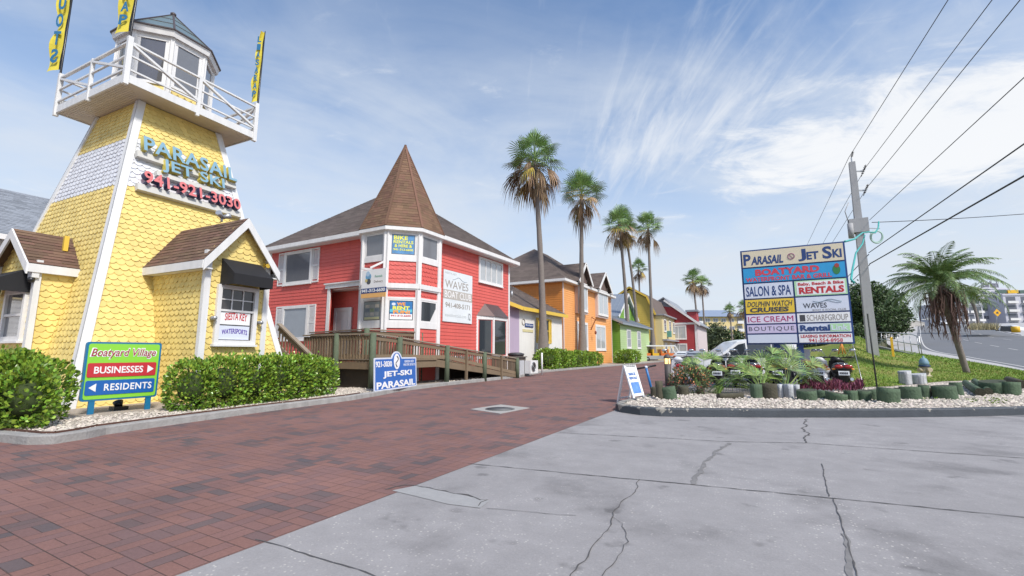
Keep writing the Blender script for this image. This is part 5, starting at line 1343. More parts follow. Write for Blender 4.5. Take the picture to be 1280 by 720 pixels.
# slope under the road so the bank and the road have earth below them
mb = MB()
for A, B in ((SWO, None),):
    for i in range(3, len(SWO) - 1):
        a, b = SWO[i], SWO[i + 1]; d = (b - a).normalized(); n = Vector((-d.y, d.x, 0))
        mb.poly([a, b, Vector((b.x, b.y, 0)) + n * (b.z * 2.2), Vector((a.x, a.y, 0)) + n * (a.z * 2.2)])
struct(mb.build('embankment', M('embankment_earth', (.16, .15, .07), .95, .2, .3)))
mb = MB()
for i in range(len(RIGHT) - 1):
    a, b = RIGHT[i], RIGHT[i + 1]; mb.poly([a, b, Vector((b.x + 25, b.y - 10, b.z)), Vector((a.x + 25, a.y - 10, a.z))])
struct(mb.build('median', SIDEW))

# bridge parapet, retaining wall, handrail
pw = thing('bridge_parapet', 'pale concrete parapet curving along the bridge ramp behind the handrail', 'parapet', D(1108, 426, 72))
b = MB(); P = [D(1096, 424, 58), D(1104, 424, 66), D(1113, 420, 82), D(1128, 413, 105), D(1146, 407, 130), D(1156, 409, 185)]; T = [D(1096, 415, 58), D(1104, 412.5, 66), D(1113, 408, 82), D(1128, 404, 105), D(1146, 401.5, 130), D(1156, 404, 185)]
for i in range(5):
    o = Vector((-.35, .25, 0)); b.hexa([P[i], P[i + 1], P[i + 1] + o, P[i] + o, T[i], T[i + 1], T[i + 1] + o, T[i] + o])
b.build('wall', PARA, pw)
b = MB()
for i in range(5): b.bar(T[i] + Vector((-.17, .12, .1)), T[i + 1] + Vector((-.17, .12, .1)), .6, .22)
b.build('coping', PARA, pw)
rw = MB(); a, c = D(1098, 440, 42), D(1152, 446, 36); rw.hexa([(a.x, a.y, a.z - 1), (c.x, c.y, c.z - 1), (c.x + .2, c.y + .2, c.z - 1), (a.x + .2, a.y + .2, a.z - 1), (a.x, a.y, a.z + .55), (c.x, c.y, c.z + .05), (c.x + .2, c.y + .2, c.z + .05), (a.x + .2, a.y + .2, a.z + .55)])
solo(rw, 'retaining_wall', M('grey_block', (.24, .24, .24), .9, .2, 2), (a + c) / 2, 'low grey concrete retaining wall under the handrail by the yellow marker post', 'wall')
hr = thing('handrail', 'galvanised steel pipe handrail beside the sidewalk to the bridge', 'handrail', D(1150, 445, 38))
A0, A1 = D(1096, 430, 50), D(1153, 445, 37.5); At, Bt = D(1096, 415.5, 50), D(1149, 421, 37.5)
b = MB(); b.tube([At, D(1110, 415.8, 46), D(1140, 418, 40), Bt, D(1153, 446, 37.5)], .045, 8); b.build('top_rail', STEEL, hr)
b = MB(); b.tube([D(1096, 424, 50), D(1110, 425, 46), D(1140, 430, 40), D(1151, 431.5, 37.5)], .04, 8); b.build('mid_rail', STEEL, hr)
for i in range(8):
    f = i / 7.3; b = MB(); b.tube([At.lerp(Bt, f) , At.lerp(Bt, f) + (A0.lerp(A1, f) - At.lerp(Bt, f))], .032, 6); b.build('baluster', STEEL, hr)
b = MB(); b.box(-.07, .07, -.04, .04, 0, 1.0); b.sph((0, 0, 1.0), .07, .04, .05, 8, 4)
p = D(1117, 447, 31)
for v in range(len(b.v)): b.v[v] = (b.v[v][0] * .95 + p.x, b.v[v][1] + p.y, b.v[v][2] * 1.32 + p.z)
solo(b, 'marker_post', POSTY, p, 'yellow utility marker post standing in the grass beside the retaining wall', 'post')

# ------------------------------------------------------------------ plants
def hedge(name, label, boxes, n, mat=LEAF, L=(.055, .085), cat='hedge', group=None, core=CORE, zb=.1, corem=.56):
    c0 = boxes[0][0]; t = thing(name, label, cat, (c0[0], c0[1], zb), group=group); b = MB(); cb = MB()
    wts = [bx[1][0] * bx[1][1] + bx[1][1] * bx[1][2] + bx[1][0] * bx[1][2] for bx in boxes]
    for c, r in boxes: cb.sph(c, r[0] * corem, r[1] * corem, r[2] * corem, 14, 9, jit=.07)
    for i in range(n):
        c, r = random.choices(boxes, wts)[0]; d = rvec()
        k = max(abs(d.x), abs(d.y), abs(d.z)); d2 = d / (k ** .35)
        s = rnd(.78, 1.04) + (rnd(0, .16) if d.z > .2 and random.random() < .14 else 0) + .05 * math.sin(d.x * 7 + c[0] * 3) * math.cos(d.y * 6 + d.z * 5)
        p = Vector((c[0] + d2.x * r[0] * s, c[1] + d2.y * r[1] * s, c[2] + d2.z * r[2] * s))
        if p.z < zb: p.z = zb + rnd(0, .06)
        dd = (d + rvec() * .7 + Vector((0, 0, .55))).normalized()
        leaf(b, p, dd, rvec(), rnd(*L), rnd(*L) * .72)
    b.build('foliage', mat, t); cb.build('stem', core, t); return t  # stem: added dark blob that blocks the view and paints the shaded inside
hedge('shrub', 'big rounded glossy green shrub at the left corner of the gravel bed', [((-10.45, 2.55, .66), (.5, .42, .6)), ((-10.0, 2.62, .55), (.36, .34, .47)), ((-11.0, 2.5, .66), (.55, .5, .60)), ((-11.7, 2.3, .62), (.6, .5, .56)), ((-10.9, 3.0, .6), (.5, .4, .52))], 8500, cat='shrub', L=(.06, .09))
hedge('hedge', 'clipped glossy green hedge in front of the ticket tower, right of the village sign', [((-10.35, 5.1, .56), (.42, .42, .52)), ((-10.4, 5.75, .6), (.42, .5, .57)), ((-10.45, 6.4, .6), (.42, .5, .57)), ((-10.5, 7.0, .62), (.42, .5, .57)), ((-10.6, 7.6, .62), (.42, .5, .57)), ((-10.75, 8.2, .6), (.42, .45, .56)), ((-10.9, 8.7, .57), (.40, .35, .5))], 13000, L=(.055, .085))
hedge('hedge', 'bright green rounded hedge in front of the orange house by the first palm', [((-13.65, 29.7, .75), (.8, 1.1, .72)), ((-13.7, 31.4, .75), (.85, 1.2, .72)), ((-13.75, 33.0, .72), (.8, 1.0, .66))], 5200, L=(.11, .16), cat='hedge')
hedge('hedge', 'bright green hedge farther along the orange house behind the second palm', [((-13.75, 35.6, .7), (.8, 1.1, .66)), ((-13.8, 37.8, .68), (.8, 1.3, .62)), ((-13.9, 40, .66), (.8, 1.2, .6))], 4200, L=(.11, .16), cat='hedge')
hedge('hedge', 'small bright green hedge in front of the low green house', [((-13.9, 50.5, .75), (.9, 1.7, .75)), ((-13.95, 53.5, .75), (.9, 1.9, .75))], 3000, L=(.14, .2), cat='hedge')

def fan(b, root, tip_c, side, blades, spread, bl, droop, w, m=0, petw=.02):
    """palm fan: petiole from root to tip_c, then a fan of folded blades"""
    ax = (tip_c - root).normalized(); side = (side - ax * side.dot(ax)).normalized(); nrm = side.cross(ax)
    b.tube([root, root.lerp(tip_c, .5) + Vector((0, 0, .03)), tip_c], [petw, petw * .8, petw * .6], 4, m, cap=False)
    for i in range(blades):
        a = spread * (2 * (i + .5) / blades - 1); d = ax * math.cos(a) + side * math.sin(a)
        l = bl * (1 - .28 * abs(a) / spread) * rnd(.88, 1.08); px = d.cross(nrm).normalized() * w
        m1 = tip_c + d * l * .5 + nrm * .02 + Vector((0, 0, -droop * .18 * l)); m2 = tip_c + d * l * .8 + Vector((0, 0, -droop * .45 * l)); e = tip_c + d * l * .96 + Vector((0, 0, -droop * l * rnd(.75, 1.1)))
        k = len(b.v); b.v += [tuple(tip_c), tuple(m1 - px), tuple(m1 + px), tuple(m2 - px * .7), tuple(m2 + px * .7), tuple(e)]
        for f in ((0, 1, 2), (1, 3, 4, 2), (3, 5, 4)): b.f.append(tuple(k + q for q in f)); b.m.append(m); b.smooth.append(False)
def fanpalm(label, base, crown, s=1., ng=34, nd=30, seed=1, dead=1., group='tall fan palms along the street'):
    random.seed(seed); t = thing('fan_palm', label, 'palm tree', base, group=group)
    base, crown = Vector(base), Vector(crown); b = MB(); P = []; Rr = []; h = (crown - base).length
    for i in range(25):
        f = i / 24; p = base.lerp(crown, f); bow = math.sin(f * math.pi) * (crown - base); off = Vector((base.x - crown.x, base.y - crown.y, 0)) * (.22 * math.sin(f * math.pi))
        P.append(p + off * 1.0); Rr.append((.34 * math.exp(-f * 9) + .205 - .07 * f) * (1 + .05 * math.sin(i * 2.3)) * (.5 + .5 * s))
    b.tube(P, Rr, 10); b.build('trunk', BARK, t)
    b = MB()
    for i in range(ng):
        el = R(88 - 105 * (i / ng) ** .85 + rnd(-10, 10)); az = i * 2.399 + rnd(-.3, .3); d = Vector((math.cos(el) * math.cos(az), math.cos(el) * math.sin(az), math.sin(el)))
        L_ = s * rnd(.65, 1.15); r0 = crown + Vector((0, 0, rnd(-.3, .25) * s)); tc = r0 + d * L_ + Vector((0, 0, -.12 * s * math.cos(el)))
        side = d.cross(Vector((0, 0, 1))); side = side if side.length > .1 else Vector((1, 0, 0)); side = (side + rvec() * .35).normalized()
        fan(b, r0, tc, side, 17, R(rnd(85, 115)), s * rnd(.85, 1.1), rnd(.05, .45), .030 * s, 1 if (i > ng * .8 and rnd(0, 1) < .5) else 0, .022 * s)
    b.build('crown', [FROND, FRONDY], t)
    b = MB()
    for i in range(nd):
        el = R(rnd(-15, -82) if dead > .7 else rnd(-35, -82)); az = rnd(0, 6.28); d = Vector((math.cos(el) * math.cos(az), math.cos(el) * math.sin(az), math.sin(el)))
        L_ = s * rnd(.6, 1.1); r0 = crown + Vector((0, 0, rnd(-.5, .1) * s)); tc = r0 + d * L_
        side = (d.cross(Vector((0, 0, 1))) + rvec() * .5).normalized()
        fan(b, r0, tc, side, 8, R(rnd(25, 55)), s * rnd(.7, 1.25), rnd(.7, 1.3), .035 * s, 0 if rnd(0, 1) < .85 else 1, .02 * s)
    b.build('dead_fronds', [FRONDD, FRONDY], t); random.seed(seed + 99)
    return t
def at(u, v, d, z=None):
    p = D(u, v, d)
    if z is not None: p.z = z
    return p
fanpalm('tallest fan palm with a shaggy brown skirt in front of the white shop', (-14.8, 31.52, 0), D(668, 202, 34.7), 1.5, 40, 38, 3)
fanpalm('tall fan palm in front of the orange house windows', (-15.1, 40.6, 0), D(727, 242, 42.5), 1.42, 42, 15, 4)
fanpalm('fan palm with curved trunk by the green house, browner of the overlapping pair', (-15.6, 59, 0), D(774, 280, 57.5), 1.45, 40, 20, 5)
fanpalm('thin fan palm behind the curved trunk at the green house', PX(799, 448, -16.2), D(782, 290, 64), 1.2, 28, 18, 15)
fanpalm('fan palm standing right of the overlapping pair, in front of the yellow house', at(817, 449, 72, 0), D(810, 283, 72), 1.6, 42, 12, 6)
fanpalm('small distant fan palm showing between the trunks near the yellow house', at(803, 447, 92, 0), D(798, 334, 92), 1.25, 32, 14, 7, .5)
fanpalm('distant fan palm at the right corner of the far red house, taller of two', at(875, 447, 96, 0), D(866, 349, 96), 1.42, 38, 24, 8, .6)
fanpalm('distant fan palm leaning left just right of the far red house', at(883, 446, 108, 0), D(877, 354, 108), 1.35, 34, 20, 9, .6)
fanpalm('small fan palm in front of the yellow condominium', at(917, 445, 120, 0), D(912, 388, 120), 1.15, 34, 12, 10, .5)
fanpalm('fan palm mostly hidden behind the left edge of the big sign', at(934, 445, 110, 0), D(930, 384, 110), 1.2, 30, 20, 12, .8)

def frond(b, c, az, el, L_, m, nl, ll, droop, lw=.018):
    h = Vector((math.cos(az), math.sin(az), 0)); pts = []
    p = Vector(c); e = el; k = 12
    for i in range(k + 1):
        pts.append(p.copy()); d = h * math.cos(e) + Vector((0, 0, math.sin(e))); p = p + d * (L_ / k); e -= droop / k * (.4 + 1.3 * i / k)
    b.tube(pts, [.024 * (1 - i / (k + 2)) for i in range(k + 1)], 4, m, cap=False)
    side = Vector((-h.y, h.x, 0))
    for i in range(nl):
        f = .12 + .88 * (i + .5) / nl; q = f * k; j = min(int(q), k - 1); p = pts[j].lerp(pts[j + 1], q - j); d = (pts[j + 1] - pts[j]).normalized(); up = side.cross(d)
        ln = ll * math.sin(math.pi * min(1, f * .85 + .17)) ** .6
        for s_ in (-1, 1):
            v = (side * s_ * .8 + d * .62 + up * rnd(.05, .3) + Vector((0, 0, -.18))).normalized(); w = d * lw
            tip = p + v * ln * rnd(.85, 1.1) + Vector((0, 0, -.12 * ln)); mid = p + v * ln * .5 + Vector((0, 0, .02))
            b.poly([p, mid - w, tip, mid + w], m)
def datepalm(label, base, bend, crown, n, L_, seed, skirt=0, lw=.02, nl=30, group='feathery date palms by the road'):
    random.seed(seed); t = thing('date_palm', label, 'palm tree', base, group=group); b = MB(); P = []; Rr = []
    base, bend, crown = Vector(base), Vector(bend), Vector(crown)
    for i in range(21): f = i / 20; P.append(base * (1 - f) ** 2 + bend * 2 * f * (1 - f) + crown * f * f); Rr.append((.135 - .01 * f + .13 * f ** 5) * L_ / 3.0 * (1 + .06 * (i % 2)))
    b.tube(P, Rr, 10); b.build('trunk', BARK, t); b = MB()
    for i in range(n):
        q = i / n; el = R(82 - 98 * q + rnd(-7, 7)); frond(b, crown + Vector((0, 0, rnd(-.1, .35))), i * 2.399 + rnd(-.25, .25), el, L_ * rnd(.82, 1.08) * (.82 + .3 * q), 0, nl, L_ * .155, R(rnd(75, 120)), lw)
    b.build('crown', PHX, t)
    if skirt:
        b = MB(); ax = (P[-1] - P[-4]).normalized()
        for i in range(skirt):
            az = rnd(0, 6.28); r = rnd(.25, .85); p0 = crown - ax * rnd(0, .5); p1 = p0 + Vector((math.cos(az) * r, math.sin(az) * r, rnd(-.4, .1))); l = rnd(1.0, 2.3)
            b.tube([p0, p1, p1 + Vector((rnd(-.1, .1), rnd(-.1, .1), -l * .5)), p1 + Vector((rnd(-.15, .15), rnd(-.15, .15), -l))], [.03, .03, .026, .012], 4, cap=False)
            for k in range(9):
                q = p1 + Vector((0, 0, -l * rnd(.15, 1))); w = Vector((rnd(-1, 1), rnd(-1, 1), 0)).normalized() * .02; e = q + Vector((rnd(-.12, .12), rnd(-.12, .12), -rnd(.15, .4))); b.poly([q - w, q + w, e])
        b.build('dead_fronds', M('brown_hanging_frond', (.15, .09, .075), .85, 0, isl=.5), t)
    random.seed(seed + 50); return t
datepalm('leaning date palm with a brown hanging skirt, growing from the grass by the road', D(1209, 467, 22), D(1196, 425, 22), D(1174, 356, 21.5), 64, 2.75, 21, 60, .021, 38)
datepalm('smaller date palm farther back at the road median in front of the beach hotel', D(1223, 408, 84), D(1222, 392, 84), D(1214, 374, 84), 46, 4.6, 22, 0, .05, 22)

def tree(label, base, h, clumps, n, ls, mat, cat='tree', name='broadleaf_tree', group=None, seed=1, tr=.25):
    random.seed(seed); t = thing(name, label, cat, base, group=group); base = Vector(base); b = MB(); tb = MB()
    fk = base + Vector((0, 0, h * .28)); tb.tube([base - Vector((0, 0, .3)), base + Vector((.1, 0, h * .15)), fk], [tr, tr * .8, tr * .7], 8)
    for c, r in clumps:
        c = Vector(c); tb.tube([fk, fk.lerp(c, .5) + rvec() * r * .2, c], [tr * .5, tr * .3, .03], 6)
        k = int(n * r * r)
        for i in range(k):
            sub = c + rvec() * r * rnd(.35, 1.0); 
            for j in range(7):
                p = sub + rvec() * r * .22 * rnd(.2, 1.2); d = (rvec() + (p - c) / r * .6 + Vector((0, 0, .15))).normalized(); leaf(b, p, d, rvec(), ls * rnd(.7, 1.3), ls * .55)
    tb.build('trunk', BARK2, t); b.build('crown', mat, t); random.seed(seed + 5); return t
bc = D(1085, 425, 62)
def ccl(lst): return [(D(u, v, d), r) for u, v, d, r in lst]
tree('dense dark green tree behind the utility pole and big sign', (bc.x, bc.y, 1.0), 9, ccl([(1085, 375, 60, 2.6), (1105, 385, 58, 2.4), (1075, 395, 62, 2.6), (1120, 400, 57, 1.8), (1098, 405, 60, 2.2), (1088, 412, 60, 1.8), (1124, 408, 57, 1.3), (1112, 374, 60, 1.5), (1070, 372, 63, 2.), (1062, 405, 62, 2.3), (1110, 398, 55, 1.5), (1095, 366, 60, 1.4), (1130, 392, 57, .9)]), 46, .34, LEAF2, seed=31)
tree('dark low tree line below and behind the big sign', D(1035, 440, 58), 4, ccl([(1040, 425, 58, 1.7), (1060, 425, 56, 1.7), (1052, 416, 58, 1.8), (1022, 430, 58, 1.5), (1072, 420, 55, 1.5), (1010, 432, 60, 1.4)]), 46, .3, LEAF2, seed=32)
tree('grey-green bush left of the yellow condominium', at(893, 440, 130, 0), 7, ccl([(886, 420, 130, 3.2), (896, 416, 130, 3.4), (903, 424, 128, 3.0), (888, 430, 126, 2.8), (898, 434, 126, 3)]), 9, .75, LEAF3, seed=33)
tree('round green bush before the balconies of the yellow condominium', at(920, 440, 125, 0), 5, ccl([(919, 423, 125, 2.4), (925, 428, 125, 2.4), (914, 430, 125, 2.2)]), 9, .7, LEAF2, seed=34)
hg = MB()
for i in range(9000):
    a = rnd(-1.5, 1.2); d = rnd(235, 260); x = a * 220; p = Vector((_f[0] * d + _r[0] * x, _f[1] * d + _r[1] * x, rnd(0, 5 + 2.5 * math.sin(a * 19) + 1.5 * math.sin(a * 47)))); leaf(hg, p, rvec(), rvec(), 1.8, 1.2)
struct(hg.build('far_trees', LEAF2), 'stuff')

# ------------------------------------------------------------------ village sign in the left bed
def build_village():
    p0, p1 = Vector((-10.28, 3.62, 0)), Vector((-10.42, 4.99, 0)); sx_ = G(189, 511, .1).x; p0 = PX(102, 480, sx_); p1 = PX(196, 490, sx_); p0.z = p1.z = 0
    zt, zb = PX(104, 427, sx_).z, PX(180, 497, sx_).z
    F = Fr(p0, p1 - p0, (p1 - p0).cross(Vector((0, 0, 1)))); L_ = (p1 - p0).length
    t = thing('village_sign', 'green, red and blue directory sign for businesses and residents in the gravel bed', 'sign', ((p0 + p1) / 2).to_tuple())
    def rr(u0, u1, v0, v1, r): return [(u + r * math.cos(R(a + q)), v + r * math.sin(R(a + q))) for u, v, a in ((u1 - r, v0 + r, 270), (u1 - r, v1 - r, 0), (u0 + r, v1 - r, 90), (u0 + r, v0 + r, 180)) for q in (0, 30, 60, 90)]
    b = MB(); b.fprism(F, rr(0, L_, zb, zt, .05), -.06, .0); b.build('frame', M('sign_teal_blue', (.01, .16, .32), .4, .04), t)
    b = MB(); b.fprism(F, rr(.035, L_ - .035, zb + .035, zt - .035, .04), 0, .006); b.build('panel', LIME, t)
    Hh = zt - zb
    y = lambda f: zb + Hh * f
    b = MB(); b.fprism(F, rr(.05, L_ - .07, y(.40), y(.64), .03), .006, .016); b.build('arrow_panel', SRED, t)
    b = MB(); b.fprism(F, rr(.05, L_ - .07, y(.10), y(.345), .03), .006, .016); b.build('arrow_panel', BLUE, t)
    text('BUSINESSES', F, .15, L_ * .76, y(.46), y(.58), SWHITE, t, .02, .017); text('RESIDENTS', F, L_ * .27, L_ - .12, y(.165), y(.285), SWHITE, t, .02, .017, space=1.12)
    b = MB(); b.fprism(F, [(L_ * .82, y(.45)), (L_ * .91, y(.52)), (L_ * .82, y(.59))], .016, .020); b.build('arrow', SWHITE, t)
    b = MB(); b.fprism(F, [(L_ * .08, y(.225)), (L_ * .17, y(.155)), (L_ * .17, y(.295))], .016, .020); b.build('arrow', SWHITE, t)
    text('Boatyard Village', F, .07, L_ - .08, y(.70), y(.90), SWHITE, t, .045, .007, .003, shear=.18, space=1.0); text('Boatyard Village', F, .09, L_ - .10, y(.715), y(.885), WINE, t, .006, .011, .003, shear=.18, space=1.0)
    for u in (.14, L_ - .18):
        b = MB(); b.fbox(F, u, u + .09, .05, zb, -.05, -.005); b.build('post', M('sign_teal_blue', (.01, .16, .32), .4, .04), t)
build_village()
b = MB(); p = G(148, 512, .1); b.box(p.x - .12, p.x + .12, p.y - .12, p.y + .12, .10, .17); b.tube([(p.x, p.y, .17), (p.x - .06, p.y, .25)], [.06, .09], 10)
solo(b, 'ground_spotlight', BLACK, p, 'small black ground spotlight on the gravel below the village sign', 'spotlight')

# ------------------------------------------------------------------ big pylon sign
def build_pylon():
    y = 18.85; x0, x1, zb, zt = -.66, 2.55, 1.55, 5.04; t = thing('pylon_sign', 'large blue-framed directory sign headed PARASAIL JET SKI above the planting island', 'sign', ((x0 + x1) / 2, y, .1))
    F = FY(y); W_ = x1 - x0; H_ = zt - zb
    b = MB(); b.fbox(F, x0, x1, zb, zt, -.32, 0); b.build('cabinet', NAVY, t)
    for u in (PY(972, 440, y).x, PY(1001, 440, y).x): b = MB(); b.fbox(F, u - .1, u + .1, 0, zb, -.26, -.06); b.build('post', NAVY, t)
    y_ = lambda f: zt - H_ * f; U = lambda f: x0 + W_ * f
    def pan(a, c, d, e, mt): q = MB(); q.fbox(F, U(a), U(c), y_(e), y_(d), .0, .03); return q.build('panel', mt, t)
    A, B_, C, E_ = .018, .495, .512, .982
    p = pan(A, E_, .015, .185, SCREAM)
    text('P', F, U(.03), U(.105), y_(.165), y_(.045), NAVY, p, .03, .031); text('ARASAIL', F, U(.112), U(.43), y_(.165), y_(.075), NAVY, p, .035, .031, shear=.12); text('J', F, U(.57), U(.645), y_(.165), y_(.04), NAVY, p, .03, .031); text('ET', F, U(.65), U(.76), y_(.155), y_(.075), NAVY, p, .035, .031)
    text('S', F, U(.795), U(.88), y_(.16), y_(.035), NAVY, p, .03, .031); text('KI', F, U(.885), U(.965), y_(.155), y_(.07), NAVY, p, .035, .031)
    q = MB(); q.torus(F.p(U(.505), y_(.105), .035), (0, 1, 0), .10, .014, 20, 5); q.bar(F.p(U(.487), y_(.085), .033), F.p(U(.523), y_(.125), .033), .03, .006); q.build('round_emblem', M('emblem_plum', (.30, .10, .20), .5, 0), p)
    p = pan(A, E_, .20, .352, SSKY)
    text('BOATYARD', F, U(.14), U(.755), y_(.285), y_(.215), M('sign_coral', (.62, .06, .09), .5, .03), p, .05, .031); text('WATERFRONT BAR & GRILL', F, U(.04), U(.86), y_(.345), y_(.30), M('sign_coral', (.62, .06, .09), .5, .03), p, .03, .031)
    q = MB()          # plain green and red bird-like emblem
    cx_, cz_ = U(.905), y_(.275)
    q.fprism(F, [(cx_ + .11 * math.cos(i * .524), cz_ + .17 * math.sin(i * .524)) for i in range(12)], .03, .036, 0); q.fprism(F, [(cx_ + .07 * math.cos(i * .785) + .02, cz_ + .14 + .08 * math.sin(i * .785)) for i in range(8)], .036, .04, 1); q.build('emblem', [M('emblem_green', (.03, .20, .06), .5, .1), M('emblem_red', (.35, .05, .04), .5, .1)], p)
    p = pan(A, B_, .367, .52, SPALE); text('SALON & SPA', F, U(.035), U(.475), y_(.50), y_(.395), NAVY, p, .015, .031)
    p = pan(C, E_, .367, .52, SMINT); q = MB(); q.fbox(F, U(.53), U(.965), y_(.51), y_(.377), .03, .034); q.build('inner_panel', SWHITE, p)
    text('Baby, Beach & Bike', F, U(.545), U(.955), y_(.425), y_(.385), SRED, p, .03, .035); text('RENTALS', F, U(.55), U(.955), y_(.50), y_(.432), SRED, p, .045, .035)
    p = pan(A, B_, .535, .68, SYEL); text('DOLPHIN WATCH', F, U(.04), U(.475), y_(.61), y_(.555), SDK, p, .015, .031, shear=.15); text('CRUISES', F, U(.06), U(.44), y_(.668), y_(.618), SDK, p, .04, .031, shear=.15)
    p = pan(C, E_, .535, .68, SPALE); text('WAVES', F, U(.575), U(.79), y_(.645), y_(.595), SDK, p, .01, .031); text('BOAT & SOCIAL CLUB', F, U(.66), U(.955), y_(.674), y_(.656), SGREY, p, .0, .031)
    q = MB()
    for k in range(2): q.tube([F.p(U(.67 + i * .018), y_(.575 + k * .012 + .012 * math.sin(i * .55 + k)), .033) for i in range(15)], .010, 4)
    q.build('wave_mark', M('sign_bluegrey', (.28, .36, .42), .5, 0), p)
    p = pan(A, B_, .695, .785, M('sign_pinkwhite', (.74, .68, .80), .45, .03)); text('ICE CREAM', F, U(.035), U(.475), y_(.770), y_(.712), SMAG, p, 0, .031)
    p = pan(C, E_, .695, .785, SWHITE); text('SCHARFGROUP', F, U(.60), U(.965), y_(.772), y_(.712), SGREY, p, .004, .031); q = MB(); q.fbox(F, U(.535), U(.585), y_(.775), y_(.71), .03, .034); q.build('square_mark', SDK, p)
    p = pan(A, B_, .80, .885, SLILAC); text('BOUTIQUE', F, U(.035), U(.475), y_(.868), y_(.818), SDK, p, -.005, .031, space=1.25)
    p = pan(C, E_, .80, .885, SPALE); q = MB(); q.fbox(F, U(.80), U(.97), y_(.88), y_(.805), .03, .034); q.build('inner_panel', SMINT, p); text('Rental', F, U(.53), U(.80), y_(.872), y_(.812), NAVY, p, .04, .035); text('Link', F, U(.81), U(.955), y_(.868), y_(.815), SPALE, p, .02, .035)
    pan(A, B_, .90, .985, SPALE)
    p = pan(C, E_, .90, .985, SWHITE); text('LEASING INFORMATION', F, U(.53), U(.97), y_(.938), y_(.908), SRED, p, .02, .031); text('941-554-8958', F, U(.60), U(.90), y_(.982), y_(.946), SRED, p, .015, .031)
build_pylon()

# ------------------------------------------------------------------ log edging of the island
ZB = .13
def log_piece(b, base, topv, r, n=12, side=0, cut=1, jag=.06):
    base, topv = Vector(base), Vector(topv); ax = (topv - base).normalized(); u = ax.orthogonal().normalized(); w = ax.cross(u); i0 = len(b.v); k = 5
    ph = rnd(0, 6); tilt = rnd(-.12, .12)
    for j in range(k):
        f = j / (k - 1)
        for i in range(n):
            a = 6.2832 * i / n; rr = r * (1 + jag * math.sin(a * 3 + ph) + rnd(-.03, .03)); d = u * math.cos(a) + w * math.sin(a)
            b.v.append(tuple(base + (topv - base) * f + d * rr + ax * (tilt * r * math.cos(a) if j == k - 1 else 0)))
    for j in range(k - 1):
        for i in range(n):
            b.f.append((i0 + j * n + i, i0 + j * n + (i + 1) % n, i0 + (j + 1) * n + (i + 1) % n, i0 + (j + 1) * n + i)); b.m.append(side); b.smooth.append(True)
    b.f.append(tuple(i0 + (k - 1) * n + i for i in range(n))); b.m.append(cut); b.smooth.append(False)
    b.f.append(tuple(i0 + i for i in range(n - 1, -1, -1))); b.m.append(cut); b.smooth.append(False)
LG = 'cut logs edging the planting island'
def stump(label, u, vt, vb, w, mat=LOGG, lean=(0, 0), top=LOGTOP):
    p = G(u, vb - 1.5, ZB); d = Vector((p.x, p.y, 0)).dot(Vector((_f[0], _f[1], 0))); px = d / 569.
    r = w * px * .5; h = (vb - vt) * px - r * .25
    b = MB(); c = p + Vector((-p.x, -p.y, 0)).normalized() * -r
    log_piece(b, c - Vector((0, 0, .06)), c + Vector((lean[0], lean[1], h)), r, jag=.2 if mat is LOGW else .07)
    return solo(b, 'log_stump', [mat, top], c, label, 'log', LG)
ST = [
 ('low dark brown log at the left end of the island, beside the kick scooter', 818, 485, 498, 8, LOGD),
 ('tall thin dark log standing left of the cut green log at the island tip', 825, 478, 500.5, 9, LOGD),
 ('wide bright green log tilted left, just in front of the bollard lamp', 838, 484, 501, 19, LOGG),
 ('dark mossy stump between the tilted green log and the flowering bush', 854, 483, 496, 13, LOGD),
 ('mossy green-grey log left of centre, under the middle palmetto', 946, 481, 500, 14, LOGG),
 ('wide mossy log touching the white-painted stumps', 963, 480, 500.5, 19, LOGD),
 ('wide green log next to the white-painted stumps, in front of the purple plants', 1010, 487.5, 502.5, 22, LOGG),
 ('narrow green log second to the right of the white-painted stumps', 1028, 489, 500.5, 12, LOGG),
 ('low wide green log under the middle of the purple plants', 1046, 491, 503, 23, LOGG),
 ('green log below the right half of the purple plants', 1065, 489, 502.6, 14.5, LOGG),
 ('weathered green log near the right end of the purple plants', 1079.5, 488.6, 502.6, 14.5, LOGG),
 ('narrow green log just left of the thin dark stake', 1093, 488, 502, 11.5, LOGG),
 ('tallest wide green log right of the thin dark stake', 1111, 485, 505.5, 23, LOGG),
 ('thin dark brown log between the tallest log and the wide log under the white stumps', 1125, 486, 499, 9, LOGD),
 ('wide green log in front of the broken white-painted stumps', 1140, 484, 501.5, 21, LOGG),
 ('small green log right of the log in front of the broken white stumps', 1155, 482.5, 499.5, 11, LOGG),
 ('short brown log in the row below the fire hydrant', 1166.5, 485.6, 498.5, 13, LOGD),
 ('wide green log left of the two fallen logs, one narrow log between', 1183, 482, 501, 24, LOGG),
 ('narrow green log touching the two fallen logs', 1198, 479, 496, 12, LOGG),
 ('wide green log leaning right, just right of the two fallen logs', 1243, 476, 494.5, 25, LOGG),
 ('green log second to the right of the two fallen logs', 1264, 477.5, 495.5, 19, LOGG),
 ('dark log at the right edge of the picture, behind the last green logs', 1281, 477, 488, 14, LOGD),
]
for l, u, vt, vb, w, m_ in ST: stump(l, u, vt, vb, w, m_, (rnd(-.03, .03), rnd(-.03, .03)) if '838' not in str(u) else (-.05, 0))
for l, u, vt, vb, w in (('white-painted log, left one of the white three beside the palmetto', 976.5, 481.5, 499, 10.5), ('white-painted log, middle one of the white three beside the palmetto', 987, 481.5, 499.8, 10.5), ('slim white-painted log, right one of the white three beside the palmetto', 996.5, 482.5, 499, 8), ('tall white-painted stump behind the green log row, left of the hydrant', 1133, 464.5, 482.5, 12), ('ragged low white-painted stump right behind the log row, nearest the hydrant', 1149, 467.5, 482, 17)):
    stump(l, u, vt, vb, w, LOGW, (0, 0), LOGW)
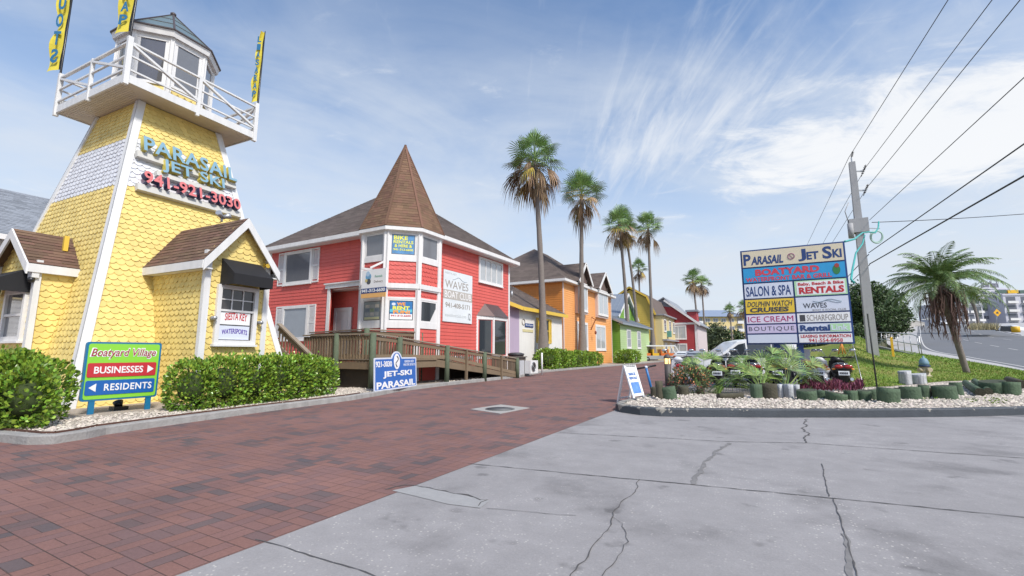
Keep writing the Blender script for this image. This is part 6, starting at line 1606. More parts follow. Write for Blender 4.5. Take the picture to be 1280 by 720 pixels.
def fallen(label, uv0, uv1, rpx, mat=LOGG):
    a, c = G(*uv0, ZB), G(*uv1, ZB); d = Vector((c.x, c.y, 0)).dot(Vector((_f[0], _f[1], 0))); r = rpx * d / 569; b = MB(); log_piece(b, a + Vector((0, 0, r)), c + Vector((0, 0, r)), r)
    solo(b, 'fallen_log', [mat, LOGD], (a + c) / 2, label, 'log', LG)
fallen('fallen log with a split brown face, front one of the lying pair', (1208, 483), (1226, 495.5), 5)
fallen('round green fallen log, rear one of the lying pair', (1219, 480), (1236, 494), 4.5)
fallen('mossy log lying flat under the middle palmetto', (898, 499), (928, 498), 3.5, LOGD)
fallen('dark log lying on the stones behind the rightmost green logs', (1262, 480), (1281, 487), 5.5, LOGD)

# ------------------------------------------------------------------ island planting
def palmetto(label, base, fans, seed, s=1.):
    """fans: list of (u, v, depth) pixel-surveyed fan centres"""
    random.seed(seed); t = thing('palmetto', label, 'palm bush', base, group='palmettos on the planting island'); b = MB(); base = Vector(base)
    for (u, v, d, bl, spr) in fans:
        c = D(u, v, d); root = base + Vector((rnd(-.06, .06), rnd(-.06, .06), .12)); ax = (c - root).normalized(); side = Vector((_r[0], _r[1], 0)) + rvec() * .35
        fan(b, root, c, side, 20, R(spr * .8), bl * s * 1.12, rnd(.1, .35) + (.7 if v > 466 else 0), .0125, 1 if rnd(0, 1) < .05 else 0, .009)
        for q in range(2):
            c2 = root.lerp(c, rnd(.75, 1.05)) + rvec() * .16; fan(b, root, c2, side + rvec() * .6, 16, R(spr * rnd(.45, .75)), bl * s * rnd(.7, 1.1), rnd(.15, .9), .0115, 0, .009)
    b.build('foliage', [PALMETTO, FRONDY], t)
    b = MB(); b.tube([base - Vector((0, 0, .05)), base + Vector((0, 0, .2))], [.12, .09], 8); b.build('stem', BARK2, t); random.seed(seed + 9)
palmetto('palmetto with arching fans left on the island, behind the flowering bush', G(876, 492, ZB), [(866, 457, 13.6, .5, 80), (868, 466, 13.4, .42, 70), (880, 450, 13.8, .55, 80), (893, 462, 13.6, .5, 85), (874, 468, 13.2, .5, 100), (884, 470, 13.5, .45, 90), (862, 452, 14, .4, 60), (890, 450, 13.8, .5, 70)], 41)
palmetto('largest palmetto in the middle of the island in front of the scooters', G(950, 494, ZB), [(953, 452, 13.2, .95, 85), (936, 466, 12.9, .85, 100), (922, 474, 12.9, .75, 110), (962, 462, 13.2, .8, 70), (945, 470, 12.6, .75, 80), (930, 452, 13.6, .6, 80), (968, 446, 13.4, .8, 60), (905, 480, 13, .5, 100)], 42)
palmetto('palmetto on the right under the sign, fans spreading over the white logs', G(984, 493, ZB), [(985, 462, 13.1, .9, 100), (1000, 465, 13.2, .8, 90), (1008, 470, 13.3, .7, 80), (990, 446, 13.6, .75, 70), (972, 474, 13, .6, 90), (1012, 458, 13.6, .65, 80)], 43)
t = hedge('flowering_bush', 'low bush with small orange-red flowers beside the bollard lamp', [(G(861, 493, .5) * 1.0, (.42, .4, .36))], 0, LEAF3)
c = D(862, 478, 13.0); b = MB(); fb = MB()
for i in range(1500):
    d = rvec(); p = c + Vector((d.x * .52, d.y * .42, d.z * .42)) * rnd(.6, 1.08)
    if p.z > ZB: leaf(b, p, d + Vector((0, 0, .4)), rvec(), rnd(.05, .09), .035)
for i in range(260):
    d = rvec(); d.z = abs(d.z) * 1.0 - .25; d.normalize(); p = c + Vector((d.x * .55, d.y * .45, d.z * .45)) * rnd(.85, 1.1); leaf(fb, p, rvec(), rvec(), .045, .045)
for ch in list(t.children): bpy.data.objects.remove(ch)
b.build('foliage', LEAF3, t); fb.build('flowers', FLOWER, t)['kind'] = 'stuff'
pp = thing('purple_plant_bed', 'low clump of purple-leaved plants behind the green logs by the scooters', 'plant', G(1040, 490, ZB)); b = MB()
for i in range(1300):
    u = rnd(1000, 1079); d0 = rnd(13.3, 14.6); p = D(u, 486, d0); p.z = ZB + rnd(0, .15 + .06 * math.sin(u * .2)); dd = Vector((rnd(-.5, .5), rnd(-.5, .5), 1)); leaf(b, p, dd, rvec(), rnd(.11, .20), .035)
b.build('foliage', PURP, pp)
b = MB()
for i in range(60):
    u = random.choice((rnd(1240, 1262), rnd(1205, 1240), rnd(800, 850), rnd(1150, 1180))); v = rnd(498, 505) if u > 1200 else rnd(494, 500); p = G(u, v, ZB)
    for k in range(7): leaf(b, p, Vector((rnd(-1, 1), rnd(-1, 1), rnd(.2, 1))), rvec(), rnd(.03, .07), .02)
struct(b.build('weeds', GRASSB), 'stuff')

# ------------------------------------------------------------------ motor scooters behind the island
def scooter(name, loc, rz, label, body=BLACK, box=None, seat=BLACK):
    t = thing(name, label, 'motor scooter', loc, rz, 'parked motor scooters'); c, s = math.cos(rz), math.sin(rz); L0 = Vector(loc)
    def w(x, y, z): x *= 1.42; z *= 1.04; return (L0.x + x * c - y * s, L0.y + x * s + y * c, L0.z + z)     # local: +y forward, x right
    def ell(b, x, y, z, rx, ry, rz_, m=0):
        i0 = len(b.v); b.sph((0, 0, 0), rx, ry, rz_, 12, 8, m)
        for k in range(i0, len(b.v)): b.v[k] = w(b.v[k][0] + x, b.v[k][1] + y, b.v[k][2] + z)
    ax = Vector((c, s, 0))
    for y in (-.02, 1.22):
        b = MB(); b.torus(w(0, y, .24), ax, .19, .055, 20, 8); q = b.build('wheel', TYRE, t); b = MB(); b.tube([Vector(w(-.03, y, .24)), Vector(w(.03, y, .24))], .15, 14); b.build('rim', STEEL, q)
    b = MB(); ell(b, 0, .08, .62, .23, .42, .19); ell(b, 0, -.1, .68, .21, .27, .14); ell(b, 0, .0, .42, .17, .34, .2); ell(b, 0, .35, .45, .16, .25, .2); ell(b, 0, -.02, .42, .10, .3, .12)
    b.hexa([w(-.17, .45, .28), w(.17, .45, .28), w(.17, .95, .28), w(-.17, .95, .28), w(-.15, .45, .36), w(.15, .45, .36), w(.15, .95, .36), w(-.15, .95, .36)])
    b.hexa([w(-.2, .92, .3), w(.2, .92, .3), w(.14, 1.0, .3), w(-.14, 1.0, .3), w(-.17, .82, .92), w(.17, .82, .92), w(.11, .9, .95), w(-.11, .9, .95)])
    ell(b, 0, 1.22, .44, .08, .26, .12); ell(b, 0, .88, .95, .13, .11, .10); ell(b, 0, .9, .7, .17, .09, .25)
    b.build('body', body, t)
    b = MB(); ell(b, 0, .14, .80, .15, .36, .075); ell(b, 0, .36, .78, .15, .2, .07); b.build('seat', seat, t)
    b = MB(); ell(b, -.095, -.355, .74, .095, .04, .065); ell(b, .095, -.355, .74, .095, .04, .065); b.build('tail_light', TAILR, t)
    b = MB()
    for x in (-.19, .19): ell(b, x, -.28, .66, .035, .04, .03); 
    b.build('indicator', SORANGE, t)
    b = MB(); b.hexa([w(-.11, -.38, .46), w(.11, -.38, .46), w(.11, -.37, .46), w(-.11, -.37, .46), w(-.11, -.34, .60), w(.11, -.34, .60), w(.11, -.33, .60), w(-.11, -.33, .60)]); pl = b.build('number_plate', PLATE, t)
    b = MB()
    for i in range(5): b.hexa([w(-.085 + i * .035, -.385, .50), w(-.062 + i * .035, -.385, .50), w(-.062 + i * .035, -.375, .50), w(-.085 + i * .035, -.375, .50), w(-.085 + i * .035, -.37, .56), w(-.062 + i * .035, -.37, .56), w(-.062 + i * .035, -.36, .56), w(-.085 + i * .035, -.36, .56)])
    b.build('plate_characters', SDK, pl)
    b = MB(); b.hexa([w(-.09, -.30, .22), w(.09, -.30, .22), w(.09, -.27, .2), w(-.09, -.27, .2), w(-.08, -.34, .45), w(.08, -.34, .45), w(.08, -.31, .45), w(-.08, -.31, .45)]); b.build('mudguard', BLACK, t)
    b = MB(); b.tube([w(-.36, .74, 1.05), w(-.2, .84, 1.04), w(0, .88, 1.0), w(.2, .84, 1.04), w(.36, .74, 1.05)], .02, 8); b.tube([w(0, .88, 1.0), w(0, 1.02, .7), w(0, 1.22, .26)], .03, 8); hb = b.build('handlebar', BLACK, t)
    for x in (-1, 1):
        b = MB(); b.tube([w(x * .36, .74, 1.05), w(x * .25, .79, 1.045)], .028, 8); b.build('grip', BLACK, hb)
        b = MB(); b.tube([w(x * .22, .84, 1.05), w(x * .28, .82, 1.22), w(x * .33, .80, 1.26)], .01, 6); ell(b, x * .36, .79, 1.29, .075, .02, .05); b.build('mirror', [CHROME], t)
    b = MB(); b.tube([w(-.1, -.22, .85), w(-.08, -.36, .82), w(.08, -.36, .82), w(.1, -.22, .85)], .015, 6); b.tube([w(.14, .3, .25), w(.16, -.25, .33)], [.045, .055], 8); b.build('grab_rail', CHROME, t)
    b = MB(); b.tube([w(-.12, .35, .25), w(-.2, .3, .0)], .015, 6); b.build('kickstand', STEEL, t)
    if box:
        b = MB(); b.hexa([w(-.2, -.55, .92), w(.2, -.55, .92), w(.2, -.15, .92), w(-.2, -.15, .92), w(-.21, -.57, 1.32), w(.21, -.57, 1.32), w(.21, -.13, 1.32), w(-.21, -.13, 1.32)]); b.build('top_box', box, t)
    return t
WH_SC = M('scooter_white', (.66, .67, .7), .3, .04, coat=.7); GR_SC = M('scooter_graphite', (.05, .055, .07), .3, .04, coat=.7)
base_rz = 0.15
for u, v, d, rz, lab, bd, bx in (
    (1054, 480, 16.3, .05, 'black motor scooter parked at the right end, red tail lamp and white plate showing', BLACK, None),
    (1026, 482, 16.4, -.1, 'black and white motor scooter second from the right, partly behind the palmetto', WH_SC, None),
    (1003, 482, 17.0, .0, 'motor scooter with a white top box under the right half of the sign', GR_SC, WH_SC),
    (972, 482, 16.6, .1, 'graphite motor scooter behind the largest palmetto, under the left half of the sign', GR_SC, None),
    (943, 482, 16.6, .12, 'white motor scooter glimpsed between the fans of the largest palmetto', GR_SC, None),
    (920, 482, 17.0, .1, 'graphite motor scooter just left of the largest palmetto', GR_SC, None),
    (898, 482, 16.2, .05, 'black motor scooter with its plate showing between the left and largest palmettos', BLACK, None),
    (853, 480, 17.6, .3, 'white motor scooter behind the bollard lamp and flowering bush', WH_SC, None)):
    p = D(u, v, d); p.z = .004; scooter('motor_scooter', p, rz, lab, bd, bx)

# ------------------------------------------------------------------ cars and the shuttle
def car(name, label, cat, loc, rz, prof, glass, wb, w, paint, wr=.36, group=None):
    """prof: side outline (x forward, z); extruded with rounded shoulders; glass: list of side-window outlines"""
    t = thing(name, label, cat, loc, rz, group); c, s = math.cos(rz), math.sin(rz); L0 = Vector(loc)
    def W_(x, y, z): return (L0.x + x * c - y * s, L0.y + x * s + y * c, L0.z + z)
    b = MB(); n = len(prof); belt = 1.0
    def hw(z, e): return (w / 2 - (max(0, z - belt) * .22) - e)
    rings = []
    for y, e, sc_ in ((-1, 0, 1), (1, 0, 1)):
        rings.append([W_(x, y * hw(z, 0), z) for x, z in prof])
    inner = [[W_(x * .985, y * (hw(z, 0) - .05), z + (.03 if z > .9 else 0)) for x, z in prof] for y in (-1, 1)]
    b.poly(rings[0]); b.poly(rings[1][::-1])
    for i in range(n):
        j = (i + 1) % n
        b.poly([rings[0][i], rings[0][j], inner[0][j], inner[0][i]]); b.poly([rings[1][i], inner[1][i], inner[1][j], rings[1][j]]); b.poly([inner[0][i], inner[0][j], inner[1][j], inner[1][i]], 0, True)
    b.build('body', paint, t)
    for g in glass:
        for y in (-1, 1):
            q = MB(); q.poly([W_(x, y * (hw(z, 0) + .006), z) for x, z in g]); q.build('side_window', GLASS, t)
    for x in wb:
        for y in (-1, 1):
            ctr = Vector(W_(x, y * (w / 2 - .11), wr)); ax = Vector((-s, c, 0)); q = MB(); q.torus(ctr, ax, wr - .1, .11, 22, 8); wh = q.build('wheel', TYRE, t); q = MB(); q.tube([ctr - ax * .09, ctr + ax * .09], wr - .14, 16); wo = q.build('rim', STEEL, wh)
            q = MB(); q.tube([ctr - ax * .125, ctr + ax * .125], wr + .07, 20); q.build('wheel_arch', BLACK, t)
    return t, W_
suv = [(2.35, .35), (2.4, .75), (2.2, 1.0), (1.15, 1.14), (.35, 1.70), (-.2, 1.80), (-1.6, 1.80), (-2.1, 1.68), (-2.3, 1.05), (-2.32, .4), (-1.9, .3), (1.9, .3)]
p = D(926, 480, 20.3); p.z = .004
t, W_ = car('parked_car', 'white sport utility car parked side-on behind the scooters and palmettos', 'car', p, math.pi + YAW - .05, suv, [[(1.0, 1.16), (.33, 1.6), (.05, 1.66), (.05, 1.14)], [(-.02, 1.14), (-.02, 1.66), (-1.0, 1.66), (-1.0, 1.14)], [(-1.07, 1.14), (-1.07, 1.66), (-1.6, 1.64), (-1.85, 1.14)]], (1.45, -1.4), 1.86, CARW)
b = MB(); b.poly([W_(1.12, -.72, 1.165), W_(1.12, .72, 1.165), W_(.38, .62, 1.69), W_(.38, -.62, 1.69)]); b.build('windscreen', GLASS, t)
for y in (-1, 1):
    b = MB(); b.hexa([W_(2.2, y * .6, .75), W_(2.38, y * .6, .75), W_(2.3, y * .9, .75), W_(2.15, y * .9, .75), W_(2.15, y * .6, .95), W_(2.28, y * .6, .92), W_(2.2, y * .9, .92), W_(2.1, y * .9, .95)]); b.build('headlight', HEADL, t)
    b = MB(); b.sph(W_(.85, y * 1.02, 1.2), .07, .12, .09, 8, 6); b.build('wing_mirror', CARW, t)
sed = [(2.25, .3), (2.28, .65), (2.0, .82), (1.0, .95), (.2, 1.38), (-.9, 1.42), (-1.6, 1.05), (-2.2, .95), (-2.25, .4), (-1.9, .28), (1.9, .28)]
sg = [[(.85, .97), (.2, 1.3), (-.3, 1.33), (-.3, .95)], [(-.37, .95), (-.37, 1.33), (-.9, 1.32), (-1.4, .98)]]
for u, d, rz, lab, pt in ((858, 62, 1.35, 'white saloon car parked across the street end beside the open shuttle', CARW), (872, 48, 1.5, 'silver saloon car partly hidden behind the left palmetto', CARS), (848, 74, 1.4, 'dark-windowed silver car at the far end of the street right of the shuttle', CARS)):
    p = D(u, 452, d); p.z = .004; tt, W2 = car('parked_car', lab, 'car', p, rz + YAW * 0, sed, sg, (1.35, -1.35), 1.8, pt, .32, 'saloon cars in the parking lot')
    b = MB(); b.poly([W2(-.92, -.6, 1.41), W2(-.92, .6, 1.41), W2(-1.58, .68, 1.09), W2(-1.58, -.68, 1.09)]); b.build('rear_window', GLASS, tt)
    for y in (-1, 1): b = MB(); b.hexa([W2(-2.25, y * .55, .7), W2(-2.2, y * .55, .7), W2(-2.2, y * .86, .7), W2(-2.25, y * .86, .7), W2(-2.24, y * .55, .86), W2(-2.15, y * .55, .86), W2(-2.15, y * .86, .86), W2(-2.24, y * .86, .86)]); b.build('tail_light', TAILR, tt)
for u, d, lab in ((1174, 150, 'small white car coming over the crest of the bridge'), (1262, 92, 'pale blue-white car beyond the median at the right edge')):
    p = D(u, 407 if u < 1200 else 416, d); tt, W2 = car('distant_car', lab, 'car', p, 2.3, sed, sg, (1.35, -1.35), 1.8, CARW, .32)
p = at(822, 450, 66, .004)
sh = thing('open_shuttle', 'white-roofed open shuttle with orange and yellow panels at the end of the street', 'shuttle', p, YAW)
c_, s_ = math.cos(YAW), math.sin(YAW)
def SW(x, y, z): return Vector((p.x + x * c_ - y * s_, p.y + x * s_ + y * c_, z))
def sbox(b, x0, x1, y0, y1, z0, z1, m=0): b.hexa([SW(x0, y0, z0), SW(x1, y0, z0), SW(x1, y1, z0), SW(x0, y1, z0), SW(x0, y0, z1), SW(x1, y0, z1), SW(x1, y1, z1), SW(x0, y1, z1)], m)
b = MB(); sbox(b, -2.6, 2.3, -.95, .95, 2.15, 2.32); b.hexa([SW(2.3, -.95, 2.15), SW(3.1, -.95, .95), SW(3.1, .95, .95), SW(2.3, .95, 2.15), SW(2.3, -.95, 2.32), SW(3.22, -.95, 1.0), SW(3.22, .95, 1.0), SW(2.3, .95, 2.32)]) if False else None
b.build('roof', CARW, sh)
for y in (-.9, .9):
    b = MB(); b.bar(SW(2.25, y, 2.25), SW(3.0, y, 1.0), .14, .14); b.bar(SW(-2.5, y, 2.2), SW(-2.5, y, .5), .12, .12); b.build('pillar', CARW, sh)
b = MB(); sbox(b, -2.6, 3.1, -.95, .95, .35, .85); sbox(b, 2.5, 3.3, -.9, .9, .4, 1.0); b.build('body', CARS, sh)
for x0, m_ in ((-.9, CARY), (.3, CARO), (-2.1, CARO), (1.2, CARO)):
    b = MB(); sbox(b, x0, x0 + .9, -.85, .85, .85, 1.2); sbox(b, x0, x0 + .18, -.85, .85, 1.2, 1.75); b.build('seat', m_, sh)
for x in (-1.7, 2.2):
    for y in (-.9, .9):
        b = MB(); b.torus(SW(x, y, .36), SW(0, 1, 0) - SW(0, 0, 0), .26, .1, 18, 7); b.build('wheel', TYRE, sh)

# ------------------------------------------------------------------ bollard lamp, A-frame, kick scooter, manhole, hydrant, stake
p = G(836, 489, ZB); d = p.x * _f[0] + p.y * _f[1]; k = d / 569
bl = thing('bollard_lamp', 'dark bronze bollard lamp with a lit amber head beside the brick road', 'lamp', p)
b = MB(); b.lathe(p, [(.09, 0), (.09, 33 * k)], 18); b.build('post', BOLLM, bl)
b = MB(); b.lathe(p + Vector((0, 0, 33 * k)), [(.08, 0), (.08, 6.8 * k)], 18); b.build('lens', GLOW, bl)
b = MB(); b.lathe(p + Vector((0, 0, 39.8 * k)), [(.10, 0), (.10, .03), (.085, .07), (.05, .11), (.0, .125)], 18); b.build('cap', BOLLM, bl)
b = MB()
for i in range(4):
    a = i * 1.571 + .5; b.bar(p + Vector((.085 * math.cos(a), .085 * math.sin(a), 33 * k)), p + Vector((.085 * math.cos(a), .085 * math.sin(a), 40 * k)), .02)
b.build('lens_bar', BOLLM, bl)
def build_aframe():
    p0 = G(777, 501, .0); t = thing('a_frame_sign', 'white folding A-frame sign with blue print at the tip of the planting island', 'sign', p0)
    a0, a1 = G(773, 503, .02), G(783, 498, .02); c0, c1 = G(792, 500, .06), G(800, 497, .06)
    a0, c0 = G(772.5, 503, 0), G(793, 500.5, .1); a1, c1 = a0 + Vector((.15, .50, 0)), c0 + Vector((.12, .50, 0))
    top0 = (a0 + c0) / 2 + Vector((-.02, 0, .88)); top1 = (a1 + c1) / 2 + Vector((-.02, 0, .88))
    for q0, q1, nm in ((a0, a1, 0), (c0, c1, 1)):
        b = MB(); b.bar(q0, top0, .05, .04); b.bar(q1, top1, .05, .04); b.bar(top0, top1, .06, .05); b.bar(q0.lerp(top0, .12), q1.lerp(top1, .12), .05, .03); b.build('leg_frame', SWHITE, t)
        if nm:
            F = Fr(q0, q1 - q0, (q1 - q0).cross(top0 - q0), (top0 - q0)); L_ = (top0 - q0).length; w = (q1 - q0).length
            b = MB(); b.fbox(F, .01, w - .01, .12, L_ - .03, -.01, .01); pn = b.build('panel', SWHITE, t)
            b = MB(); b.fbox(F, .05, w - .05, .16, L_ * .50, .01, .014); b.build('blue_print', M('aframe_blue', (.12, .26, .60), .4, .5, 7), pn)
            text('BIKE', F, .08, w - .08, L_ * .70, L_ * .78, BLUE, pn, .03, .011); text('RENTALS', F, .06, w - .06, L_ * .58, L_ * .66, BLUE, pn, .03, .011)
build_aframe()
def build_kick():
    p0 = G(816, 497, .03); t = thing('kick_scooter', 'blue electric kick scooter with black handlebar standing at the island tip', 'kick scooter', p0)
    f0 = G(816.5, 495, .12); tp = f0 + Vector((-.30, -.12, .84))
    tp = D(807.5, 459, (f0.x * _f[0] + f0.y * _f[1]) - .05)
    b = MB(); b.tube([f0, tp], .032, 8); b.build('stem', SCOOTB, t)
    hb = Vector((.866, .5, .18)).normalized() * .27
    b = MB(); b.tube([tp - hb, tp + hb], .024, 8); b.build('handlebar', BLACK, t); b = MB(); b.sph(tp, .045, .04, .04, 8, 6); b.build('display', SPALE, t)
    dk = Vector((.6, .8, 0)).normalized(); b = MB(); b.bar(f0 + Vector((0, 0, -.02)), f0 + dk * .75 + Vector((0, 0, -.02)), .15, .05); b.build('deck', BLACK, t)
    for q in (f0 - dk * .05, f0 + dk * .85):
        b = MB(); b.torus((q.x, q.y, .1), Vector((-dk.y, dk.x, 0)), .075, .025, 16, 6); b.build('wheel', TYRE, t)
build_kick()
mh = thing('manhole', 'round iron manhole cover set in a square concrete collar in the brick road', 'manhole cover', G(625, 512))
b = MB(); q = [G(588, 511.8), G(625, 517.4), G(662, 510.2), G(626, 506)]; b.hexa([(v.x, v.y, -.05) for v in q] + [(v.x, v.y, .008) for v in q]); b.build('collar', M('collar_concrete', (.36, .345, .32), .85, .15, 4, .4, 60), mh)
b = MB(); b.lathe(G(625, 511.3, .009), [(.33, 0), (.33, .006), (.29, .008), (.285, .004), (.0, .005)], 28); b.build('cover', IRON, mh)
p = D(1157, 470, 20); hy = thing('fire_hydrant', 'blue-topped cream fire hydrant in the grass', 'hydrant', p); k = 20 / 569
b = MB(); b.lathe(p - Vector((0, 0, .1)), [(.22, 0), (.22, .12), (.17, .14), (.16, .42), (.16, .5)], 16); b.build('barrel', HBASE, hy)
b = MB(); b.lathe(p + Vector((0, 0, .40)), [(.21, 0), (.21, .05)], 16); b.build('collar', M('hydrant_navy', (.02, .05, .14), .5, .1), hy)
b = MB(); b.lathe(p + Vector((0, 0, .45)), [(.18, 0), (.175, .12), (.14, .24), (.09, .31), (.04, .33), (.04, .40), (.0, .41)], 16); b.build('bonnet', HBLUE, hy)
for a in (math.pi + YAW, YAW - 1.57, YAW):
    d = Vector((math.cos(a), math.sin(a), 0)); b = MB(); b.tube([p + d * .14 + Vector((0, 0, .26)), p + d * .27 + Vector((0, 0, .26))], .09, 10); b.build('nozzle', HBASE, hy)
b = MB(); a = G(1097, 489, ZB); d0 = a.x * _f[0] + a.y * _f[1]; c = D(1084.5, 392, d0); b.tube([a - Vector((0, 0, .1)), c], .022, 8); solo(b, 'stake', M('dark_iron', (.03, .035, .03), .6, .1), a, 'thin dark metal stake rising in front of the utility pole', 'post')

# ------------------------------------------------------------------ utility pole, wires, conduit
def build_pole():
    dp = 30; base = D(1092, 449, dp); top = D(1062.5, 203, dp); base.z -= .3; top = Vector((base.x, base.y, top.z))
    t = thing('utility_pole', 'tall grey concrete utility pole behind the big sign', 'utility pole', base)
    b = MB(); b.hexa([base + Vector((-.29, -.29, 0)), base + Vector((.29, -.29, 0)), base + Vector((.29, .29, 0)), base + Vector((-.29, .29, 0)), top + Vector((-.17, -.17, 0)), top + Vector((.17, -.17, 0)), top + Vector((.17, .17, 0)), top + Vector((-.17, .17, 0))]); b.build('shaft', POLEC, t)
    def Z(v): return D(1070, v, dp).z
    def insul(p, d):
        b = MB(); b.tube([p, p + d], .025, 6)
        for i in range(5): q = p + d * (.25 + .15 * i); b.tube([q, q + d * .06], .075, 8)
        return b.build('insulator', M('insulator_grey', (.12, .11, .11), .5, .1), t)
    rx = Vector((_r[0], _r[1], 0))
    ends = []
    b = MB(); b.bar(top, top + Vector((0, 0, .35)), .07); b.build('bracket', STEEL, t); insul(top + Vector((0, 0, .3)), Vector((.12, -.1, .45)))
    for v in (214, 238):
        a = Vector((top.x, top.y, Z(v))); b = MB(); b.bar(a, a + rx * .75, .08); b.build('bracket', STEEL, t); insul(a + rx * .6 + Vector((.0, .25, -.3)), Vector((.25, -.45, .65)))
    b = MB(); q = Vector((base.x, base.y, Z(283))); b.box(q.x - .55, q.x + .5, q.y - .32, q.y + .3, q.z - .45, q.z + .5); b.build('equipment_bracket', POLEC, t)
    b = MB(); b.tube([q + Vector((-.5, -.25, -.8)), q + Vector((-.5, -.25, .2))], .17, 12); b.tube([q + Vector((-.55, -.2, .2)), q + Vector((-.7, -.2, 1.1)), q + Vector((-.45, -.2, 1.7))], .03, 6); b.build('cable_can', POLEC, t)
    b = MB(); b.bar(q + Vector((.2, -.2, -.2)), q + rx * 1.4 + Vector((0, 0, -.15)), .05); b.build('arm', STEEL, t)
    g = M('coil_pale_green', (.40, .55, .50), .5, .1); b = MB(); b.torus(q + rx * 1.1 + Vector((0, -.1, -.75)), (_f[0], _f[1], .1), .42, .05, 24, 6); b.torus(q + rx * 1.1 + Vector((0, -.15, -.75)), (_f[0], _f[1], .3), .36, .04, 24, 6); b.build('cable_coil', g, t)
    def wire(label, a, far, r=.018, sag=.0, name='power_line', mat=WIREM):
        a, far = Vector(a), Vector(far); b = MB(); n = 24
        b.tube([a.lerp(far, i / n) - Vector((0, 0, sag * 4 * (i / n) * (1 - i / n))) for i in range(n + 1)], r, 5); solo(b, name, mat, a, label, 'cable', 'overhead lines at the utility pole')
    def plane(u, v, z): d = ray(u, v); k = (z - EYE) / d[2]; return Vector((d[0] * k, d[1] * k, z))
    for (u0, v0), (u1, v1), (u2, v2), lab in (((1061, 197), (1185, 0), (1010, 304), 'overhead line from the very top of the utility pole'), ((1083, 208), (1240, 0), (1030, 302), 'overhead line from the upper side bracket of the utility pole'), ((1085, 233), (1275, 0), (1040, 304), 'overhead line from the lower side bracket of the utility pole')):
        a = D(u0, v0, dp); n_ = plane(u1, v1, a.z); f_ = plane(u2, v2, a.z); wire(lab, a, a + (n_ - a) * 1.8, .017); wire(lab.replace('overhead line from', 'line running away behind the sign from'), a, a + (f_ - a) * 2.6, .017)
    for (u0, v0), (u1, v1), r, lab in (((1087, 275), (1280, 97), .017, 'thin overhead line rising right from the pole bracket to the picture edge'), ((1086, 316), (1280, 180), .025, 'upper of the two thick black cables rising right from low on the pole'), ((1087, 330), (1280, 220), .034, 'lowest and thickest black cable rising right from the pole')):
        a = D(u0, v0, dp); n_ = plane(u1, v1, a.z); wire(lab, a, a + (n_ - a) * 1.6, r)
    a = D(1090, 278, dp); e = D(1290, 264.5, 33); wire('nearly level cable from the pole towards the right picture edge', a, a + (e - a) * 1.5, .025, .15)
    for (u0, v0), (u1, v1), lab in (((1086, 318), (1056, 350), 'cable continuing down left from the upper thick cable behind the sign'), ((1087, 331), (1064, 352), 'cable continuing down left from the lowest thick cable behind the sign')):
        a = D(u0, v0, dp); wire(lab, a, D(u1, v1, 45), .03)
    # turquoise conduits to the sign
    def hose(label, pts, r=.045): b = MB(); b.tube(pts, r, 7); solo(b, 'conduit', TURQ, pts[0], label, 'conduit', 'turquoise conduits from the pole to the sign')
    hose('turquoise conduit looping from the sign top up to the pole bracket', [D(1056, 302, 18.6), D(1068, 299, 21), D(1078, 291, 26), D(1086, 290, 28.5), D(1094, 291, 28.8), D(1098, 285, 29), D(1098.5, 277, 29.2)])
    hose('turquoise conduit dropping from the coil down behind the sign edge', [D(1081, 294, 29), D(1078, 305, 28), D(1070, 316, 25), D(1066, 335, 21), D(1064, 349, 19.2), D(1068, 354, 19.1)])
    b = MB(); a = D(1080, 488, 15.6); a.z = .1; b.tube([a, D(1066, 430, 18.0)], .012, 6); solo(b, 'guy_rod', STEEL, a, 'thin grey guy rod beside the right-hand scooter under the sign corner', 'rod')
build_pole()
b = MB(); c = D(1052.5, 437, 18.5)
for q in ((-.1, .1), (.1, .1), (0, -.1)): b.tube([c + Vector((q[0] * 1.2, q[1], -.18)), c + Vector((0, 0, .30))], .02, 5)
solo(b, 'orange_tripod', SORANGE, c, 'small orange tripod-shaped marker hanging under the sign above the right scooter', 'marker')

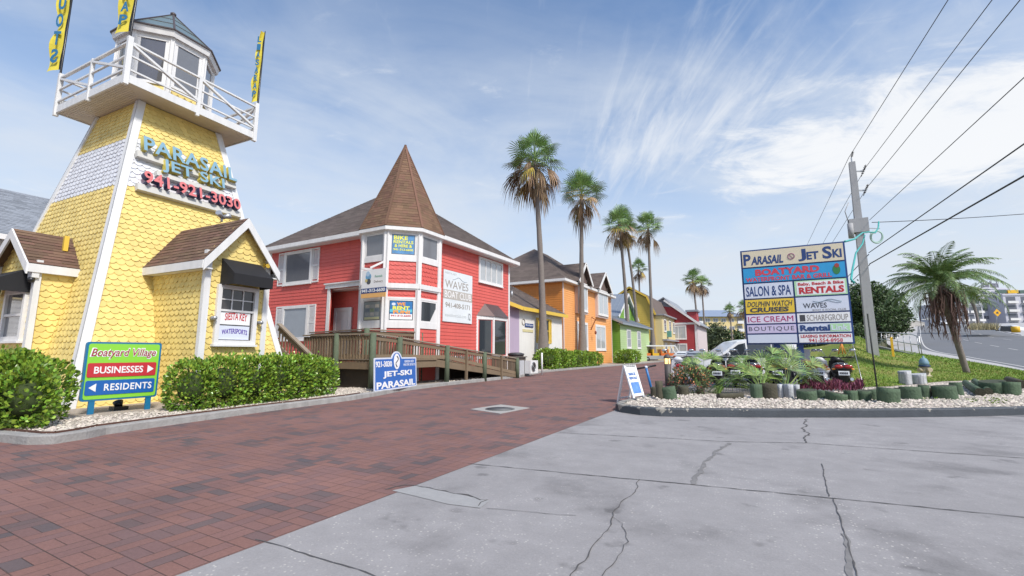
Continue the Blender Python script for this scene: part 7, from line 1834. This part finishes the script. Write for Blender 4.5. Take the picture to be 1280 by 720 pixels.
# ------------------------------------------------------------------ air conditioners and slatted screen by the shop
def build_ac():
    p = G(668, 468, .1); t = thing('air_conditioner', 'white outdoor air conditioner with round fan grille in front of the white shop', 'air conditioner', p); d = p.x * _f[0] + p.y * _f[1]; k = d / 569
    x, y = p.x, p.y; F = FX(x); w, h = .9, .68
    b = MB(); b.fbox(F, y - w / 2, y + w / 2, .16, .16 + h, -.35, 0); b.build('case', WHITE, t)
    b = MB(); b.torus(F.p(y - .1, .50, .01), (1, 0, 0), .25, .02, 20, 5); b.tube([F.p(y - .1, .50, .0), F.p(y - .1, .50, .012)], .24, 18, 1)
    for r_ in (.07, .13, .19): b.torus(F.p(y - .1, .50, .02), (1, 0, 0), r_, .008, 18, 4)
    b.build('fan_grille', [STEEL, DARK], t)
    q = MB(); q.box(x - .42, x - .40 + .05, y - 1.0, y - .5, .1, .85); q.box(x - .4, x - .36, y - .5, y - .45, .1, .16); 
    solo(q, 'pump_box', M('pale_grey_box', (.45, .46, .48), .5, .05), (x - .4, y - .75, .1), 'grey cabinet immediately left of the white air conditioner', 'cabinet')
    q = MB(); q.tube([(x + .1, y + .75, .05), (x + .1, y + .75, 1.25)], .05, 8); solo(q, 'white_post', WHITE, (x + .1, y + .75, .05), 'short white pipe post right of the air conditioner by the first palm', 'post')
    sc_ = thing('slatted_screen', 'small dark slatted wooden screen at the foot of the ramp', 'screen', (-12.2, 21.8, .1)); b = MB()
    for i in range(14): b.box(-11.95, -11.91, 21.05 + i * .14, 21.05 + i * .14 + .1, .1, 1.0)
    for z in (.2, .9): b.box(-11.99, -11.95, 21.0, 23.0, z, z + .08)
    b.box(-12.1, -11.85, 20.95, 23.05, 1.0, 1.05); 
    for i in range(7): b.box(-12.95 + i * .14, -12.85 + i * .14, 21.0, 21.04, .1, 1.0)
    b.build('slats', M('grey_brown_wood', (.13, .11, .095), .85, .2, 3), sc_)
    q = MB(); c = PX(645, 444, -13.3); q.lathe((c.x, c.y, .1), [(.46, 0), (.46, 1.0), (.5, 1.02), (.5, 1.1), (.3, 1.16), (0, 1.17)], 18); solo(q, 'condenser_unit', M('dark_grey_metal', (.05, .05, .055), .5, .1), (c.x, c.y, .1), 'round dark condenser with a flat cap by the lilac wall of the white shop', 'air conditioner')
    for lab, yy in (('white electric cabinet under the low green house, left one', 54.2), ('white electric cabinet under the low green house, right one', 55.6)):
        q = MB(); q.box(-14.2, -13.9, yy, yy + .5, .05, 1.5); q.box(-13.9, -13.86, yy + .1, yy + .4, .3, 1.2); solo(q, 'electric_cabinet', WHITE, (-14, yy, .05), lab, 'cabinet')
build_ac()

# ------------------------------------------------------------------ far side of the road
mt = thing('traffic_signal', 'mast arm carrying horizontal traffic signals over the road at the right edge', 'traffic light', D(1420, 425, 58)); dm = 58
b = MB(); b.tube([D(1228, 366.5, dm), D(1300, 363.5, dm), D(1420, 358, dm)], [.10, .12, .16], 8); b.tube([D(1420, 425, dm), D(1420, 350, dm)], .2, 8); b.build('mast_arm', STEEL, mt)
for u, w, m_ in ((1251, 5, M('signal_dark_green', (.08, .13, .11), .5, .1)), (1264.5, 6.5, POSTY), (1279, 6, M('signal_dark_green', (.08, .13, .11), .5, .1))):
    a, c = D(u - w, 365, dm), D(u + w, 364.5, dm); b = MB(); b.bar(a, c, .4, .42); b.build('signal_head', m_, mt)
for u, v0, v1, d, lab in ((1128.5, 418, 366, 100, 'tall thin grey street light pole on the bridge, left of three'), (1134, 416, 371, 112, 'grey street light pole on the bridge, middle of three'), (1144.5, 408, 391, 130, 'short grey street light pole at the crest of the bridge')):
    a, c = D(u, v0, d), D(u, v1, d); t = thing('street_light', lab, 'street light', a, group='street lights on the bridge'); b = MB(); b.tube([a, c], [.16, .09], 6); b.build('pole', STEEL, t)
    b = MB(); e = c + Vector((_r[0], _r[1], 0)) * 2.2 + Vector((0, 0, .5)); b.tube([c, c.lerp(e, .5) + Vector((0, 0, .25)), e], .07, 5); b.bar(e, e + Vector((_r[0], _r[1], 0)) * .8, .3, .14); b.build('lamp_arm', STEEL, t)
a = D(1145, 400, 138); b = MB(); b.tube([a, D(1168, 398.5, 138)], .09, 6); b.bar(D(1158, 398.5, 138), D(1163, 398.5, 138), .5, .7); solo(b, 'far_signal_arm', STEEL, a, 'distant signal arm over the crest of the bridge', 'traffic light')
p = D(1246, 411, 74); t = thing('warning_sign', 'yellow diamond warning sign on a post at the road median', 'road sign', p); q = D(1246, 391, 74); F = Fr(q, (_r[0], _r[1], 0), (-_f[0], -_f[1], 0))
b = MB(); b.tube([p, D(1246, 386, 74)], .05, 6); b.build('post', STEEL, t); b = MB(); b.fprism(F, [(0, -.62), (.62, 0), (0, .62), (-.62, 0)], .05, .09); pn = b.build('panel', M('warning_yellow', (.75, .40, .02), .5, .05), t); b = MB(); b.fprism(F, [(-.2, -.15), (.2, -.15), (.2, .05), (.05, .2), (-.2, .05)], .09, .1); b.build('symbol', SDK, pn)
og = thing('ornamental_grass', 'row of tawny ornamental grass clumps on the road median', 'grass clump', D(1230, 411, 76)); b = MB()
for i in range(1500):
    c = D(rnd(1213, 1247), 412.5, rnd(74, 80)); e = c + Vector((rnd(-.6, .6), rnd(-.6, .6), rnd(.6, 1.35))); w = Vector((rnd(-1, 1), rnd(-1, 1), 0)).normalized() * .07; b.poly([c - w, e, c + w])
b.build('foliage', ORNG, og)
b = MB(); c = D(1270, 414, 72); b.lathe(c - Vector((0, 0, .2)), [(.5, 0), (.5, .9), (.35, .95)], 14); solo(b, 'crash_barrel', POSTY, c, 'yellow crash barrel at the end of the median', 'barrel')
b = MB(); b.bar(D(1252, 410.5, 74), D(1267, 412, 72.5), .5, .8); solo(b, 'median_barrier', M('dark_barrier', (.12, .12, .12), .8, .1), D(1260, 411, 73), 'dark low barrier between the grass clumps and yellow barrel', 'barrier')
